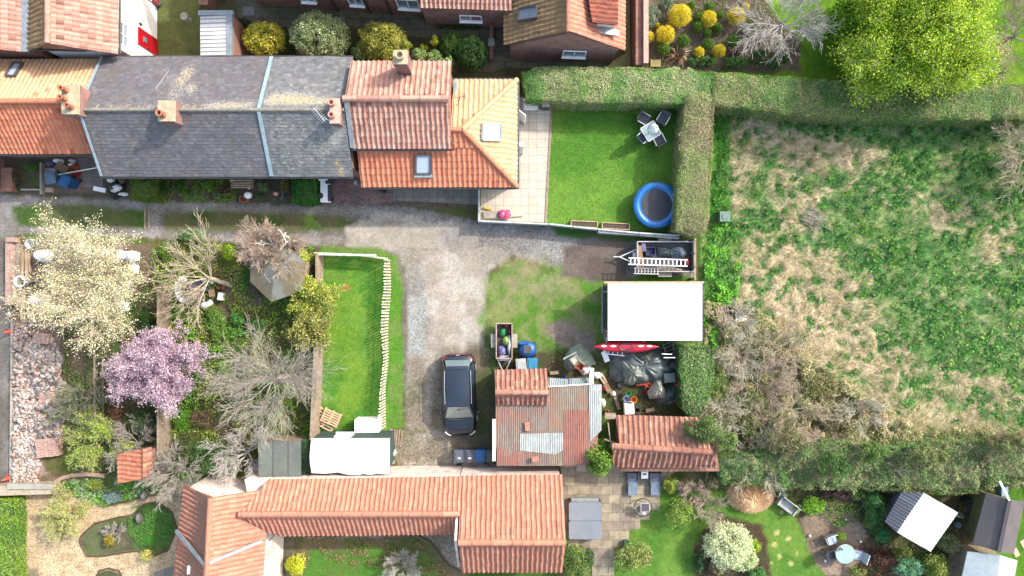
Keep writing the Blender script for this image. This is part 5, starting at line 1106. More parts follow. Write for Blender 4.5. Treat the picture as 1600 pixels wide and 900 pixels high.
hedge([(1120, 716), (1220, 706), (1300, 690), (1400, 700), (1500, 690), (1640, 690), (1640, 752), (1560, 752), (1530, 772), (1460, 775), (1400, 768), (1300, 762), (1210, 762), (1130, 758)], 1.6, [S(70, 100, 54), S(92, 122, 66), S(116, 134, 80), S(128, 116, 92), S(80, 112, 58)], 'thick untrimmed hedge across the bottom of the field', seed=9, leaf=.08, wave=.75, rough=34)
hedge([(470, 690), (486, 690), (486, 742), (468, 744)], 2.0, [S(46, 74, 44), S(60, 88, 50)], 'narrow dark hedge against the end of the bowed white roof', seed=10)
hedge([(-60, 780), (24, 782), (26, 960), (-60, 960)], .9, [S(112, 150, 50, 2.6), S(140, 166, 60, 2.6), S(92, 132, 46, 2.6)], 'vivid yellow green hedge at the lower left edge of the photo', seed=11, leaf=.08)
# ---------------------------------------------------------------- shrubs near the top centre
YV = [S(214, 204, 70), S(188, 186, 66), S(120, 130, 44), S(236, 222, 96)]
bush(414, 62, 31, 1.9, YV, 'round yellow variegated shrub behind the long slate roof, beside the white lean-to', rpy=25, leaf=.085, name='holly_bush', tight=True)
bush(500, 58, 43, 2.6, [S(164, 176, 120), S(190, 196, 146), S(130, 148, 92), S(150, 160, 110)], 'largest shrub behind the slate roofs, silvery green', rpy=36, leaf=.09, name='pittosporum', tight=True)
bush(597, 66, 36, 2.2, [S(178, 174, 66), S(200, 194, 92), S(110, 122, 48), S(140, 146, 60)], 'yellow green dome shrub behind the pink pantiled cottage', rpy=29, leaf=.085, tight=True)
bush(736, 84, 25, 1.7, [S(52, 84, 34), S(68, 100, 40), S(40, 66, 28)], 'very dark green round shrub left of the low brick path wall', rpy=27, leaf=.07, tight=True)
bush(706, 70, 20, 1.3, [S(64, 96, 40), S(84, 116, 46)], 'small dark green shrub beside the darkest round shrub', leaf=.07, tight=True)
bush(636, 76, 12, 1.6, [S(190, 190, 70), S(120, 140, 60)], 'slim yellow shrub right of the yellow green dome', rpy=11, leaf=.07)
bush(680, 65, 8, 1.3, [S(200, 196, 60), S(150, 160, 50)], 'narrow bright yellow conifer behind the pink pantiled cottage', rpy=9, leaf=.06)
bush(662, 76, 7, .8, [S(214, 206, 50), S(180, 180, 50)], 'tiny bright yellow shrub behind the pink pantiled cottage', leaf=.05)
bush(545, 72, 11, 1.4, [S(60, 100, 44), S(80, 116, 50)], 'dark green shrub squeezed between the silvery shrub and the yellow dome', leaf=.08)
bush(455, 66, 10, 1.2, [S(50, 84, 44), S(66, 96, 48)], 'dark green shrub between the two largest pale shrubs', rpy=16, leaf=.08)
bush(380, 38, 14, .9, [S(44, 58, 32), S(60, 72, 36)], 'low dark shrub near the oblong cover by the lean-to', rpy=12, leaf=.07)
bush(360, 70, 10, 1.0, [S(74, 140, 86), S(60, 110, 70)], 'blue green spiky shrub against the lean-to wall', rpy=7, leaf=.12, aspect=.25)
for i, (x, y, r) in enumerate(((562, 84, 15), (594, 86, 14), (624, 84, 16), (655, 88, 13), (680, 92, 14), (700, 100, 12))):
    lb = ('leftmost', 'second', 'third', 'fourth', 'fifth', 'rightmost')[i]
    bush(x, y, r, 1.5, [S(140, 168, 104), S(112, 148, 84), S(176, 190, 120)], '%s of the six pale euphorbias hugging the back eave of the pink pantiles' % lb, name='euphorbia', leaf=.16, aspect=.28, group='euphorbias behind the terrace', dens=.8)
bush(720, 40, 44, .3, [S(58, 84, 34), S(80, 100, 42)], 'dark ground plants under the white window of the low brick house', rpy=7, leaf=.06)
# ---------------------------------------------------------------- soil bed at the top
YB = [S(230, 206, 40), S(204, 184, 36), S(240, 220, 70)]
GB = [S(92, 132, 36), S(70, 104, 30), S(110, 146, 44)]
for x, y, r, cs, lb in ((1062, 25, 17, YB, 'largest golden ball shrub in the soil bed, beside the garden wall end'), (1039, 55, 14, YB, 'golden ball shrub just below the largest one'), (1107, 30, 12, YB, 'pale gold shrub ringed by small green balls'), (1150, 25, 13, YB, 'golden shrub nearest the white bare tree'), (1164, 11, 6, YB, 'tiny golden shrub above the golden shrub by the bare tree'), (1091, 26, 7, GB, 'green ball left of the ringed gold shrub'), (1108, 12, 8, GB, 'green ball above the ringed gold shrub'), (1124, 24, 6, GB, 'green ball right of the ringed gold shrub'), (1089, 42, 8, GB, 'green ball at the lower left of the ringed gold shrub'), (1104, 52, 7, GB, 'green ball straight below the ringed gold shrub'), (1121, 44, 7, GB, 'green ball at the lower right of the ringed gold shrub'), (1027, 40, 4, YB, 'yellow speck of a shrub left of the golden balls'), (1014, 58, 8, YB, 'olive gold shrub against the garden wall'), (1067, 64, 10, GB, 'bright green tuft above the brown spiky plant'), (1037, 77, 9, GB, 'green shrub left of the brown spiky plant'), (1092, 82, 8, YB, 'small golden shrub right of the brown spiky plant'), (1123, 80, 10, YB, 'golden shrub between the two spiky plants'), (1106, 70, 9, GB, 'green shrub above the two golden shrubs'), (1144, 64, 9, GB, 'green shrub under the bare tree at the end of the bed'), (1174, 40, 10, GB, 'green shrub half hidden by the white bare tree'), (1080, 9, 6, GB, 'small green shrub near the top edge in the soil bed')):
    bush(x, y, r, min(1.2, r*.06+.25), cs, lb, leaf=.05, group='ball shrubs in the soil bed', tight=True)
bush(1017, 25, 16, .7, [S(110, 132, 104), S(140, 156, 130)], 'grey green sprawling shrub beside the garden wall', rpy=22, leaf=.09, aspect=.3)
bush(1042, 5, 12, .7, [S(130, 144, 120), S(100, 130, 90)], 'grey green shrub at the top edge by the garden wall', leaf=.09, aspect=.3)
bush(1200, 92, 34, 1.1, [S(60, 94, 44), S(84, 120, 56), S(50, 78, 38)], 'dark laurel shrub under the white bare tree', rpy=18, leaf=.10)
bush(1150, 98, 20, .8, [S(70, 108, 50), S(92, 130, 60)], 'dark green shrub at the hedge foot left of the laurel', rpy=12, leaf=.09)
bush(1098, 96, 26, .6, [S(76, 116, 56), S(98, 132, 64)], 'low green shrub between the golden shrubs and the top hedge', rpy=10, leaf=.08)
def spiky(px, py, r, h, cols, label, name='yucca', n=46, w=.07, seed=1):
    t = thing(name, label, 'plant', P(px, py)); rnd = random.Random(seed); rr = r*H/F; V = []; Cc = []
    for i in range(n):
        a = rnd.uniform(0, 6.28); L = rr*rnd.uniform(.7, 1.1); hh = h*rnd.uniform(.4, 1.1); d = Vector((math.cos(a), math.sin(a), 0)); s = Vector((-d.y, d.x, 0))*w*.5
        p0 = d*.04; p1 = d*L*.5+Vector((0, 0, hh)); p2 = d*L+Vector((0, 0, hh*.55)); c = np.array(rnd.choice(cols))*rnd.uniform(.8, 1.2)
        V += [p0-s, p0+s, p1+s, p1-s, p1-s, p1+s, p2+s*.1, p2-s*.1]; Cc += [c]*8
    np_mesh('leaves', [tuple(v) for v in V], np.arange(len(V)).reshape(-1, 4), m_leaf(), t, np.array(Cc)); 
    MB().lathe((0, 0, 0), [(.09, 0), (.06, .25), (.01, .3)], 8).build('stem', M('bark_brown', (.09, .065, .045)), t); return t
spiky(1057, 88, 22, .5, [S(176, 136, 104), S(150, 120, 90), S(214, 190, 150)], 'brown and cream spiky plant in the soil bed near the hedge', seed=4)
spiky(1143, 90, 17, .5, [S(130, 110, 90), S(110, 90, 76)], 'dull brown spiky plant at the right end of the soil bed', seed=5, n=30)
# ---------------------------------------------------------------- trees
BWHITE = M('pale_bark', (.46, .43, .40), (.32, .30, .27), 6, .8); BGREY = M('grey_bark', (.34, .31, .27), (.22, .20, .17), 6, .85); BTAN = M('tan_bark', (.40, .34, .24), (.27, .23, .16), 6, .85)
BDK = M('dark_bark', (.10, .08, .06), (.16, .13, .10), 6, .9); BPINK = M('pinkish_bark', (.40, .31, .25), (.28, .21, .17), 6, .85)
def base_of(px, py): return P(px, py, 0)
# bright green tree
def leafy(base, h, c, r, nl, lr, n, leaf, cols, label, seed, bark=BDK, aspect=.7, cat='tree', name='tree', low=-.35, branches=9, shell=.6):
    t = thing(name, label, cat, base, 0); rnd = random.Random(seed); C = Vector(c); B = Vector(base)
    seg_mesh('trunk', [(Vector((0, 0, 0)), (C-B)*.35, .22, .17), ((C-B)*.35, (C-B)*.7, .17, .12)], bark, t, 8)
    segs = []; tips = []
    for i in range(branches):
        a = 6.283*i/branches+rnd.random(); d = Vector((math.cos(a)*r[0], math.sin(a)*r[1], r[2]*rnd.uniform(-.1, .8))); grow(segs, tips, (C-B)*.5, d, d.length*.95, .09, 0, dict(k=[5, 4, 3], wob=.12, up=.02, rmin=.008, tip=2, lev=2, nb=[2, 2], ang=(.4, 1.0), lf=(.4, .7)), rnd)
    seg_mesh('branches', segs, bark, t, 4)
    pos, nor, col = crown_pts(c, r, nl, lr, n, cols, seed, low=low, shell=shell)
    leaf_mesh('crown', pos, nor, leaf, col, t, seed=seed, aspect=aspect); return t
LT = dict(k=[6, 4, 3], wob=.11, up=.02, rmin=.008, tip=1, lev=3, nb=[3, 3, 2], ang=(.35, .9), lf=(.38, .6))
bare_tree(P(1374, 82), 2.2, 17, 2.5, .2, LT, 21, 'tree', 'large bright lime green tree in new leaf overhanging the top hedge', 'tree', BGREY, elev=(8, 75), leaves=([S(176, 206, 50), S(150, 188, 44), S(200, 214, 76), S(112, 152, 36)], .085, 6, .2))
bare_tree(P(1340, 48), 1.4, 12, 1.45, .14, dict(LT, nb=[3, 2, 2]), 22, 'tree', 'smaller mid green tree crowding the left of the lime green tree', 'tree', BGREY, elev=(8, 70), leaves=([S(124, 166, 36), S(100, 150, 32), S(146, 180, 50)], .12, 4, .12))
TW = dict(k=[6, 4, 3], wob=.08, up=.01, rmin=.007, tip=2, lev=3, nb=[2, 2, 2], ang=(.25, .75), lf=(.38, .62), thin=.55)
bare_tree(base_of(1210, 52), 1.1, 11, 1.9, .12, dict(TW, nb=[2, 2, 1], rmin=.008), 31, 'bare_tree', 'white barked bare tree at the end of the soil bed by the top edge', 'tree', BWHITE, az=(-10, 350), elev=(20, 55))
bare_tree(base_of(1560, 70), 1.2, 9, 2.0, .11, TW, 32, 'bare_tree', 'brownish bare tree at the top right corner beside the lime green tree', 'tree', BPINK, elev=(15, 50))
bare_tree(base_of(1576, 255), 1.0, 11, 1.9, .10, dict(TW, rmin=.010, nb=[2, 2, 1]), 33, 'bare_tree', 'pale leafless tree at the right edge of the field', 'tree', BTAN, elev=(12, 50), lean=(.2, .1))
# creamy blossom tree
CREAM = [S(246, 238, 186), S(232, 222, 158), S(250, 246, 210), S(214, 200, 130)]
bare_tree(base_of(196, 446), 1.3, 13, 2.9, .14, dict(k=[7, 4, 3], wob=.07, up=.03, rmin=.006, tip=1, lev=3, nb=[2, 2, 1], ang=(.3, .8), lf=(.36, .6)), 41, 'blossom_tree', 'big tree covered in creamy yellow blossom beside the timber stacks', 'tree', BPINK, az=(10, 370), elev=(18, 68), blossom=([S(238, 234, 190, 1.9), S(226, 222, 168, 1.9), S(246, 244, 216, 1.9), S(196, 196, 136, 2.1)], .062, 2, .11))
# pink magnolia
PINKC = [S(220, 190, 212, 2.1), S(204, 164, 194, 2.1), S(238, 218, 232, 2.1), S(180, 138, 166, 2.3)]
bare_tree(base_of(275, 565), 1.1, 15, 2.0, .13, dict(k=[5, 4, 3], wob=.12, up=.06, rmin=.008, tip=1, lev=3, nb=[3, 2, 2], ang=(.35, .85), lf=(.36, .6)), 42, 'magnolia_tree', 'round magnolia tree in full pink blossom', 'tree', BGREY, elev=(15, 70), blossom=(PINKC, .068, 2, .085))
# bare trees over the middle garden
bare_tree(base_of(446, 590), 1.4, 17, 2.5, .16, dict(TW, nb=[2, 2, 1], wob=.13, thin=.4, rmin=.006, up=.03), 43, 'bare_tree', 'large grey bare tree spreading over the fence beside the picket fenced lawn', 'tree', BGREY, elev=(15, 60), lean=(-.2, .1))
bare_tree(base_of(362, 446), 1.3, 9, 2.1, .13, dict(TW, nb=[2, 1, 1], rmin=.010), 44, 'bare_tree', 'sprawling tan barked bare tree above the cluttered garden table', 'tree', BTAN, az=(70, 265), elev=(12, 45), lean=(-.7, .4))
bare_tree(base_of(455, 398), 2.3, 6, 1.05, .13, dict(k=[4, 3, 2], wob=.3, up=0, rmin=.035, tip=2, lev=1, nb=[1, 1], ang=(.5, 1.1), lf=(.5, .8)), 45, 'pollarded_tree', 'small pollarded tree with thick chalk white limbs by the summerhouse', 'tree', M('chalk_bark', (.8, .74, .7), (.6, .54, .48), 5, .8), elev=(10, 40))
bare_tree(base_of(442, 392), 1.6, 13, 1.35, .07, dict(TW, rmin=.007, nb=[3, 2, 2]), 46, 'bare_shrub', 'twiggy brown bare shrub at the lane side above the white limbed tree', 'shrub', BPINK, elev=(20, 70))
bare_tree(base_of(496, 455), .9, 9, 1.1, .08, dict(TW, k=[5, 4, 2], tip=1, up=.05), 47, 'willow_shrub', 'tall yellow green shrub in young leaf beside the picket fenced lawn', 'shrub', BTAN, elev=(30, 75), leaves=([S(176, 184, 70), S(150, 168, 66), S(120, 144, 60), S(196, 194, 96)], .08, 3, .12))
bare_tree(base_of(496, 510), .6, 8, 1.0, .06, dict(TW, k=[4, 3, 2], tip=1), 48, 'willow_shrub', 'sparser olive shrub south of the tall yellow green shrub', 'shrub', BTAN, elev=(25, 70), leaves=([S(150, 150, 80), S(176, 176, 90), S(110, 116, 70)], .09, 4, .12))
bare_tree(base_of(462, 402), .5, 8, .9, .05, dict(TW, k=[4, 3, 2], tip=1), 49, 'willow_shrub', 'short yellow green shrub under the chalk white limbs', 'shrub', BTAN, elev=(25, 70), leaves=([S(150, 170, 60), S(186, 190, 70)], .09, 4, .12))
bare_tree(base_of(140, 628), .6, 9, 1.1, .07, dict(TW, nb=[3, 2, 2]), 50, 'lichen_shrub', 'grey green lichen covered bare shrub between the brick rubble and the pink magnolia', 'shrub', M('lichen_bark', S(168, 172, 140), S(140, 146, 116), 6), elev=(20, 75))
bare_tree(base_of(172, 680), .5, 10, 1.2, .06, dict(TW, k=[4, 3, 2], tip=1, nb=[3, 2, 1]), 51, 'green_shrub', 'feathery lime green shrub above the tiny tiled store', 'shrub', BTAN, elev=(15, 70), leaves=([S(150, 178, 66), S(120, 148, 60), S(176, 190, 90)], .07, 3, .08))
bare_tree(base_of(222, 690), .5, 9, 1.2, .06, TW, 52, 'bare_shrub', 'dark shaded bare shrub between the tiny tiled store and the long fence', 'shrub', BGREY, elev=(10, 60))
bare_tree(base_of(395, 700), .8, 9, 1.4, .09, dict(TW, nb=[2, 2, 1]), 53, 'bare_tree', 'white twigged bare tree over the grey felt shed', 'tree', BWHITE, elev=(15, 60))
bare_tree(base_of(290, 730), .8, 11, 1.3, .08, TW, 54, 'bare_tree', 'small silver bare tree beside the pale gable of the tiled house', 'tree', BGREY, elev=(20, 60))
for i, (x, y, rx, ry, h, cs, lb) in enumerate((
    (335, 715, 42, 30, 1.5, [S(84, 122, 62), S(112, 146, 84), S(70, 100, 54)], 'bluish green leafy shrub below the bare trees left of the felt shed'),
    (290, 700, 22, 26, 1.2, [S(96, 110, 60), S(76, 92, 50)], 'dull green shrub beside the south end of the long fence'),
    (435, 752, 26, 8, 1.6, [S(120, 150, 50), S(96, 130, 44)], 'yellow green shrub at the valley of the outbuilding roof'),
    (270, 590, 14, 20, .7, [S(110, 130, 60)], 'small pale shrub under the pink magnolia'),
    (350, 578, 14, 14, .8, [S(120, 160, 60), S(150, 180, 90)], 'fresh green shrub right of the pink magnolia'),
    (338, 505, 16, 30, .8, [S(100, 140, 60), S(120, 150, 70)], 'green shrub along the middle garden path'),
    (372, 498, 14, 12, .7, [S(70, 128, 54), S(90, 144, 60)], 'dark green shrub right of the middle garden path'),
    (400, 505, 18, 12, .8, [S(60, 110, 50), S(80, 120, 54)], 'dark green shrub below the summerhouse'),
    (358, 395, 12, 14, .9, [S(176, 206, 40), S(150, 190, 40)], 'lime green spiky shrub right of the sprawling bare tree'),
    (300, 368, 26, 12, .9, [S(100, 140, 84), S(120, 156, 96)], 'soft green shrub at the lane side of the middle garden'),
    (262, 392, 16, 14, .7, [S(120, 150, 50), S(96, 124, 44)], 'weedy green shrub at the corner of the middle garden'),
    (385, 430, 9, 16, .8, [S(70, 120, 40), S(88, 140, 50)], 'green shrub against the summerhouse wall'),
    (400, 385, 14, 8, .7, [S(70, 100, 44), S(96, 120, 54)], 'dark green shrub above the summerhouse'),
    (285, 655, 16, 20, .7, [S(86, 140, 44), S(110, 156, 50)], 'bright green shrub inside the long fence below the magnolia'),
    (315, 655, 20, 16, .6, [S(140, 116, 90), S(120, 104, 76)], 'russet brown shrub right of the bright green one below the magnolia'),
    (378, 612, 26, 30, .8, [S(96, 124, 60), S(120, 140, 76)], 'grey green shrub beneath the large grey bare tree'),
    (180, 645, 14, 14, .6, [S(150, 100, 80), S(110, 90, 66)], 'reddish shrub at the lower left of the pink magnolia'),
    (225, 660, 26, 22, .9, [S(70, 96, 48), S(90, 110, 56)], 'dark shrub under the lower edge of the pink magnolia'),
    (232, 505, 14, 30, .8, [S(50, 84, 38), S(70, 100, 46)], 'dark green shrub right of the creamy blossom tree'))):
    bush(x, y, rx, h, cs, lb, rpy=ry, leaf=.085, dens=.7)
# ivy bush on the stump
bush(934, 712, 24, 3.5, [S(112, 150, 52), S(96, 136, 44), S(138, 168, 62), S(76, 112, 38)], 'rounded ivy clad stump between the rusty roof and the old pantiled shed', rpy=34, leaf=.11, lump=.45, name='ivy_bush', aspect=.8)
# brambles
for i, (x, y, L, e, lb) in enumerate(((1150, 500, 1.3, (8, 40), 'low straw coloured branches reaching up towards the log crate'), (1215, 545, 1.5, (8, 40), 'pale dry branches at the top of the bramble patch'), (1110, 575, 1.4, (8, 45), 'bare branches right behind the ivy covered hedge end'), (1180, 600, 2.2, (8, 45), 'first tangle of pale bare branches at the field edge below the log pile'), (1120, 640, 1.8, (8, 50), 'bare branches arching over the right end of the old pantiled shed'), (1235, 640, 2.0, (8, 45), 'bare brown branches in the middle of the bramble patch'), (1180, 720, 2.1, (8, 50), 'silvery bare branches over the hedge beside the old pantiled shed'), (1290, 700, 1.8, (8, 50), 'bare branches where the brambles meet the lower hedge'), (1150, 555, 1.5, (8, 45), 'thin bare branches just below the log pile'), (1290, 722, 1.2, (10, 50), 'grey bare branches above the orange grass clump'), (1400, 720, 1.5, (10, 50), 'brown bare branches sticking out of the lower hedge'), (1540, 700, 1.6, (10, 50), 'brown bare branches in the lower hedge near the right edge'), (1340, 640, 1.5, (10, 40), 'low dry branches at the right edge of the bramble patch'), (1090, 700, 1.3, (10, 50), 'bare branches lying over the pantiles of the old shed'))):
    bare_tree(base_of(x, y), .3 if i != 10 else .5, 9, L*.68, .04, dict(TW, rmin=.006, nb=[2, 2, 1], up=.0, wob=.16), 60+i, 'bramble_bush', lb, 'shrub', (M('olive_bark', (.46, .43, .34), (.32, .30, .22), 6, .85), BTAN, M('olive_bark', 0), BPINK)[i % 4], elev=e, group='bare bushes in the bramble patch')
for (x, y, rx, ry, h, cs, lb) in ((1165, 622, 26, 20, 1.0, [S(120, 132, 80), S(96, 110, 66)], 'olive scrub bush in the bramble patch below the log pile'), (1228, 690, 36, 24, 1.2, [S(104, 112, 72), S(140, 130, 100)], 'brown green scrub bush above the lower hedge'), (1130, 690, 24, 20, 1.6, [S(84, 116, 60), S(110, 136, 70)], 'green bush swallowing the right end of the old pantiled shed'), (1085, 670, 22, 16, 2.3, [S(100, 124, 72), S(76, 104, 56)], 'leafy bush leaning on the back slope of the old pantiled shed'), (1103, 672, 30, 24, 2.3, [S(96, 122, 66), S(118, 136, 80)], 'leafy bush spilling over the right end of the old pantiled shed roof'), (1180, 660, 40, 30, 1.0, [S(110, 126, 74), S(130, 124, 90), S(90, 110, 60)], 'mixed scrub in the heart of the bramble patch'), (1115, 600, 26, 34, 1.2, [S(104, 130, 66), S(134, 140, 90)], 'leafy scrub right of the ivy covered hedge end'), (1360, 705, 30, 18, 1.9, [S(84, 118, 58), S(110, 136, 70)], 'dark green bush rising from the lower hedge near its middle'), (1450, 715, 34, 20, 2.0, [S(110, 132, 74), S(140, 140, 96)], 'paler bush rising from the lower hedge above the ribbed roofs'), (1570, 690, 34, 18, 1.8, [S(130, 126, 90), S(100, 120, 66)], 'brown green bush at the right end of the lower hedge'), (1300, 725, 30, 22, 2.0, [S(70, 106, 54), S(90, 124, 62)], 'darkest green bush in the lower hedge'), (1300, 655, 30, 20, .7, [S(140, 126, 100), S(110, 104, 76)], 'dry brown scrub at the field side of the brambles'), (1280, 600, 34, 26, .6, [S(150, 140, 100), S(116, 126, 74)], 'straw coloured scrub mound in the dry grass'), (1190, 552, 26, 18, .6, [S(108, 130, 70), S(140, 136, 96)], 'green scrub right of the log pile')):
    bush(x, y, rx, h, cs, lb, rpy=ry, leaf=.09, dens=.7, lump=.28, base=1.7 if x in (1085, 1103) else 1.2 if x == 1130 else 1.1 if 'lower hedge' in lb and y > 688 else 0)
# bottom right garden
bush(1136, 850, 36, 1.7, [S(214, 222, 176), S(196, 210, 156), S(228, 232, 196)], 'cream white variegated shrub in the lower garden lawn', rpy=34, leaf=.09, name='variegated_shrub', tight=True)
bush(1160, 872, 22, 1.3, [S(206, 216, 170), S(180, 196, 140)], 'smaller cream shrub joined to the lower right of the large cream one', rpy=18, leaf=.09, name='variegated_shrub', tight=True)
bush(1176, 852, 13, .9, [S(146, 180, 50), S(170, 196, 60)], 'yellow green round shrub right of the cream shrub', leaf=.08)
bush(1125, 886, 20, .9, [S(176, 160, 130), S(140, 140, 100)], 'brownish shrub below the cream shrub at the bottom edge', rpy=12, leaf=.08)
bush(1182, 896, 14, .9, [S(90, 150, 70), S(70, 120, 60)], 'fresh green shrub at the bottom edge right of the cream shrubs', leaf=.08)
bush(1092, 880, 9, .8, [S(80, 120, 70), S(60, 96, 60)], 'dark green shrub left of the cream shrub', rpy=20, leaf=.08)
bush(1062, 800, 25, 1.5, [S(130, 160, 66), S(104, 136, 56), S(150, 170, 84)], 'olive green loose shrub standing on the lawn right of the patio table', rpy=25, leaf=.09, dens=.55)
bush(988, 868, 32, 1.2, [S(146, 160, 90), S(120, 142, 76), S(160, 170, 96)], 'olive shrub below the stone patio at the bottom edge', rpy=26, leaf=.09, dens=.7)
bush(1006, 870, 14, .8, [S(150, 130, 96), S(126, 120, 84)], 'reddish olive shrub beside the lawn below the patio', leaf=.08)
bush(900, 880, 24, 1.6, [S(104, 140, 66), S(84, 116, 56), S(140, 150, 84)], 'mixed green shrub against the right end of the outbuilding', rpy=34, leaf=.09, dens=.8)
bush(918, 870, 13, 1.3, [S(66, 96, 52), S(84, 112, 60)], 'dark green shrub beside the stone path at the bottom edge', rpy=16, leaf=.09)
bush(882, 850, 7, 1.0, [S(110, 144, 60), S(90, 126, 54)], 'narrow climbing plant on the outbuilding corner below the hot tub', rpy=16, leaf=.09)
bush(1048, 757, 14, .9, [S(176, 190, 80), S(140, 160, 70)], 'yellow spiky shrub right of the sun loungers', rpy=14, leaf=.12, aspect=.3)
# orange grass clump
def mound(px, py, rx, ry, h, cols, label, name, n=9000, L=.3, w=.036, seed=2):
    t = thing(name, label, 'plant', (*P(px, py, h*.7)[:2], 0)); rs = np.random.RandomState(seed); s = H/F
    a = rs.rand(n)*6.283; q = np.sqrt(rs.rand(n)); x = np.cos(a)*q*rx*s*.8; y = np.sin(a)*q*ry*s*.8; z = h*(1-q**2)*.7
    d = np.stack([np.cos(a)*(.3+q), np.sin(a)*(.3+q), .9-q*.8], 1)+rs.randn(n, 3)*.35; d /= np.linalg.norm(d, axis=1)[:, None]; d[:, 2] = np.abs(d[:, 2])*.8
    sd = np.stack([-d[:, 1], d[:, 0], np.zeros(n)], 1); sd /= np.linalg.norm(sd, axis=1)[:, None]+1e-6; p = np.stack([x, y, z], 1); LL = (L*(.6+.8*rs.rand(n)))[:, None]
    v = np.stack([p-sd*w/2, p+sd*w/2, p+d*LL*.6+sd*w*.4, p+d*LL+np.array([0, 0, -.04])], 1).reshape(-1, 3)
    np_mesh('blades', v, np.arange(4*n).reshape(-1, 4), m_leaf(), t, np.repeat(pick(cols, n, rs), 4, axis=0))
    MB().ell((0, 0, 0), (rx*s*.75, ry*s*.75, h*.6), 20, 8, .05).build('crown_base', M('straw_base', (.78, .54, .32)), t); return t
mound(1181, 778, 38, 28, 1.2, [(.8, .56, .34), (.76, .48, .26), (.8, .62, .42), (.66, .40, .2)], 'orange straw coloured grass mound beside the grey garden bench', 'grass_mound')
bare_tree(base_of(1104, 788), .4, 9, .8, .05, dict(TW, nb=[2, 2, 1]), 80, 'bare_shrub', 'tan bare shrub fanning over the lawn left of the orange grass mound', 'shrub', BTAN, elev=(15, 55))
bare_tree(base_of(1078, 762), .4, 9, .8, .04, dict(TW, nb=[2, 2, 1]), 81, 'bare_shrub', 'brown bare shrub between the sun loungers and the orange grass mound', 'shrub', BPINK, elev=(15, 60))
bare_tree(base_of(632, 880), .4, 9, .85, .03, dict(TW, rmin=.005), 82, 'bare_shrub', 'cream bare shrub at the bottom edge on the small lawn', 'shrub', BWHITE, elev=(15, 60))
bare_tree(base_of(112, 800), .25, 10, 1.0, .05, dict(TW, tip=1, wob=.07), 83, 'broom_shrub', 'sprawling pale yellow green broom over the gravel garden', 'shrub', BTAN, elev=(5, 60), leaves=([S(190, 196, 110), S(176, 186, 90), S(206, 208, 130)], .05, 1, .05))
bare_tree(base_of(185, 826), .2, 7, .4, .02, TW, 84, 'bare_shrub', 'grey bare shrub in the kidney shaped gravel garden bed', 'shrub', BGREY, elev=(10, 50))
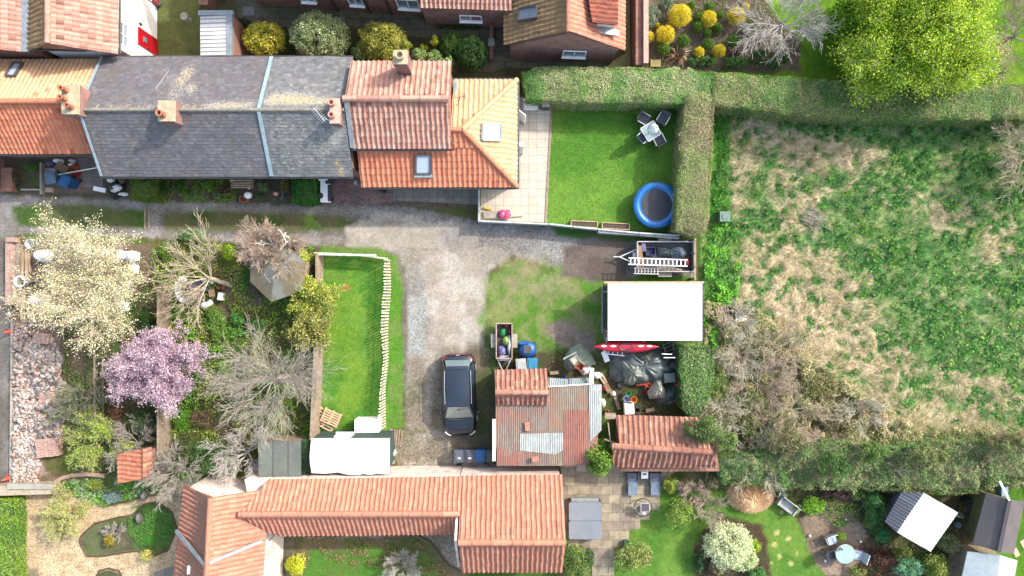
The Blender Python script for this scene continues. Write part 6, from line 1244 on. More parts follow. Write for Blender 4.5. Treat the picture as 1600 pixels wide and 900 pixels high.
for (x, y, rx, ry, h, cs, lb) in ((174, 845, 12, 11, .7, [S(190, 170, 50), S(130, 150, 50), S(150, 70, 40)], 'gold and red shrub inside the kidney shaped bed'), (230, 868, 12, 11, .6, [S(214, 204, 120), S(186, 180, 90)], 'pale yellow shrub on the edge of the kidney shaped bed'), (463, 882, 18, 19, 1.1, [S(200, 206, 40), S(176, 190, 36), S(226, 226, 70)], 'vivid yellow shrub at the bottom edge beside the small lawn'), (176, 775, 18, 12, .6, [S(150, 170, 170), S(120, 140, 130)], 'blue grey shrub on the north edge of the gravel garden'), (106, 762, 10, 9, .6, [S(80, 140, 50), S(60, 116, 40)], 'deep green shrub beside the low stone wall end'), (150, 758, 16, 9, .6, [S(150, 160, 76), S(120, 140, 60)], 'olive shrub on the north edge of the gravel garden'), (246, 764, 10, 8, .6, [S(80, 130, 50)], 'green shrub at the gable corner of the tiled house'), (210, 752, 9, 7, .8, [S(130, 170, 60), S(100, 150, 54)], 'fresh green shrub at the foot of the tiny tiled store'), (275, 770, 8, 9, .5, [S(90, 120, 60)], 'small shrub between the gravel and the tiled house'),
    (1272, 790, 22, 16, .7, [S(130, 180, 50), S(110, 160, 50), S(150, 190, 70)], 'bright green shrub above the pebble circle'), (1240, 795, 10, 12, .5, [S(170, 180, 90), S(140, 160, 70)], 'yellow green shrub right of the grey garden bench'), (1222, 775, 9, 10, .5, [S(150, 170, 150), S(120, 140, 120)], 'silver leaved shrub behind the grey garden bench'), (1313, 838, 9, 8, .5, [S(150, 196, 50), S(180, 210, 70)], 'lime plant at the top of the round glass table'), (1312, 819, 13, 6, .35, [S(110, 156, 60), S(130, 160, 90)], 'low green plant in the pebble circle above the white chair'), (1365, 800, 20, 34, .9, [S(70, 128, 66), S(90, 144, 80), S(60, 106, 56)], 'dark green border shrub left of the grey ribbed roof'), (1357, 812, 9, 16, .5, [S(176, 170, 80), S(150, 110, 60)], 'bronze green spiky shrub inside the dark border'), (1378, 835, 14, 14, .7, [S(60, 130, 70), S(80, 150, 84)], 'blue green shrub below the dark border shrub'), (1308, 772, 24, 9, .7, [S(110, 84, 84), S(84, 66, 60)], 'purple brown shrub at the foot of the lower hedge'), (1340, 772, 16, 10, .6, [S(84, 120, 60), S(110, 130, 74)], 'green shrub between the purple brown shrub and the ribbed roof'),
    (1418, 885, 28, 16, 1.3, [S(100, 160, 120), S(130, 180, 140), S(90, 140, 90)], 'blue green shrub at the bottom edge under the white ribbed roof'), (1460, 885, 24, 24, 1.6, [S(140, 164, 60), S(120, 140, 60), S(160, 170, 90)], 'olive green tall shrub left of the slate blue cover'), (1482, 848, 18, 16, 1.4, [S(130, 136, 90), S(150, 146, 110), S(110, 130, 70)], 'grey olive shrub between the white ribbed roof and the slate blue cover'), (1408, 862, 18, 10, 1.0, [S(120, 130, 60), S(90, 110, 50)], 'brownish green shrub under the lower corner of the white ribbed roof'), (1375, 880, 30, 24, .5, [S(96, 66, 56), S(74, 50, 46), S(120, 90, 70)], 'dark red brown low shrub beside the pebble circle'), (1340, 892, 16, 10, .5, [S(150, 160, 80), S(120, 130, 70)], 'olive shrub at the bottom edge below the glass table'), (1510, 800, 14, 24, .5, [S(130, 120, 70), S(104, 104, 60)], 'drooping ochre grass between the white ribbed roof and the brown felt roof'),
    (225, 290, 2, 2, .3, [S(60, 90, 30)], ''), (258, 296, 14, 12, .7, [S(60, 96, 36), S(80, 116, 44)], 'dark shrub right of the mossy square hedge'), (285, 292, 13, 12, .7, [S(84, 130, 44), S(64, 110, 40)], 'mid green shrub in the middle of the cottage border'), (325, 290, 12, 10, .7, [S(90, 130, 50), S(120, 150, 60)], 'bright green shrub above the row of terracotta rings'), (352, 296, 12, 9, .6, [S(110, 86, 76), S(90, 80, 60)], 'dull purple shrub left of the slatted bench'), (412, 292, 14, 9, .6, [S(110, 140, 84), S(140, 160, 110)], 'pale leaved shrub beside the person in black'), (446, 288, 8, 14, .7, [S(150, 140, 60), S(120, 126, 50)], 'ochre shrub against the deep green square hedge'), (404, 306, 7, 6, .4, [S(80, 120, 60)], 'low green plant right of the white ball'), (30, 290, 5, 5, .4, [S(70, 84, 50)], 'round dark pot plant at the lane corner of the first front yard'), (50, 262, 12, 8, .4, [S(96, 140, 50), S(80, 120, 50)], 'weedy green plant in the first front yard'), (25, 275, 4, 12, .6, [S(84, 84, 48)], 'dark creeper on the brick wall of the first front yard'),
    (910, 120, 1, 1, .2, [S(60, 90, 30)], '')):
    if lb: bush(x, y, rx, h, cs, lb, rpy=ry, leaf=.075, dens=.75)
# ---------------------------------------------------------------- car
PAINT = M('dark_navy_paint', (.006, .009, .016), (.006, .009, .016), 1, .3, fine=0, coat=.6)
def car(px, py, rot, label):
    t = thing('car', label, 'car', P(px, py), rot)
    ys = [0, .06, .25, .6, 1.2, 2.2, 3.0, 3.4, 3.9, 4.25, 4.42, 4.47]; ws = [.55, .74, .86, .91, .92, .92, .92, .91, .88, .80, .66, .5]
    zt = [.72, .86, .96, 1.0, 1.01, 1.0, .99, .97, .90, .82, .70, .6]
    rows = []
    for y, w, z in zip(ys, ws, zt):
        Y = 2.235-y; rows.append([(-w*.96, Y, .22), (-w, Y, .45), (-w, Y, z*.72), (-w*.95, Y, z-.05), (-w*.8, Y, z), (-w*.4, Y, z+.035), (0, Y, z+.045), (w*.4, Y, z+.035), (w*.8, Y, z), (w*.95, Y, z-.05), (w, Y, z*.72), (w, Y, .45), (w*.96, Y, .22)])
    m = MB(); n = len(rows[0]); vs = [v for r in rows for v in r]
    m.add(vs, [(i*n+j, i*n+j+1, (i+1)*n+j+1, (i+1)*n+j) for i in range(len(rows)-1) for j in range(n-1)], True)
    m.add(rows[0], [tuple(range(n))]); m.add(rows[-1], [tuple(range(n-1, -1, -1))]); b = m.build('body', PAINT, t)
    # cabin: belt corners and roof corners
    def q(name, pts, mat, par=t, sub=6, crown=.03):
        a, b_, c, d = [Vector(p) for p in pts]; m = MB(); vs = []
        for i in range(sub+1):
            for j in range(sub+1):
                u, v = i/sub, j/sub; p = a.lerp(b_, u).lerp(d.lerp(c, u), v); nn = (b_-a).cross(d-a).normalized(); nn = nn if nn.z > 0 else -nn
                vs.append(p+nn*crown*(1-(2*u-1)**2)*(1-(2*v-1)**2*.5))
        k = sub+1; m.add(vs, [(i*k+j, (i+1)*k+j, (i+1)*k+j+1, i*k+j+1) for i in range(sub) for j in range(sub)], True); return m.build(name, mat, par)
    G = m_glass('car_glass', (.02, .03, .04), .03); RG = m_glass('panoramic_roof', (.008, .012, .02), .15)
    W1, W2 = .80, .60
    yr, yrt, yft, yf = 2.235-.30, 2.235-.78, 2.235-2.75, 2.235-3.42; zb, zr = .99, 1.47
    q('rear_window', [(-W1*.86, yr, zb), (W1*.86, yr, zb), (W2, yrt, zr-.06), (-W2, yrt, zr-.06)], m_glass('tinted_tail_glass', (.10, .14, .15), .15))
    q('windscreen', [(-W1*.95, yf, zb), (W1*.95, yf, zb), (W2, yft, zr-.03), (-W2, yft, zr-.03)], m_glass('windscreen_glass', (.16, .19, .17), .06), crown=.06)
    q('roof', [(-W2-.02, yrt, zr-.05), (W2+.02, yrt, zr-.05), (W2+.02, yft, zr-.02), (-W2-.02, yft, zr-.02)], RG, crown=.06)
    q('roof_spoiler', [(-W2, yrt+.02, zr-.03), (W2, yrt+.02, zr-.03), (W2, yrt+.2, zr-.09), (-W2, yrt+.2, zr-.09)], PAINT, crown=.02)
    for s in (-1, 1):
        q('side_window', [(s*W1*1.02, yr, zb-.02), (s*W1*1.04, yf, zb-.02), (s*W2*1.03, yft, zr-.04), (s*W2*1.03, yrt, zr-.08)], G)
        m = MB(); m.path([(s*(W2+.1), yrt-.05, zr-.03), (s*(W2+.12), yrt-.9, zr+.03), (s*(W2+.11), yft+.15, zr-.01)], .022, 6); m.build('roof_rail', M('chrome', (.75, .75, .75), None, 2, .2, metal=1, fine=0), t)
        m = MB(); m.beam((s*W2, yft, zr-.02), (s*W1*.97, yf, zb+.0), .07, .05); m.build('windscreen_pillar', PAINT, t)
        m = MB(); m.ell((s*1.04, yf+.28, .98), (.13, .08, .08), 10, 6); m.beam((s*.88, yf+.26, .95), (s*1.0, yf+.28, .96), .05, .05); m.build('wing_mirror', PAINT, t)
        m = MB(); m.path([(s*.55, 2.15, .86), (s*.76, 2.05, .9), (s*.86, 1.88, .95)], .025, 6); m.build('tail_light', M('red_lens', S(200, 40, 60), None, 3, .2, fine=0), t)
        m = MB(); m.path([(s*.82, -1.98, .78), (s*.66, -2.14, .72), (s*.5, -2.2, .66)], .035, 6); m.build('headlight', M('clear_lens', (.6, .62, .64), None, 3, .1, fine=0), t)
        for yy in (1.45, -1.35):
            w = MB(); w.tube((s*.72, yy, .33), (s*.93, yy, .33), .33, n=18); o = w.build('wheel', BLACK, t); w = MB(); w.tube((s*.9, yy, .33), (s*.945, yy, .33), .2, n=12); w.build('rim', AL, o)
    m = MB(); m.path([(-.5, 2.2, .88), (0, 2.24, .9), (.5, 2.2, .88)], .014, 6); m.build('light_bar', M('red_lens', 0), t)
    m = MB(); m.box((0, 2.19, .8), (.22, .03, .1)); m.build('badge', AL, t)
    m = MB(); m.path([(-.66, yf-.02, zb+.02), (-.3, yf-.1, zb+.03), (.3, yf-.1, zb+.03), (.66, yf-.02, zb+.02)], .04, 6); m.build('wiper_scuttle', BLACK, t)
    m = MB(); m.lathe((.22, yft+.02, zr-.12), [(.05, 0), (.03, .02)], 8); m.box((0, yft-.12, zr-.12), (.2, .1, .05)); m.build('rear_view_mirror', BLACK, t)
    m = MB(); m.beam((-.66, -1.35, 1.0), (-.5, -2.1, .84), .02, .02); m.beam((.66, -1.35, 1.0), (.5, -2.1, .84), .02, .02); m.build('bonnet_crease', BLACK, t)
    return t
car(719, 614, R(1.5), 'dark navy estate car with a glass roof and red tail lights parked on the gravel')
# ---------------------------------------------------------------- wheelie bins
def bin_(px, py, rot, c, label, group=None, s=1.0):
    t = thing('wheelie_bin', label, 'bin', P(px, py), R(rot), group); mm = M('bin_%d_%d_%d' % c, S(*c), None, 3, .5, fine=.05)
    m = MB(); m.box((0, 0, .08), (.44*s, .5*s, .86), taper=1.18); m.build('body', mm, t)
    m = MB(); m.box((0, -.02, .95), (.56*s, .64*s, .05)); m.box((0, -.02, 1.0), (.40*s, .46*s, .03)); m.box((0, -.3*s, .93), (.5*s, .05, .06)); m.build('lid', mm, t)
    m = MB(); m.tube((-.2*s, .34*s, .97), (.2*s, .34*s, .97), .02, n=6); m.build('handle', mm, t)
    for s_ in (-1, 1): MB().tube((s_*.2*s, .26*s, .1), (s_*.27*s, .26*s, .1), .1, n=12).build('wheel', BLACK, t)
    return t
for x, c, lb, st in ((720, (110, 116, 130), 'grey wheelie bin at the left end of the row by the car bonnet', 1), (736, (96, 102, 116), 'grey wheelie bin with a white sticker between the left grey bin and the blue bin', 1), (752, (30, 110, 180), 'blue wheelie bin in the row by the workshop', 0), (767, (66, 92, 92), 'dark green bin touching the workshop wall', 0)):
    t = bin_(x, 706, 180, c, lb, 'bins in a row by the workshop')
    if st: MB().box((0, .1, 1.035), (.14, .07, .005)).build('sticker', WHITE, t)
bin_(814, 567, 185, (196, 204, 206), 'pale grey wheelie bin behind the pantile section of the workshop', None)
bin_(831, 566, 180, (50, 150, 196), 'light blue wheelie bin beside the pale grey one', None)
bin_(97, 282, 10, (100, 132, 160), 'faded grey blue bin in the cluttered front yard', None)
bin_(119, 287, 335, (28, 98, 160), 'bright blue wheelie bin tilted beside the block paving', None)
t = thing('compost_bin', 'grey green square compost bin standing in the field edge beside the hedge', 'compost bin', P(1127, 340)); m = MB(); m.box((0, 0, 0), (.62, .6, .62), taper=.85); m.build('body', M('sage_plastic', S(118, 150, 140), None, 3, .6, fine=.05), t); m = MB(); m.box((0, 0, .62), (.56, .54, .06)); m.box((0, 0, .68), (.3, .28, .04)); m.build('lid', MATS['sage_plastic'], t)
# ---------------------------------------------------------------- trailers
RT = [S(186, 180, 176)]
def trailer(name, cx, cy, L, W, z, label, rim, tow):
    """box trailer; long side along X for tow in x, else along Y"""
    t = thing(name, label, 'trailer', P(cx, cy)); m = MB()
    m.box((0, 0, z-.05), (L, W, .05)); m.build('floor', DKGREY, t)
    m = MB(); 
    for s in (-1, 1): m.box((0, s*W/2, z), (L+.06, .05, .45)); m.box((s*L/2, 0, z), (.05, W, .45))
    m.build('side_panels', rim, t)
    ax = 0 if L > W else 1
    for s in (-1, 1):
        w = MB(); c = Vector((0, s*(W/2+.16), .3)) if ax == 0 else Vector((s*(L/2+.16), 0, .3)); d = Vector((0, .09, 0)) if ax == 0 else Vector((.09, 0, 0)); w.tube(c-d, c+d, .3, n=14); w.build('wheel', BLACK, t)
        w = MB(); w.box((c.x, c.y, .6), (.75, .26, .04) if ax == 0 else (.26, .75, .04)); w.build('mudguard', CONC, t)
    m = MB(); td = Vector(tow); sd = Vector((-td.y, td.x, 0)); e = (L/2 if ax == 0 else W/2); p0 = td*e; tip = td*(e+.9)
    m.beam(p0+sd*.4+Vector((0, 0, .45)), tip+Vector((0, 0, .45)), .06, .06); m.beam(p0-sd*.4+Vector((0, 0, .45)), tip+Vector((0, 0, .45)), .06, .06); m.beam(p0*1.02+sd*.25+Vector((0, 0, .46)), p0*1.02-sd*.25+Vector((0, 0, .46)), .3, .05); m.tube(tip+Vector((0, 0, .45)), tip+td*.35+Vector((0, 0, .45)), .04, n=8); m.tube(tip+Vector((0, 0, 0)), tip+Vector((0, 0, .5)), .03, n=8); m.build('drawbar', AL, t)
    return t
def ladder(name, a, b, w, label, mat, n=11, cat='ladder', par=None):
    a, b = Vector(a), Vector(b); o = a.copy(); d = (b-a).normalized(); s = d.cross(Vector((0, 0, 1))).normalized()*w/2
    t = thing(name, label, cat, o) if par is None else par
    m = MB(); m.beam(s, b-a+s, .05, .07); m.build('stile', mat, t); m = MB(); m.beam(-s, b-a-s, .05, .07); m.build('stile', mat, t)
    m = MB()
    for i in range(n): p = (b-a)*(i+.5)/n; m.beam(p-s, p+s, .05, .04)
    m.build('rungs', mat, t); return t
GRL = M('worn_white_metal', S(226, 226, 228), S(196, 190, 186), 5, .5)
tr = trailer('trailer', 1035, 402, 3.1, 1.62, .5, 'large flat trailer full of scrap beside the timber gate post, ladder across it', GRL, (-1, 0, 0))
ladder('ladder', P(982, 408, 1.25), P(1074, 411, 1.25), .34, 'white aluminium ladder lying along the scrap trailer and sticking out in front', WHITE, 14)
ladder('ladder', P(990, 423, 1.0), P(1030, 424, 1.0), .3, 'shorter pale ladder under the white one along the near side of the trailer', GRL, 8)
def clutter(name, px, py, w, d, h, z, mat, label, cat, rot=0, kind='box'):
    t = thing(name, label, cat, P(px, py, z), R(rot)); m = MB()
    if kind == 'box':
        m.box((0, 0, 0), (w, d, h)); m.build('body', mat, t); MB().box((0, 0, h), (w*.9, d*.9, .015)).build('top_panel', mat, t)
    elif kind == 'crate':
        m.box((0, 0, 0), (w, d, .03)); 
        for s in (-1, 1): m.box((0, s*d/2, 0), (w, .03, h)); m.box((s*w/2, 0, 0), (.03, d, h))
        m.build('sides', mat, t)
    elif kind == 'tub':
        m.lathe((0, 0, 0), [(w*.4, 0), (w*.5, h), (w*.53, h), (w*.53, h+.03), (w*.45, h+.03), (w*.4, .05), (.01, .05)], 16); m.build('body', mat, t)
    elif kind == 'planks':
        rnd = random.Random(int(px)); k = max(2, int(w/.12))
        for i in range(k): y = (i-(k-1)/2)*.13; m.beam((y+rnd.uniform(-.02, .02), -d/2+rnd.uniform(0, .2)*d*.4, .03+rnd.random()*.05), (y+rnd.uniform(-.05, .05), d/2-rnd.uniform(0, .2)*d*.4, .03+rnd.random()*.05), .1, .03)
        m.build('planks', mat, t)
    return t
BLUEP = M('blue_plastic', S(28, 110, 190), S(20, 90, 170), 3, .45, fine=.05); NAVY = M('navy_sheet', S(60, 76, 120), S(40, 50, 90), 4, .6); ORANGE = M('orange_plastic', S(226, 96, 60), None, 4, .5, fine=.05); REDP = M('red_plastic', S(214, 36, 66), S(190, 26, 50), 3, .35, fine=.05)
YEL = M('yellow_plastic', S(240, 200, 60), None, 3, .5); GRNP = M('green_plastic', S(40, 160, 90), None, 3, .5); PINK = M('pink_plastic', S(226, 60, 140), S(240, 130, 180), 6, .4); TARPG = M('green_grey_tarpaulin', S(172, 186, 168), S(144, 160, 144), 2.5, .55, lo=.4, hi=.6); TARPD = M('dark_tarpaulin', S(124, 134, 134), S(88, 98, 98), 2, .5, lo=.42, hi=.6); TARPM = M('olive_grey_tarpaulin', S(182, 192, 182), S(130, 138, 128), 3, .5); SHEETW = M('white_plastic_sheet', (.78, .78, .77), (.66, .67, .68), 4, .45, fine=.04); SACK = M('pale_sack', S(222, 220, 200), S(196, 194, 176), 4, .7); BROWN = M('brown_cardboard', S(170, 140, 108), S(146, 116, 88), 4, .85); PURP = M('violet_sheet', S(130, 120, 170), S(96, 90, 140), 6, .6)
z = .5
clutter('crate', 1015, 393, .5, .42, .3, z, NAVY, 'black and blue crate at the front of the scrap trailer', 'crate', 0, 'crate')
drape('tarpaulin', [(1025, 384), (1045, 385), (1062, 388), (1066, 396), (1050, 402), (1030, 400)], .8, .55, .25, TARPD, 'dark crumpled sheet in the middle of the scrap trailer', 'tarpaulin', .1, 3)
drape('tarpaulin', [(1048, 385), (1068, 386), (1075, 395), (1070, 404), (1052, 402)], .9, .6, .28, M('blue_grey_plastic', S(130, 150, 166), S(90, 106, 124), 5, .4), 'blue grey plastic sheet at the back of the scrap trailer', 'tarpaulin', .1, 4)
bag('sack', 1072, 410, 5, 9, .35, ORANGE, 'orange bundle under the back end of the trailer ladder', 'bundle', .55, 4)
clutter('board', 1000, 402, .28, 1.3, .05, .75, BROWN, 'brown board standing crosswise at the front of the scrap trailer', 'board', 4)
clutter('timber_offcuts', 1045, 421, .3, 1.5, .05, .75, TIMBER, 'bundle of thin timber strips along the near side of the trailer', 'timber', 82, 'planks')
clutter('plastic_box', 1005, 386, .22, .5, .2, .6, PURP, 'violet box in the front corner of the scrap trailer', 'box', 10)
# garden trailer
gt = trailer('trailer', 788, 531, .86, 1.9, .4, 'small timber sided trailer full of garden rubbish on the grass', M('pinkish_timber', S(214, 190, 176), S(180, 150, 136), 5, .8), (0, -1, 0))
bag('rubbish_bag', 790, 533, 7, 8, .3, M('lime_fabric', S(176, 206, 110), S(130, 170, 80), 5, .7), 'lime green bag in the middle of the small trailer', 'bag', .45, 7)
bag('rubbish_bag', 785, 519, 6, 8, .25, GRNP, 'green bag near the top of the small trailer', 'bag', .45, 8)
bag('rubbish_bag', 784, 548, 8, 8, .3, M('indigo_bag', S(80, 80, 170), S(170, 170, 210), 9, .4), 'indigo and white bag at the bottom of the small trailer', 'bag', .45, 9)
bag('rubbish_bag', 796, 540, 3, 16, .28, SHEETW, 'long white sack along the right side of the small trailer', 'bag', .45, 10)
bag('rubbish_bag', 791, 509, 3.5, 3.5, .2, REDP, 'red ball like bundle at the top of the small trailer', 'bag', .5, 11); bag('rubbish_bag', 797, 518, 3, 3.5, .2, REDP, 'red bundle on the right side of the small trailer', 'bag', .5, 12)
# blue inflatable / sledge behind the workshop
t = thing('ride_on_toy', 'blue plastic toy truck with a grey seat beside the pale bins', 'toy', P(824, 545)); m = MB(); m.ell((0, 0, .35), (.5, .44, .28), 18, 8); m.box((-.2, .38, .35), (.5, .16, .25)); m.build('body', BLUEP, t); m = MB(); m.box((0, .02, .56), (.42, .4, .1)); m.build('seat', DKGREY, t)
for a in (-.4, .4):
    for b in (-.25, .25): MB().tube((a-.05, b, .14), (a+.05, b, .14), .14, n=12).build('wheel', BLACK, t)
# ---------------------------------------------------------------- tarps and clutter between the sheds
drape('tarpaulin', [(908, 537), (922, 548), (934, 570), (924, 574), (905, 576), (890, 584), (881, 574), (882, 560), (892, 545)], .5, 0, 1.0, TARPG, 'pale grey green tarpaulin heaped behind the workshop', 'tarpaulin', .16, 21)
clutter('wooden_box', 905, 571, .36, .42, .3, .75, M('orange_timber', S(206, 116, 70), S(170, 86, 56), 4, .7), 'orange brown open box on the pale green tarpaulin', 'box', 60, 'crate')
clutter('board', 899, 562, .5, .42, .04, .95, SACK, 'cream board beside the orange box on the pale green tarpaulin', 'board', 40)
m = MB(); m.tube((0, 0, 0), (.75, .4, .06), .04); tag(m.build('pole', GRL), 'pale pole poking out of the pale green tarpaulin', 'pole').location = P(880, 561, .95)
drape('plastic_sheet', [(907, 572), (925, 572), (920, 585), (912, 588), (905, 580)], .5, .1, .4, SHEETW, 'white sheet at the foot of the pale green tarpaulin', 'plastic sheet', .08, 22)
drape('tarpaulin', [(954, 540), (1000, 538), (1040, 542), (1062, 560), (1064, 590), (1040, 604), (985, 605), (955, 596), (952, 565)], .5, 0, .85, TARPD, 'huge dark tarpaulin over a heap south of the white roofed shed', 'tarpaulin', .2, 23, dome=2.6)
drape('tarpaulin', [(972, 563), (988, 560), (1008, 570), (1014, 590), (995, 598), (992, 604), (978, 602), (976, 585)], 1.1, .55, .55, TARPM, 'lighter crumpled sheet on top of the huge dark tarpaulin', 'tarpaulin', .16, 24)
drape('tarpaulin', [(985, 545), (1010, 548), (1030, 560), (1020, 570), (998, 566)], 1.1, .6, .4, M('olive_tarpaulin', S(120, 124, 100), S(96, 100, 84), 3, .6), 'olive sheet folded on the top edge of the huge dark tarpaulin', 'tarpaulin', .14, 25)
drape('tarpaulin', [(1025, 612), (1060, 600), (1068, 622), (1050, 636), (1028, 634)], .3, 0, .3, TARPD, 'flat dark sheet on the ground below the pale sack', 'tarpaulin', .05, 26)
drape('sack', [(1028, 592), (1036, 590), (1038, 604), (1043, 610), (1042, 624), (1018, 626), (1014, 615), (1020, 606)], .9, .35, .6, SACK, 'large pale bulk sack by the red sledge', 'sack', .12, 27)
clutter('cool_box', 1044, 589, .6, .5, .4, .5, M('grey_green_box', S(120, 140, 130), None, 3, .6), 'grey green box on the dark tarpaulin beside the red sledge', 'box', 4)
t = thing('kayak', 'long red kayak lying racked against the south side of the white roofed shed', 'kayak', P(977, 541, 1.7)); m = MB(); vs = []
for i in range(25):
    f = i/24*2-1; w = .3*(1-abs(f)**2.6)+.015; x = f*1.72
    for a in range(10): th = 2*math.pi*a/10; vs.append((x, w*math.cos(th), .22+.17*math.sin(th)*(w/.3)**.5+.06*abs(f)**3))
m.add(vs, [(i*10+a, (i+1)*10+a, (i+1)*10+(a+1) % 10, i*10+(a+1) % 10) for i in range(24) for a in range(10)], True); m.build('hull', REDP, t); MB().box((-1.0, .15, -.02), (.06, .7, .07)).box((1.0, .15, -.02), (.06, .7, .07)).build('added_rack_arm', AL, t)  # rack arms added to lift the hull out of the shed's shadow
m = MB(); m.lathe((-.05, 0, .37), [(.28, 0), (.3, .03), (.26, .04), (.24, .01), (.01, .0)], 18, sx=1.3, sy=.75); m.build('cockpit_rim', BLACK, t)
m = MB(); 
for a in (-1.2, -.7, .75, 1.2): m.ell((a, .04, .385), (.16, .06, .02), 8, 4)
m.build('white_patches', WHITE, t)  # white patches along the top of the hull
ladder('ladder', P(940, 546, .9), P(976, 550, .9), .42, 'short white step ladder lying on the dark tarpaulin below the kayak', WHITE, 5)
clutter('board', 946, 557, .3, .6, .04, .5, SHEETW, 'tilted white board left of the huge dark tarpaulin', 'board', 20)
ladder('ladder', P(1042, 534, 1.4), P(1050, 560, .9), .5, 'dark metal rack leaning over the right end of the dark tarpaulin', DKGREY, 5)
m = MB(); m.tube((0, 0, 0), (.55, -.02, 0), .025); m.tube((.1, -.2, 0), (.72, -.2, 0), .025); tag(m.build('metal_rods', WHITE), 'two thin white rods across the dark metal rack', 'rods').location = P(1034, 553, 1.5)
t = thing('sledge', 'glossy red plastic sledge at the right of the dark tarpaulin heap', 'sledge', P(1061, 589, .5), R(-14)); m = MB(); m.box((0, 0, 0), (.36, .95, .06)); m.box((-.18, 0, .03), (.05, .9, .14)); m.box((.18, 0, .03), (.05, .9, .14)); m.ell((0, -.45, .08), (.2, .12, .1)); m.build('shell', REDP, t); MB().box((-.04, .1, .06), (.1, .35, .03)).build('grey_insert', DKGREY, t)
t = thing('trolley', 'tangled orange metal trolley at the lower edge of the dark tarpaulin', 'trolley', P(1005, 602, .3)); m = MB(); m.tube((-.4, 0, 0), (.4, .1, .1), .035); m.tube((-.3, .15, 0), (.35, -.1, .05), .03); m.tube((.1, -.2, 0), (.3, .25, .1), .03); m.tube((.35, -.3, 0), (.45, .1, .1), .05); m.build('tubes', ORANGE, t)
clutter('bucket', 1009, 612, .22, .22, .25, 0, REDP, 'dark red bucket beside the pale bulk sack', 'bucket', 0, 'tub')
clutter('bucket', 989, 623, .34, .34, .3, .4, M('bright_orange', S(250, 150, 50), S(230, 110, 40), 4, .5), 'bright orange bucket on the stacked white boxes', 'bucket', 0, 'tub')
clutter('watering_can', 981, 614, .26, .26, .2, .3, GRNP, 'green plastic watering can by the orange bucket', 'watering can', 0, 'tub')
clutter('tub', 977, 622, .32, .32, .25, .3, M('blue_white_tub', S(180, 190, 220), S(110, 130, 190), 7, .5), 'blue and white tub left of the orange bucket', 'tub', 0, 'tub')
clutter('fridge', 981, 636, .52, .62, .5, 0, WHITE, 'white appliance lying beside the old pantiled shed wall', 'appliance', 3)
clutter('bucket', 994, 639, .3, .45, .4, 0, DKGREY, 'grey and white drum right of the white appliance', 'drum', 0, 'tub')
bag('bag', 958, 615, 5, 4, .25, SHEETW, 'small white bag left of the tubs behind the workshop', 'bag', 0, 31)
bag('bag', 933, 587, 9, 6, .3, SHEETW, 'white plastic bag at the workshop corner', 'bag', 0, 32); bag('bag', 942, 630, 5, 8, .3, SHEETW, 'long white bag against the galvanised edge of the workshop', 'bag', 0, 33)
clutter('bucket', 942, 606, .2, .2, .2, 0, REDP, 'faded red bucket behind the workshop', 'bucket', 0, 'tub')
clutter('timber_offcuts', 942, 592, .3, .7, .05, .05, TIMBER_N, 'scatter of pale sticks at the workshop corner', 'timber', 30, 'planks')
clutter('log_store', 1129, 490, .9, .85, .5, 0, BROWN, 'wooden log crate full of sticks at the field edge', 'log store', 0, 'crate')
clutter('timber_offcuts', 1129, 490, .8, .9, .05, .45, TIMBER, 'sticks heaped in the log crate at the field edge', 'sticks', 10, 'planks')
clutter('board', 1157, 492, .6, .75, .06, .3, SHEETW, 'stained white board beside the log crate', 'board', 2)
rnd = random.Random(4); sg_ = []
for i in range(46):
    a = rnd.gauss(-.6, .6); c = Vector((rnd.gauss(0, .28), rnd.gauss(0, .35), .05+rnd.random()*.15)); d = Vector((math.cos(a), math.sin(a), rnd.gauss(0, .1)))*rnd.uniform(.2, .6); sg_.append((c-d, c+d, .018, .008))
o = seg_mesh('dead_branches', sg_, BGREY); o.location = P(1272, 345, 0); tag(o, 'small heap of grey dead branches lying in the field', 'branches')
for i, (x, y, w_, d_, mt, kd, r_, lb) in enumerate(((949, 606, .3, .5, BROWN, 'box', 30, 'torn brown box by the galvanised edge of the workshop'), (964, 630, .3, .8, TIMBER, 'planks', 20, 'short grey planks left of the white appliance'), (968, 601, .25, .25, TARPM, 'tub', 0, 'grey bucket below the left end of the dark tarpaulin'), (1046, 623, .4, .3, GRL, 'crate', 25, 'pale crate on the flat dark sheet'), (1015, 640, .5, .2, TIMBER, 'box', 10, 'grey timber block behind the old pantiled shed'), (948, 642, .22, .22, POT, 'tub', 0, 'terracotta pot at the galvanised edge of the workshop'), (1052, 571, .4, .3, DKGREY, 'box', -20, 'dark grey box at the right end of the dark tarpaulin'), (866, 582, .5, .18, TIMBER, 'box', 5, 'grey timber baulk at the foot of the workshop lean-to sheets'), (880, 588, .2, .2, BLUEP, 'tub', 0, 'small blue bucket at the foot of the workshop lean-to sheets'))):
    clutter('junk', x, y, w_, d_, .2, 0 if i != 6 else .7, mt, lb, 'junk', r_, kd).name = ('cardboard_box', 'timber_offcuts', 'bucket', 'crate', 'timber_block', 'plant_pot', 'storage_box', 'timber_block', 'bucket')[i]
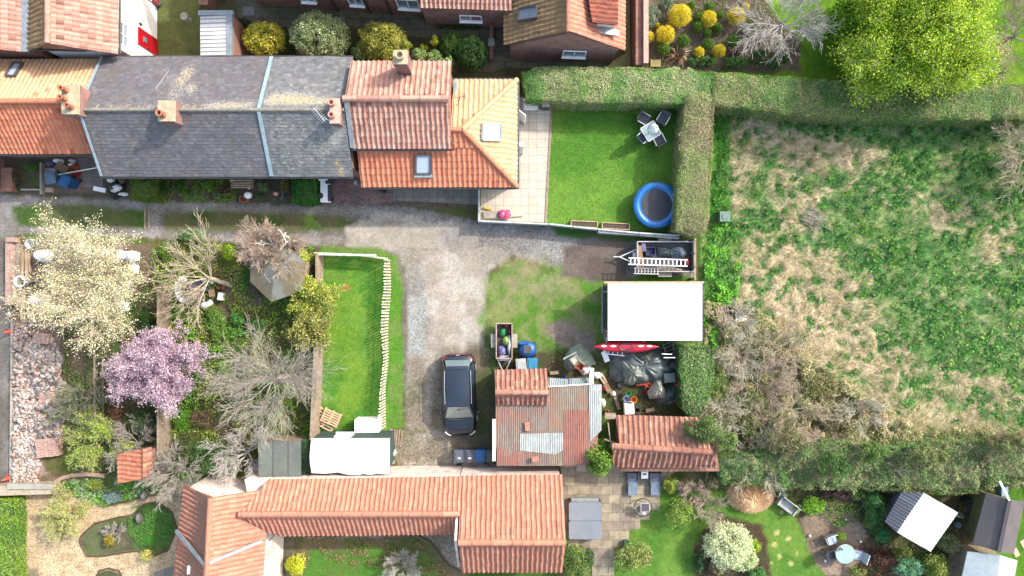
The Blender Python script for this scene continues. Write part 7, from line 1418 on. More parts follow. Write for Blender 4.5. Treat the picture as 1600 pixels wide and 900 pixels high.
# ---------------------------------------------------------------- trampoline and garden furniture
t = thing('trampoline', 'round trampoline with a bright blue padded rim on the square lawn', 'trampoline', P(1021, 323))
m = MB(); m.lathe((0, 0, .76), [(.86, .02), (.86, .05), (1.25, .05), (1.26, .0), (1.24, -.12)], 40); m.build('safety_pad', M('blue_vinyl', S(20, 130, 210), S(24, 110, 190), 2, .4, fine=.04), t)
m = MB(); m.disc((0, 0, .77), .88, 40); m.build('jumping_mat', M('dark_mat', S(64, 64, 76), S(54, 54, 66), 2, .7), t)
for i in range(6): a = i*1.047; m = MB(); m.tube((1.18*math.cos(a), 1.18*math.sin(a), 0), (1.18*math.cos(a), 1.18*math.sin(a), .78), .03); m.build('leg', AL, t)
RATTAN = M('grey_rattan', S(120, 124, 134), S(90, 94, 104), 12, .7)
t = thing('garden_table', 'square glass topped garden table on the square lawn with a closed white parasol', 'table', (*P(1017, 205, .7)[:2], 0), R(32)); m = MB(); m.box((0, 0, .7), (.86, .86, .02)); m.build('table_top', M('pale_glass', S(176, 200, 206), S(160, 186, 194), 1, .15, fine=0), t)
for a in (-1, 1):
    for b in (-1, 1): MB().box((a*.38, b*.38, 0), (.05, .05, .7)).build('leg', AL, t)
m = MB()
for a in (-1, 1): m.box((0, a*.42, .69), (.88, .04, .04)); m.box((a*.42, 0, .69), (.04, .88, .04))
m.build('table_frame', AL, t)
t = thing('parasol', 'closed white parasol standing through the glass garden table', 'parasol', (*P(1022, 200, 1.7)[:2], 0)); m = MB(); m.tube((0, 0, .1), (0, 0, 2.08), .025); m.build('pole', AL, t); m = MB(); m.lathe((0, 0, 0), [(.1, 1.2), (.3, 1.3), (.26, 1.6), (.12, 1.95), (.02, 2.05)], 10, sx=1.0); m.build('folded_canopy', SHEETW, t)
MB().lathe((0, 0, 0), [(.25, 0), (.25, .05), (.05, .12), (.03, .3)], 14).build('base', DKGREY, t)
def chair(px, py, rot, label, group, mat=RATTAN, name='garden_chair', w=.56, frame=None):
    t = thing(name, label, 'chair', P(px, py), R(rot), group); frame = frame or AL
    MB().box((0, 0, .4), (w, w*.9, .06)).build('seat', mat, t); m = MB(); m.box((0, w*.48, .42), (w, .05, .5), rx=-.22); m.build('backrest', mat, t)
    for s in (-1, 1):
        m = MB(); m.beam((s*w*.5, -w*.4, .62), (s*w*.5, w*.5, .64), .04, .03); m.build('armrest', frame, t)
        for y in (-.42, .42): MB().tube((s*w*.46, y*w, 0), (s*w*.48, y*w*.95, .62), .018, n=6).build('leg', frame, t)
    return t
gch = 'chairs round the lawn table'
chair(1004, 190, 60, 'rattan chair at the upper left of the lawn table', gch); chair(1032, 190, -30, 'rattan chair at the upper right of the lawn table', gch); chair(1003, 217, 130, 'rattan chair at the lower left of the lawn table', gch); chair(1026, 221, 205, 'rattan chair at the lower right of the lawn table', gch)
t = thing('bench', 'white and grey slatted bench against the hedge at the top of the patio', 'bench', P(829, 168)); m = MB()
for i in range(6): m.box((0, -.22+i*.085, .42+(.0 if i < 5 else .3)), (.86, .06, .03))
m.build('slats', WHITE, t); m = MB(); m.box((0, .28, .42), (.9, .05, .42)); m.build('backrest', GRL, t)
for s in (-1, 1): MB().box((s*.4, 0, 0), (.05, .5, .55)).build('leg', GRL, t)
t = thing('barbecue', 'silver lidded barbecue beside the slatted bench on the patio', 'barbecue', P(852, 168)); m = MB(); m.box((0, 0, .1), (.4, .4, .65)); m.build('cabinet', DKGREY, t); m = MB(); m.box((0, .03, .75), (.44, .42, .16), taper=.85); m.build('lid', AL, t); MB().beam((-.18, -.24, .82), (.18, -.24, .82), .03, .03).build('handle', BLACK, t)
clutter('plant_pot', 865, 169, .22, .22, .24, .02, POT, 'small terracotta pot at the lawn corner by the barbecue', 'plant pot', 0, 'tub')
t = thing('ride_on_toy', 'bright pink toy scooter at the bottom of the pale patio', 'toy', P(788, 336)); m = MB(); m.ell((-.1, 0, .28), (.24, .28, .2), 14, 7); m.box((.2, 0, .2), (.22, .5, .16)); m.build('body', PINK, t); MB().tube((.1, -.2, .5), (.1, .2, .5), .03).build('handlebar', REDP, t)
for a in (-.22, .26): MB().tube((a, -.06, .12), (a, .06, .12), .12, n=12).build('wheel', BLACK, t)
clutter('step', 769, 336, .95, .42, .16, .05, CONC, 'low pale stone step beside the pink toy on the patio', 'step')
clutter('toy', 762, 326, .5, .12, .12, .06, YEL, 'yellow plastic toy lying above the low step', 'toy', -18)
clutter('board', 806, 333, .75, .42, .1, .05, M('cream_board', S(236, 226, 206), None, 3, .8), 'cream board lying on the patio right of the pink toy', 'board', 4)
for x, y, w_, lb in ((912, 351, 1.45, 'left timber planter filled with dark soil by the trampoline lawn fence'), (961, 354, 1.5, 'right timber planter filled with dark soil by the trampoline lawn fence')):
    t = thing('planter', lb, 'planter', P(x, y), R(-3), 'timber planters along the fence'); m = MB()
    for s in (-1, 1): m.box((0, s*.16, 0), (w_, .04, .3)); m.box((s*w_/2, 0, 0), (.04, .34, .3))
    m.build('box', TIMBER_N, t); MB().box((0, 0, 0), (w_-.05, .28, .24)).build('soil', M('dark_soil', (.04, .03, .022), (.07, .055, .04), 8, .95), t)
# ---------------------------------------------------------------- fences
def fence(name, pts, h, label, mat, board=True, z0=0, step=1.6, rail=.05, pw=.08, thick=.05, gap=0, cat='fence'):
    W = [Vector(P(a, b, h)) for a, b in pts]; c = W[0].copy(); c.z = 0; t = thing(name, label, cat, c)
    W = [Vector((p.x-c.x, p.y-c.y, 0)) for p in W]; up = Vector((0, 0, 1)); b = MB(); r = MB(); k = 0
    for p, q in zip(W[:-1], W[1:]):
        L = (q-p).length; n = max(1, round(L/step)); d = (q-p).normalized()
        for i in range(n+1):
            if i == n and q != W[-1]: continue
            s = MB(); v = p.lerp(q, i/n); s.box((v.x, v.y, 0), (pw, pw, h+.04), math.atan2(d.y, d.x)); s.build('post', mat, t)
        r.beam(p+up*(h-.03), q+up*(h-.03), rail+.03, .04); r.beam(p+up*h*.4, q+up*h*.4, rail, .07)
        if board: b.beam(p+up*h*.5, q+up*h*.5, thick, h*.96)
    r.build('rail', mat, t)
    if board: b.build('boards', mat, t)
    return t
FW = M('white_grey_fence', S(226, 230, 228), S(190, 196, 196), 4, .7)
fence('fence', [(748, 292), (748, 345), (860, 350), (935, 358), (1000, 364), (1060, 368)], 1.05, 'low pale fence round the patio and the trampoline lawn', FW, thick=.04)
fence('fence', [(936, 362), (1000, 366), (1060, 372)], .95, 'grey board panel behind the low fence south of the trampoline', M('grey_board', S(176, 184, 184), S(150, 156, 156), 4), thick=.14)
fence('fence', [(1086, 374), (1086, 436)], 1.15, 'short timber post and rail fence at the back of the scrap trailer', TIMBER, board=False, step=.75, rail=.1, pw=.12)
fence('fence', [(246, 455), (246, 750)], 1.5, 'long weathered board fence between the rubble plot and the middle garden', TIMBER, thick=.1)
fence('fence', [(494, 396), (493, 560), (488, 690)], 1.4, 'board fence between the middle garden and the fenced lawn', TIMBER, thick=.06)
MB().beam(P(494, 540, 1.5), P(487, 692, 1.5), .24, .06).build('coping', TIMBER, None).name = 'plank'
bpy.data.objects['plank']['label'] = 'wide weathered plank capping the board fence beside the large grey bare tree'; bpy.data.objects['plank']['category'] = 'plank'
fence('fence', [(147, 560), (148, 690)], 1.3, 'pair of thin pale posts and rail beside the grey green shrub in the rubble plot', TIMBER, board=False, rail=.05, step=1.2)
# picket fence leaning along the lawn
PK = M('picket_cream', S(250, 244, 226, 1.4), S(236, 224, 198, 1.5), 6, .8); t = thing('picket_fence', 'cream picket fence running along the drive side of the fenced lawn', 'fence', P(607, 540)); rnd = random.Random(8)
path = [(497, 396), (552, 398), (608, 405), (610, 450), (605, 510), (606, 560), (601, 610), (602, 668)]; W = [Vector(P(a, b, .0)) for a, b in path]; o = Vector(t.location); rl = MB(); pl = []; acc = 0
for i, (p, q) in enumerate(zip(W[:-1], W[1:])):
    L = (q-p).length; d = (q-p)/L; s = Vector((-d.y, d.x, 0)); n = int(L/.155)
    for hh in (.3, .75): rl.beam(p-o+Vector((0, 0, hh)), q-o+Vector((0, 0, hh)), .025, .05)
    for j in range(n):
        f = (j+.5)/n; b = p.lerp(q, f)-o; y = 450-(b+o).y*F/H; lean = .26+.1*math.sin(y*.03)+rnd.gauss(0, .02); lean = -.6*lean if i > 1 else .05
        m = MB(); m.beam(b+s*.03, b+s*.03-s*lean*(-1 if i > 1 else 1)*1.0+Vector((0, 0, 1.02+rnd.gauss(0, .015)))+d*rnd.gauss(0, .02), .07, .022); pl.append(m)
for m in pl[:100]: m.build('picket', PK, t)
if len(pl) > 100:
    mm = MB(); [mm.add(k.v, k.f) for k in pl[100:]]; mm.build('picket', PK, t)['kind'] = 'stuff'
rl.build('rail', TIMBER, t)
m = MB(); m.beam(P(497, 397, 1.08), P(588, 399, 1.08), .12, .08); tag(m.build('capping_rail', FW), 'pale grey capping rail along the top of the fenced lawn', 'rail')
# ---------------------------------------------------------------- pallets
def pallet(px, py, rot, z, label, mat=TIMBER, w=1.2, d=1.0, group=None):
    t = thing('pallet', label, 'pallet', P(px, py, z), R(rot), group); m = MB()
    for i in range(6): m.box((0, -d/2+.06+i*(d-.12)/5, .12), (w, .085, .022))
    m.build('deck_boards', mat, t); m = MB()
    for x in (-1, 0, 1): m.box((x*(w/2-.05), 0, 0), (.1, d, .12))
    m.build('bearers', mat, t); return t
pallet(52, 495, 0, 0, 'grey pallet at the left edge of the creamy blossom tree, beside the upper white bag', group='pallets'); pallet(80, 493, 0, .02, 'grey pallet half hidden by the creamy blossom tree', group='pallets')
pallet(510, 655, -28, .1, 'pale pallet leaning at the bottom of the fenced lawn', TIMBER_N, group='pallets'); pallet(518, 652, -24, .24, 'pale pallet stacked crookedly on the other one by the lawn', TIMBER_N, 1.0, .8, group='pallets')
clutter('chest', 578, 661, 1.32, .72, .85, 0, WHITE, 'white chest freezer beside the bowed white roof at the end of the lawn', 'freezer', 1)
clutter('wooden_mat', 618, 684, .75, 1.0, .05, .03, TIMBER, 'weathered timber gate leaf lying on the gravel by the bowed white roof', 'gate', -6, 'planks')
bag('bag', 612, 708, 7, 8, .5, M('mint_bag', S(214, 232, 216), S(190, 210, 196), 5, .6), 'mint white bag at the right end of the bowed white roof', 'bag', 0, 41); bag('rag', 612, 721, 5, 6, .3, SACK, 'beige sack below the mint white bag', 'sack', 0, 42)
for i, (x, y, r, lb) in enumerate(((712, 722, .16, 'pale stone left of the flat slab by the bins'), (706, 717, .13, 'small pale stone nearest the drive by the bins'), (768, 722, .16, 'grey stone at the workshop corner by the bins'), (772, 728, .14, 'pinkish stone at the workshop corner'))):
    m = MB(); m.ell((0, 0, r*.5), (r, r*.8, r*.6), 9, 5, .35, i); o = m.build('rock', CONC); o.location = P(x, y); tag(o, lb, 'rock')
m = MB(); m.prism([(-.6, -.15), (.5, -.2), (.7, 0), (.4, .18), (-.5, .16)], 0, .12); o = m.build('stone_slab', CONC); o.location = P(738, 724); tag(o, 'long mossy stone slab below the row of bins', 'stone')
# ---------------------------------------------------------------- rubble plot
BR = [S(216, 198, 186), S(196, 176, 166), S(230, 218, 210), S(172, 160, 152), S(222, 202, 188), S(192, 150, 134)]
def bricks(name, poly, n, label, seed, size=(.22, .11, .07), zt=.25, scale=1.0):
    bb = np.array([P(a, b)[:2] for a, b in poly]); lo = bb.min(0); hi = bb.max(0); rs = np.random.RandomState(seed); x = lo[0]+(hi[0]-lo[0])*rs.rand(n*3); y = lo[1]+(hi[1]-lo[1])*rs.rand(n*3)
    k = (sdist(poly, 800+x*F/H, 450-y*F/H) > 0) & (fbm(x, y, 1.3, 3, seed) > .40+.1*rs.rand(n*3)); x, y = x[k][:n], y[k][:n]; n = len(x); z = rs.rand(n)*zt*np.clip((fbm(x, y, .9, 3, seed+2)-.35)*4, .1, 1)
    base = np.array([(a, b, c) for c in (-.5, .5) for a, b in ((-.5, -.5), (.5, -.5), (.5, .5), (-.5, .5))])*np.array(size)*scale
    V = []; sc_ = .5+rs.rand(n)
    for i in range(n):
        Mx = Matrix.Rotation(rs.rand()*6.28, 3, 'Z') @ Matrix.Rotation(rs.randn()*.35, 3, 'X') @ Matrix.Rotation(rs.randn()*.35, 3, 'Y'); V.append((base*sc_[i]) @ np.array(Mx).T+np.array([x[i], y[i], z[i]+.03]))
    V = np.concatenate(V); f = np.array([[3, 2, 1, 0], [4, 5, 6, 7], [0, 1, 5, 4], [1, 2, 6, 5], [2, 3, 7, 6], [3, 0, 4, 7]]); Fc = (np.arange(n)[:, None, None]*8+f[None]).reshape(-1, 4)
    o = np_mesh(name, V, Fc, m_attr(), None, np.repeat(pick(BR, n, rs), 8, axis=0)); tag(o, label, 'rubble', kind='stuff')
bricks('brick_rubble', [(24, 505), (70, 510), (100, 560), (100, 690), (62, 700), (60, 745), (24, 750)], 2300, 'broken bricks and rubble strewn down the left plot', 3)
bricks('brick_rubble', [(60, 580), (95, 570), (100, 680), (60, 680)], 900, 'dense heap of pale broken bricks in the left plot', 4, zt=.4)
bricks('gravel_stones', [(24, 670), (60, 670), (62, 755), (24, 755)], 900, 'small pale stones at the bottom of the left plot', 5, scale=.6)
def brick_stack(px, py, w, d, h, rot, label, seed):
    t = thing('brick_stack', label, 'brick stack', P(px, py), R(rot)); rs = random.Random(seed); V = MB(); nx_ = int(w/.23); ny_ = int(d/.115)
    MB().box((0, 0, 0), (w, d, h)).build('lower_courses', M('dusty_pink_brick', S(222, 186, 172), S(196, 156, 142), 7, .95), t)
    for i in range(nx_):
        for j in range(ny_):
            if rs.random() < .85: V.box((-w/2+.115+i*.23+rs.gauss(0, .008), -d/2+.06+j*.115+rs.gauss(0, .006), h), (.21, .10, .065), rs.gauss(0, .05))
    V.build('top_course', MATS['dusty_pink_brick'], t)
brick_stack(81, 697, 1.2, 1.0, .4, 6, 'neat square stack of pink bricks near the bottom of the rubble plot', 1); brick_stack(80, 623, .9, .8, .3, 3, 'loose stack of pink bricks in the middle of the rubble plot', 2); brick_stack(70, 528, .8, .55, .3, -8, 'small stack of pink bricks just below the pallets', 3)
for i, (a, b, w_, h_, mt, lb) in enumerate((((14, 372), (14, 476), .42, .35, M('pinkish_beam', S(214, 180, 160), S(186, 150, 134), 4, .85), 'thickest pinkish timber beam at the left edge, beside the road'), ((23, 380), (22, 470), .26, .3, MATS['pinkish_beam'], 'second pinkish beam lying against the thickest one'), ((28, 376), (27, 480), .18, .42, TIMBER, 'narrow pale beam on the stack at the left edge'), ((10, 374), (28, 375), .25, .5, MATS['pinkish_beam'], 'short pinkish beam across the top end of the timber stack'), ((33, 382), (31, 440), .16, .2, TIMBER_N, 'new plank nearest the pinkish beams'), ((37, 385), (33, 500), .1, .15, TIMBER_N, 'longest thin new plank reaching down to the pallets'), ((40, 380), (41, 432), .14, .25, TIMBER_N, 'new plank left of the upper white bag'), ((43, 384), (46, 425), .07, .2, TIMBER_N, 'thin slanting batten by the upper white bag'), ((36, 450), (38, 505), .08, .12, TIMBER_N, 'thin batten between the lower bag and the beams'), ((21, 430), (22, 465), .14, .5, TIMBER_N, 'short pale plank on top of the beams'))):
    m = MB(); A_, B_ = Vector(P(*a, h_)), Vector(P(*b, h_)); m.beam(Vector((0, 0, 0)), B_-A_, w_, .12); o = m.build('plank', mt); o.location = A_-Vector((0, 0, .06)); tag(o, lb, 'timber', 'timber stacked at the left edge')
bag('bulk_bag', 66, 399, 12, 12, .8, SHEETW, 'largest white bulk bag below the top left corner of the creamy blossom tree', 'bulk bag', 0, 51); bag('bulk_bag', 60, 470, 17, 12, .8, SHEETW, 'white bulk bag sitting above the grey pallets', 'bulk bag', 0, 52)
clutter('cement_mixer_drum', 56, 382, .5, .5, .5, 0, M('pale_blue_drum', S(206, 222, 226), S(180, 196, 204), 4, .5), 'pale blue tub above the largest bulk bag', 'tub', 0, 'tub'); clutter('tub', 40, 440, .62, .62, .45, .1, WHITE, 'round white tub standing by the new planks', 'tub', 0, 'tub')
bag('bag', 51, 440, 6, 4, .2, DKGREY, 'dark rag beside the round white tub', 'rag', 0, 53)
for i, (x, y, rx, ry, lb) in enumerate(((130, 390, 10, 9, 'crumpled white sheet at the upper left under the creamy blossom'), (158, 396, 16, 8, 'long white sheet under the middle of the creamy blossom'), (180, 398, 14, 9, 'white sheet beside the black and white object under the blossom'), (202, 400, 13, 9, 'squarish white sheet at the right edge of the creamy blossom'), (205, 420, 8, 8, 'narrow white sheet right of the creamy blossom'), (150, 411, 8, 6, 'small grey white sheet under the creamy blossom'), (186, 441, 14, 6, 'flat white sheet low in the creamy blossom'), (186, 478, 14, 9, 'white and blue sheet at the lower right of the creamy blossom'))):
    drape('plastic_sheet', [(x-rx, y-ry*.7), (x, y-ry), (x+rx, y-ry*.6), (x+rx*.9, y+ry*.8), (x-.1*rx, y+ry), (x-rx*.9, y+ry*.6)], .3, .02, .3, SHEETW, lb, 'plastic sheet', .07, 60+i)
clutter('tool', 179, 412, .4, .25, .2, .1, BLACK, 'black and white machine among the white sheets', 'tool', 30)
t = thing('traffic_cone', 'orange and white traffic cone at the road edge by the low stone wall', 'traffic cone', P(16, 746), R(20))
CO = M('cone_orange', S(240, 90, 70), None, 3, .5, fine=.04); MB().box((0, 0, 0), (.36, .36, .04)).build('base', CO, t); MB().lathe((0, 0, .04), [(.14, 0), (.03, .62), (.01, .62)], 14).build('cone', CO, t); MB().lathe((0, 0, .04), [(.112, .15), (.075, .33)], 14).build('white_band', WHITE, t)
t = thing('traffic_cone', 'red and white traffic cone by the brick rubble at the road edge', 'traffic cone', P(19, 518)); MB().box((0, 0, 0), (.34, .34, .04)).build('base', CO, t); MB().lathe((0, 0, .04), [(.14, 0), (.03, .6), (.01, .6)], 14).build('cone', CO, t); MB().lathe((0, 0, .04), [(.112, .15), (.075, .33)], 14).build('white_band', WHITE, t)
t = thing('kerb_wall', 'low concrete edging between the road and the rubble plot', 'wall', P(22, 620)); MB().beam(Vector(P(22, 500))-t.location+Vector((0, 0, .1)), Vector(P(20, 755))-t.location+Vector((0, 0, .1)), .1, .2).build('edging', CONC, t)
t = thing('stone_wall', 'thick pale stone wall at the top of the yellow green hedge, lower left', 'wall', P(40, 768)); MB().prism([P(a, b, .8)[:2] for a, b in ((-40, 762), (22, 758), (80, 759), (80, 772), (-40, 776))], 0, .8).build('masonry', M('pale_masonry', S(208, 194, 170), S(180, 164, 140), 5, .95), t, w=True); MB().prism([P(a, b, .95)[:2] for a, b in ((10, 756), (80, 757), (80, 765), (10, 765))], .8, .9).build('coping', CONC, t, w=True)
t = thing('garden_edging', 'thin brick edging between the gravel garden and the yellow green hedge', 'edging', P(32, 840)); MB().box((0, 0, 0), (.08, 4.6, .12)).build('bricks', BRICK, t)
t = thing('log_edge', 'curved brown log edge above the gravel garden', 'edging', P(120, 744)); MB().path([Vector(P(a, b, .1))-t.location for a, b in ((84, 756), (95, 748), (112, 743), (135, 741), (165, 744))], .13, 8).build('log', M('pinkish_beam', 0), t)
def rim(pts, label, mat, r=.05): 
    t = thing('bed_edging', label, 'edging', P(*pts[0])); MB().path([Vector(P(a, b, .03))-t.location for a, b in pts], r, 6).build('edge', mat, t)
rim([(125, 848), (126, 838), (148, 818), (186, 808), (205, 806), (225, 788), (246, 785), (268, 800), (276, 825), (262, 860), (240, 869), (214, 861), (196, 863), (160, 869), (136, 869), (125, 848)], 'thin brown edging round the kidney shaped bed', M('edge_brown', S(110, 84, 64), None, 6))
rim([(147, 908), (155, 892), (170, 888), (186, 892), (194, 908)], 'thin edging of the round bed cut by the bottom edge', MATS['edge_brown']); rim([(475, 838), (560, 836), (650, 836), (672, 846), (688, 868), (702, 884), (722, 893)], 'curved timber edging along the gravel south of the outbuilding', MATS['edge_brown'])
for (a, b, w_, lb) in ((220, 808, .3, 'grey slate boulder in the kidney shaped bed'), (227, 773, .28, 'small grey ornament stone at the top of the gravel garden')):
    m = MB(); m.ell((0, 0, .15), (.14, w_, .3), 9, 6, .3, a); o = m.build('stone', M('slate_stone', S(140, 136, 136), None, 5)); o.location = P(a, b); tag(o, lb, 'stone')
# ---------------------------------------------------------------- middle garden table and clutter
t = thing('garden_bench', 'curved white garden bench under the sprawling bare tree', 'bench', P(284, 452)); m = MB()
for a, b in (((290, 434), (279, 440)), ((279, 440), (278, 455)), ((278, 455), (282, 466)), ((282, 466), (294, 471))): m.beam(Vector(P(*a, .45))-t.location, Vector(P(*b, .45))-t.location, .34, .06)
m.build('seat', WHITE, t)
for a in ((288, 437), (280, 455), (290, 469)): p = Vector(P(*a))-t.location; MB().box((p.x, p.y, 0), (.06, .3, .44)).build('leg', WHITE, t)
t = thing('garden_table', 'dark cluttered garden table in the middle garden', 'table', P(313, 456)); m = MB(); m.box((0, 0, .68), (1.0, 1.15, .04)); m.build('table_top', DKGREY, t)
for a in (-1, 1):
    for b in (-1, 1): MB().box((a*.42, b*.5, 0), (.05, .05, .68)).build('leg', BLACK, t)
drape('cloth', [(312, 434), (322, 432), (334, 436), (332, 444), (326, 440), (316, 442)], .8, .72, .12, SHEETW, 'white cloth on the top end of the dark garden table', 'cloth', .05, 71)
drape('plastic_sheet', [(310, 470), (326, 468), (330, 474), (322, 482), (312, 484), (307, 478)], .4, .1, .4, SHEETW, 'bright white bag below the dark garden table', 'bag', .08, 72)
clutter('tub', 325, 450, .3, .3, .15, .72, M('teal_plastic', S(70, 110, 140), None, 3), 'teal bowl on the dark garden table', 'bowl', 0, 'tub'); clutter('toolbox', 332, 458, .25, .4, .2, .72, BROWN, 'rusty brown box on the dark garden table', 'box', 8); clutter('box', 348, 463, .28, .42, .35, 0, WHITE, 'white box on the garden path right of the dark table', 'box', -8); clutter('tray', 303, 450, .4, .7, .06, .72, M('slate_tray', S(116, 118, 130), None, 4), 'grey tray on the dark garden table', 'tray')
def pot(px, py, r, label, group, mat=POT, fill=None, h=.28):
    t = thing('plant_pot', label, 'plant pot', P(px, py), 0, group); MB().lathe((0, 0, 0), [(r*.7, 0), (r, h), (r*1.08, h), (r*1.08, h+.03), (r*.9, h+.03), (r*.88, h-.04), (.01, h-.04)], 16).build('pot', mat, t)
    if fill:
        rs = np.random.RandomState(int(px)); n = 90; a = rs.rand(n)*6.28; q = rs.rand(n)**.5*r*.95; pos = np.stack([np.cos(a)*q, np.sin(a)*q, h+rs.rand(n)*r*.7], 1); leaf_mesh('plant', pos, rs.randn(n, 3)+np.array([0, 0, 1]), .07, pick(fill, n, rs), t, w=False)
GP = [S(90, 140, 50), S(70, 110, 44)]
for x, y, r, lb in ((333, 482, .16, 'terracotta pot nearest the bright white bag'), (344, 484, .17, 'terracotta pot with moss, right of the pot by the white bag'), (338, 489, .1, 'smallest terracotta pot of the cluster under the dark table'), (342, 494, .13, 'lowest terracotta pot of the cluster by the garden path')): pot(x, y, r, lb, 'terracotta pots by the garden path', POT, None if r < .12 else GP)
pot(345, 449, .1, 'left small terracotta pot above the white box', 'terracotta pots by the garden path'); pot(352, 449, .1, 'right small terracotta pot above the white box', 'terracotta pots by the garden path'); pot(403, 458, .14, 'brown pot against the summerhouse front', 'terracotta pots by the garden path', BROWN, GP)
BP = M('black_pot', (.03, .03, .035), (.06, .06, .06), 6, .5)
rowl = ['first', 'second', 'third', 'fourth', 'fifth', 'sixth', 'seventh', 'eighth', 'ninth', 'tenth', 'last']
for i, x in enumerate((646, 655, 664, 672, 681, 695, 702, 709, 716, 724, 733)): pot(x, 292.5, .12 if i < 5 else .09, '%s black pot from the left in the row under the orange extension eave' % rowl[i], 'black pots under the extension eave', BP, GP if i in (3, 4, 6, 7) else None)
pot(601, 296, .25, 'largest dark pot with a palm on the red gravel', 'pots by the front doors', BP, [S(90, 100, 50), S(120, 126, 70)]); spiky(600, 294, 14, .5, [S(90, 104, 50), S(124, 130, 76), S(60, 80, 40)], 'spiky palm growing from the large dark pot on the red gravel', 'palm', 26, .04, 9)
clutter('drain_pipe', 557, 286, .14, .2, .3, 0, GRL, 'grey drain elbow at the corner between the slate roof and the extension', 'drain')
for x, y, r, lb in ((305, 305, .17, 'square wicker planter in the cottage border'), (322, 306, .2, 'wicker planter with green sprouts in the cottage border'), (342, 306, .18, 'right wicker planter of the cottage border'), (330, 297, .13, 'round terracotta ring in the cottage border'), (352, 298, .13, 'terracotta ring beside the dull purple shrub')): pot(x, y, r, lb, 'planters in the cottage border', TIMBER, GP)
t = thing('bench', 'weathered slatted bench in front of the slate roofed cottages', 'bench', P(383, 289)); m = MB()
for i in range(5): m.box((0, -.2+i*.12, .42+(.12*(i-2) if i > 2 else 0)), (1.25, .07, .03))
m.build('slats', TIMBER_N, t)
for s in (-1, 1): MB().box((s*.55, 0, 0), (.06, .5, .5)).build('leg', TIMBER, t)
clutter('wooden_tool', 390, 293, .12, .22, .05, .5, TIMBER_N, 'small wooden box on the slatted bench', 'box', -20)
t = thing('ornament_ball', 'shiny white ball on a stand beside the lane border', 'ornament', P(393, 307)); MB().ell((0, 0, .5), (.22, .2, .2), 16, 9).build('ball', WHITE, t); MB().tube((0, 0, 0), (0, 0, .35), .05).build('stand', POT, t)
clutter('toy_chair', 383, 312, .4, .3, .3, 0, POT, 'little terracotta coloured chair shaped planter beside the white ball', 'planter', 0, 'crate')
# white and black cart by the deep green hedge
t = thing('mobility_scooter', 'white and black mobility scooter parked right of the deep green square hedge', 'scooter', P(508, 296, .6)[:2]+(0,)); MB().box((0, -.05, .3), (.5, 1.3, .35)).build('body', WHITE, t); MB().box((.26, -.2, .55), (.2, .9, .12)).build('footboard', BLACK, t); MB().box((.32, .45, .7), (.5, .32, .1)).build('seat', BLACK, t); MB().box((-.05, .55, .5), (.5, .16, .35)).build('cowl', WHITE, t)
MB().tube((-.25, -.35, .66), (-.25, -.35, .7), .17, n=18).build('disc', BLACK, t); MB().tube((-.3, -.66, .6), (.25, -.7, .6), .03).build('handle', AL, t)
for a in (-.25, .25):
    for b in (-.5, .5): MB().tube((a-.06, b, .16), (a+.06, b, .16), .16, n=12).build('wheel', BLACK, t)
clutter('tub', 492, 313, .3, .3, .2, 0, M('teal_plastic', 0), 'teal tub at the corner of the deep green hedge', 'tub', 0, 'tub')
# black rubbish pile at the front yard
for i, (x, y, rx, ry, mt, lb) in enumerate(((182, 292, 15, 10, BLACK, 'large black rubbish bag heap beside the mossy square hedge'), (178, 305, 8, 7, BLACK, 'black bag at the lane side of the black heap'), (172, 281, 7, 4, SHEETW, 'white crumpled sheet at the top of the black heap'), (183, 293, 8, 5, SHEETW, 'white sheet in the middle of the black heap'), (192, 303, 9, 3, SHEETW, 'slanting white sheet at the lower right of the black heap'), (190, 282, 5, 5, BROWN, 'brown cardboard on the black heap'), (178, 298, 5, 3, SHEETW, 'small white rag on the black heap'))):
    bag('rubbish_bag', x, y, rx, ry, .45 if mt is BLACK else .18, mt, lb, 'bag', 0 if mt is BLACK else .35, 80+i)
clutter('board', 156, 296, .7, .25, .04, .05, SHEETW, 'pale board left of the black rubbish heap', 'board', -12)
for x, y, rx, ry, mt, lb in ((78, 255, 8, 6, PURP, 'violet sheet in the cluttered front yard'), (91, 251, 8, 5, SHEETW, 'white ring shaped bag under the orange eave'), (112, 258, 6, 4, SHEETW, 'small white bag near the red cloth'), (117, 261, 6, 4, ORANGE, 'orange red cloth in the cluttered front yard'), (120, 272, 5, 4, REDP, 'dark red cloth above the bright blue bin'), (112, 251, 5, 3, SHEETW, 'tiny white bag against the cottage wall')): bag('bag', x, y, rx, ry, .3, mt, lb, 'bag', 0, int(x))
clutter('cardboard_sheet', 97, 262, .7, .45, .05, .3, BROWN, 'brown board lying among the bags in the front yard', 'board', -30); clutter('crate', 82, 268, .5, .22, .2, 0, GRL, 'pale slatted crate in the cluttered front yard', 'crate', 0, 'crate'); clutter('tub', 79, 297, .42, .26, .14, 0, M('pink_beige', S(226, 200, 180), None, 4), 'pale pink trough at the lane edge of the front yard', 'trough')
m = MB(); m.tube((0, 0, 0), (2.6, .45, .1), .03); tag(m.build('pole', WHITE), 'long white pole lying across the block paved front yard', 'pole').location = P(80, 275, .6)
w = thing('yard_wall', 'low pinkish brick wall along the left side of the first front yard', 'wall', P(6, 275)); MB().box((0, 0, 0), (.22, 1.9, .7)).build('brickwork', BRICK2, w); MB().box((.45, -.25, 0), (.6, 1.3, .4)).build('brick_planter', BRICK, w)
w = thing('yard_wall', 'thin concrete edging on the right and lane side of the first front yard', 'wall', P(69, 280)); MB().box((0, 0, 0), (.1, 1.75, .3)).build('edging', CONC, w); MB().box((-.6, -.6, 0), (1.15, .08, .2)).build('lane_edging', CONC, w)
for x in (227, 233):
    tag(MB().box((*P(x, 340)[:2], 0), (.09, 1.35, .05)).build('plank', TIMBER), '%s weathered board of the pair laid across the lane grass' % ('left' if x == 227 else 'right'), 'plank')
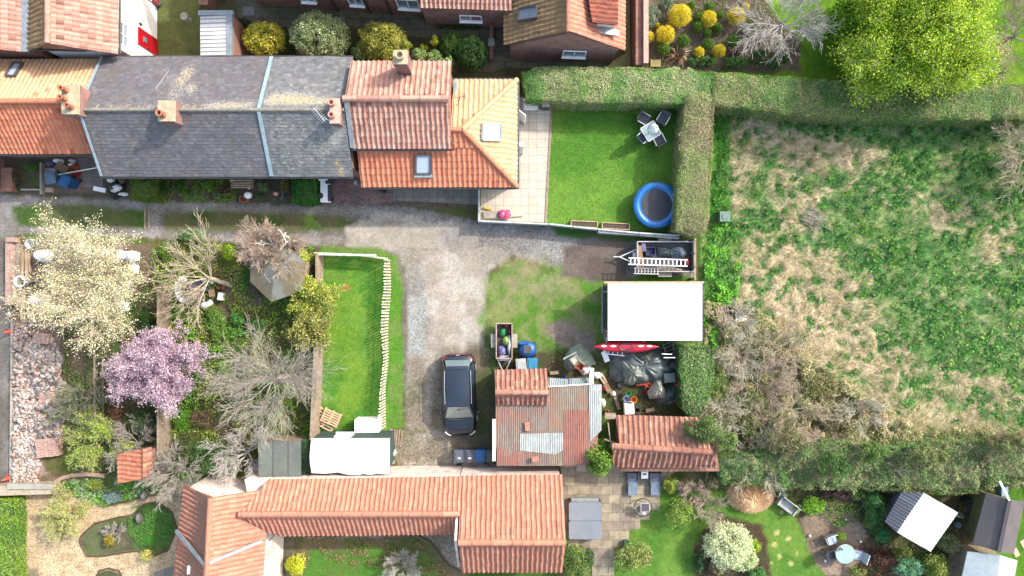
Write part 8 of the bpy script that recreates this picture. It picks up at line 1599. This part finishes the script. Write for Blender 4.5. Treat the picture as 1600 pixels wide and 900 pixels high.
# ---------------------------------------------------------------- hot tub, loungers, table on the stone patio
t = thing('hot_tub', 'square hot tub under a folding grey cover on the stone patio', 'hot tub', P(912, 806, 0)); w_ = 1.78; HT = M('grey_vinyl', S(140, 148, 158), S(128, 136, 146), 1.5, .5, fine=.04)
MB().box((0, 0, 0), (w_, w_*1.12, .72)).build('shell', M('brown_panel', S(110, 90, 76), None, 3), t)
def rounded(cx, cy, w, d, r, n=4):
    pts = []
    for sx, sy, a0 in ((1, 1, 0), (-1, 1, 90), (-1, -1, 180), (1, -1, 270)):
        for i in range(n+1): a = R(a0+90*i/n); pts.append((cx+sx*(w/2-r)+r*math.cos(a), cy+sy*(d/2-r)+r*math.sin(a)))
    return pts
MB().prism(rounded(0, .52, w_, 1.0, .12), .74, .84).build('cover', HT, t); MB().prism(rounded(0, -.5, w_, 1.0, .12), .74, .835).build('cover', HT, t); MB().box((0, .012, .75), (w_, .03, .07)).build('fold', BLACK, t); MB().box((0, 1.1, .45), (1.5, .2, .25)).build('cover_lift', M('grey_step', S(160, 168, 168), None, 2), t); MB().box((.3, -1.12, 0), (.55, .28, .2)).build('step', MATS['grey_step'], t)
def lounger(px, py, label, group):
    t = thing('sun_lounger', label, 'sun lounger', P(px, py), 0, group); MB().box((0, -.1, .28), (.5, 1.15, .08)).build('seat', M('blue_grey_rattan', S(140, 160, 180), S(104, 122, 144), 9, .6), t); MB().box((0, .42, .3), (.56, .3, .12)).build('headrest', RATTAN, t)
    for s in (-1, 1): MB().box((s*.3, .35, 0), (.06, .5, .5)).build('armrest', RATTAN, t)
    for s in (-1, 1):
        for b in (-.6, .4): MB().box((s*.22, b, 0), (.05, .05, .3)).build('leg', RATTAN, t)
lounger(987, 752, 'sun lounger on the left, nearest the hot tub', 'pair of rattan sun loungers'); lounger(1022, 752, 'sun lounger on the right, nearest the lawn', 'pair of rattan sun loungers')
t = thing('side_table', 'small white side table between the two sun loungers', 'table', P(1005, 739)); MB().box((0, 0, .4), (.38, .38, .04)).build('table_top', WHITE, t); MB().box((0, .05, .44), (.2, .1, .02)).build('magazine', MATS['blue_grey_rattan'], t)
for a in (-1, 1):
    for b in (-1, 1): MB().box((a*.16, b*.16, 0), (.04, .04, .4)).build('leg', WHITE, t)
t = thing('bistro_table', 'black round metal table with a square dark top on the stone patio', 'table', P(1003, 790)); MB().lathe((0, 0, 0), [(.5, .3), (.52, .32), (.5, .34), (.46, .32)], 24).build('ring', BLACK, t); MB().box((.04, .12, .68), (.46, .46, .03)).build('table_top', M('brown_dark_glass', S(110, 100, 110), None, 2, .2), t); m = MB()
for a in (-1, 1): m.box((.04+a*.23, .15, .68), (.03, .55, .05)); m.box((.04, .12+a*.23, .68), (.48, .03, .05))
m.build('table_frame', GRL, t); MB().tube((0, 0, 0), (0, .05, .68), .05).build('pedestal', BLACK, t)
bag('cushion', 1005, 801, 4.5, 4, .12, SHEETW, 'white cushion on the lower side of the black patio table', 'cushion', .42, 91); clutter('ornament', 991, 792, .14, .3, .15, .36, GRL, 'pale grey pot left of the square table top', 'ornament', 0, 'tub'); clutter('ornament', 1014, 792, .16, .2, .15, .36, GRL, 'pale grey pot right of the square table top', 'ornament', 0, 'tub')
GPOT = M('green_glaze', S(90, 150, 136), S(70, 126, 114), 5, .3); pot(978, 845, .17, 'green glazed pot nearer the lawn at the foot of the stone patio', 'green glazed pots', GPOT, GP); pot(968, 861, .18, 'green glazed pot nearer the bottom edge', 'green glazed pots', GPOT)
clutter('plant_stand', 1059, 764, .22, .22, .3, 0, M('silver_ball', S(170, 180, 190), None, 3, .3), 'grey metal bucket beside the yellow spiky shrub', 'bucket', 0, 'tub'); clutter('hose_reel', 1049, 735, .3, .3, .06, .02, TIMBER_N, 'round pale hoop leaning at the end of the old pantiled shed', 'hoop', 0, 'tub'); clutter('step', 908, 731, .55, .35, .1, .0, CONC, 'pale ribbed step at the foot of the ivy clad stump', 'step')
# bench, chairs and round table on the pebble circle
t = thing('garden_bench', 'grey slatted garden bench set diagonally beside the orange grass mound', 'bench', P(1225, 787), R(-37)); m = MB()
for i in range(6): m.box((0, -.2+i*.08, .42), (1.15, .06, .03))
m.build('slats', GRL, t); MB().box((0, .3, .42), (1.2, .04, .35)).build('backrest', GRL, t)
for s in (-1, 1): MB().box((s*.52, 0, 0), (.06, .5, .58)).build('leg', GRL, t)
t = thing('round_table', 'round pale green glass table on the pebble circle', 'table', P(1311, 858)); MB().disc((0, 0, .7), .52, 30, .02).build('table_top', M('aqua_glass', S(190, 214, 208), S(170, 198, 194), 1, .12, fine=0), t); MB().lathe((0, 0, .7), [(.52, 0), (.55, .01), (.52, .025)], 30).build('rim', GRL, t)
for i in range(4): a = .8+i*1.57; MB().tube((.4*math.cos(a), .4*math.sin(a), 0), (.3*math.cos(a), .3*math.sin(a), .7), .02).build('leg', BLACK, t)
clutter('table_ornament', 1313, 857, .16, .16, .12, .72, M('pale_ornament', S(214, 226, 220), S(120, 140, 130), 9), 'small ornament in the centre of the round glass table', 'ornament', 0, 'tub')
CW = M('pale_blue_fabric', S(214, 224, 236), S(190, 204, 220), 3, .7)
chair(1293, 839, 20, 'pale fabric chair above the round glass table', 'chairs round the glass table', CW, 'patio_chair', .55, BLACK); chair(1334, 862, 250, 'pale fabric chair right of the round glass table', 'chairs round the glass table', CW, 'patio_chair', .55, BLACK); chair(1292, 862, 110, 'dark fabric chair left of the round glass table', 'chairs round the glass table', M('dark_fabric', S(84, 90, 104), None, 3), 'patio_chair', .52, BLACK)
for i, (x, y, lb) in enumerate(((1320, 810, 'white garden light above the low plant'), (1343, 845, 'white garden light right of the glass table'), (1264, 836, 'white garden light at the lawn side of the pebble circle'), (1288, 875, 'white garden light below the dark chair'))):
    m = MB(); m.ell((0, 0, .12), (.07, .07, .07), 10, 6); m.tube((0, 0, 0), (0, 0, .1), .02); o = m.build('garden_light', WHITE); o.location = P(x, y); tag(o, lb, 'garden light', 'garden lights on the pebble circle')
for i, (x, y, rx, lb) in enumerate(((1159, 834, 5, 'white rock beside the yellow green round shrub'), (1168, 862, 6, 'white rock between the cream shrubs and the lawn'), (1248, 789, 3, 'white stone in the border beside the grey bench'))):
    m = MB(); m.ell((0, 0, .1), (rx*.03, rx*.025, .12), 9, 5, .3, i); o = m.build('rock', SHEETW); o.location = P(x, y); tag(o, lb, 'rock')
for x, y, lb in ((1587, 863, 'pale stepping stone nearer the brown felt shed'), (1600, 850, 'pale stepping stone cut by the right edge')): tag(MB().box((*P(x, y)[:2], 0), (.3, .5, .03), .5).build('stepping_stone', TIMBER_N), lb, 'stepping stone')
clutter('bird_table', 1496, 820, .34, .34, .05, .6, M('blue_dish', S(110, 140, 156), None, 3, .3), 'blue grey round dish between the white roof and the brown felt roof', 'dish', 0, 'tub'); bag('bag', 1502, 805, 6, 5, .3, SHEETW, 'white crumpled bag between the white ribbed roof and the brown felt roof', 'bag', 0, 95)
t = thing('trellis', 'dark narrow trellis panel right of the white ribbed roof', 'trellis', P(1506, 790)); MB().box((0, 0, 0), (.35, 1.0, .5)).build('panel', BLACK, t); MB().box((.28, 0, 0), (.04, 1.05, .8)).build('frame', TIMBER, t)
tag(MB().box((*P(1550, 760)[:2], .5), (.35, .5, .5)).build('water_butt', M('light_blue_plastic', S(150, 190, 214), None, 3)), 'light blue tank at the back of the brown felt roofed shed', 'tank')
# ---------------------------------------------------------------- person in black walking by the border
def skin(name, joints, edges, mat, parent, sub=1):
    me = bpy.data.meshes.new(name); me.from_pydata([j[0] for j in joints], edges, []); o = bpy.data.objects.new(name, me); COL.objects.link(o); o.parent = parent
    sk = o.modifiers.new('skin', 'SKIN'); me.skin_vertices[0].data[0].use_root = True
    for i, j in enumerate(joints): me.skin_vertices[0].data[i].radius = (j[1], j[2] if len(j) > 2 else j[1])
    su = o.modifiers.new('sub', 'SUBSURF'); su.levels = su.render_levels = sub
    dg = bpy.context.evaluated_depsgraph_get(); nm = bpy.data.meshes.new_from_object(o.evaluated_get(dg)); o.modifiers.clear(); o.data = nm
    nm.materials.clear(); nm.materials.append(mat)
    for p in nm.polygons: p.use_smooth = True
    return o
t = thing('person', 'bald person in a black coat and grey trousers standing by the cottage border', 'person', P(446, 309), R(-100))
SK = M('skin_tone', S(226, 170, 150), None, 4, .6, fine=.03)
J = [((0, 0, .95), .14, .11), ((0, 0, 1.2), .15, .11), ((0, -.01, 1.42), .16, .10), ((0, -.02, 1.53), .055), ((0, -.03, 1.62), .085, .095), ((0, -.03, 1.72), .08, .09)]
E = [(0, 1), (1, 2), (2, 3), (3, 4), (4, 5)]
for s in (-1, 1):
    b = len(J); J += [((s*.19, 0, 1.43), .06), ((s*.26, .02, 1.15), .045), ((s*.23, -.16, .95), .032), ((s*.22, -.22, .9), .03, .016), ((s*.1, 0, .88), .085), ((s*.11, -.03+.05*s, .48), .06), ((s*.11, .03+.08*s, .08), .042), ((s*.12, -.12+.08*s, .04), .04, .03)]
    E += [(2, b), (b, b+1), (b+1, b+2), (b+2, b+3), (0, b+4), (b+4, b+5), (b+5, b+6), (b+6, b+7)]
    for k in range(4):
        c = len(J); x = s*(.205+.018*k); J += [((x, -.265, .88), .009), ((x, -.285, .86-.004*(k % 2)), .008), ((x, -.28, .84), .007)]; E += [(b+3, c), (c, c+1), (c+1, c+2)]
    c = len(J); J += [((s*.18, -.23, .89), .01), ((s*.175, -.26, .875), .008)]; E += [(b+3, c), (c, c+1)]
body = skin('body', J, E, SK, t, 1)
m = MB(); m.ell((0, -.13, 1.66), (.014, .02, .025), 8, 5)
for s in (-1, 1): m.ell((s*.095, -.03, 1.66), (.015, .03, .035), 8, 5)
m.build('nose_and_ears', SK, body)
m = MB()
for s in (-1, 1): m.ell((s*.032, -.118, 1.685), (.012, .006, .008), 8, 5)
m.ell((0, -.118, 1.61), (.025, .006, .005), 8, 4); m.build('eyes_and_mouth', M('dark_features', (.06, .03, .03)), body)
Jc = [((0, 0, .86), .19, .15), ((0, 0, 1.2), .185, .145), ((0, -.01, 1.42), .2, .135), ((0, -.02, 1.49), .09, .08)]; Ec = [(0, 1), (1, 2), (2, 3)]
for s in (-1, 1): b = len(Jc); Jc += [((s*.2, 0, 1.43), .085), ((s*.27, .02, 1.15), .07), ((s*.235, -.15, .97), .052)]; Ec += [(2, b), (b, b+1), (b+1, b+2)]
skin('coat', Jc, Ec, M('black_cloth', (.012, .012, .014), None, 5, .9), t)
Jt = [((0, 0, .93), .15, .12)]; Et = []
for s in (-1, 1): b = len(Jt); Jt += [((s*.1, 0, .85), .1), ((s*.11, -.03+.05*s, .48), .078), ((s*.11, .03+.08*s, .1), .062)]; Et += [(0, b), (b, b+1), (b+1, b+2)]
skin('trousers', Jt, Et, M('grey_denim', S(120, 132, 150), None, 6), t)
for s in (-1, 1): MB().ell((s*.12, -.04+.08*s, .05), (.055, .14, .06), 10, 6).build('shoe', BLACK, t)
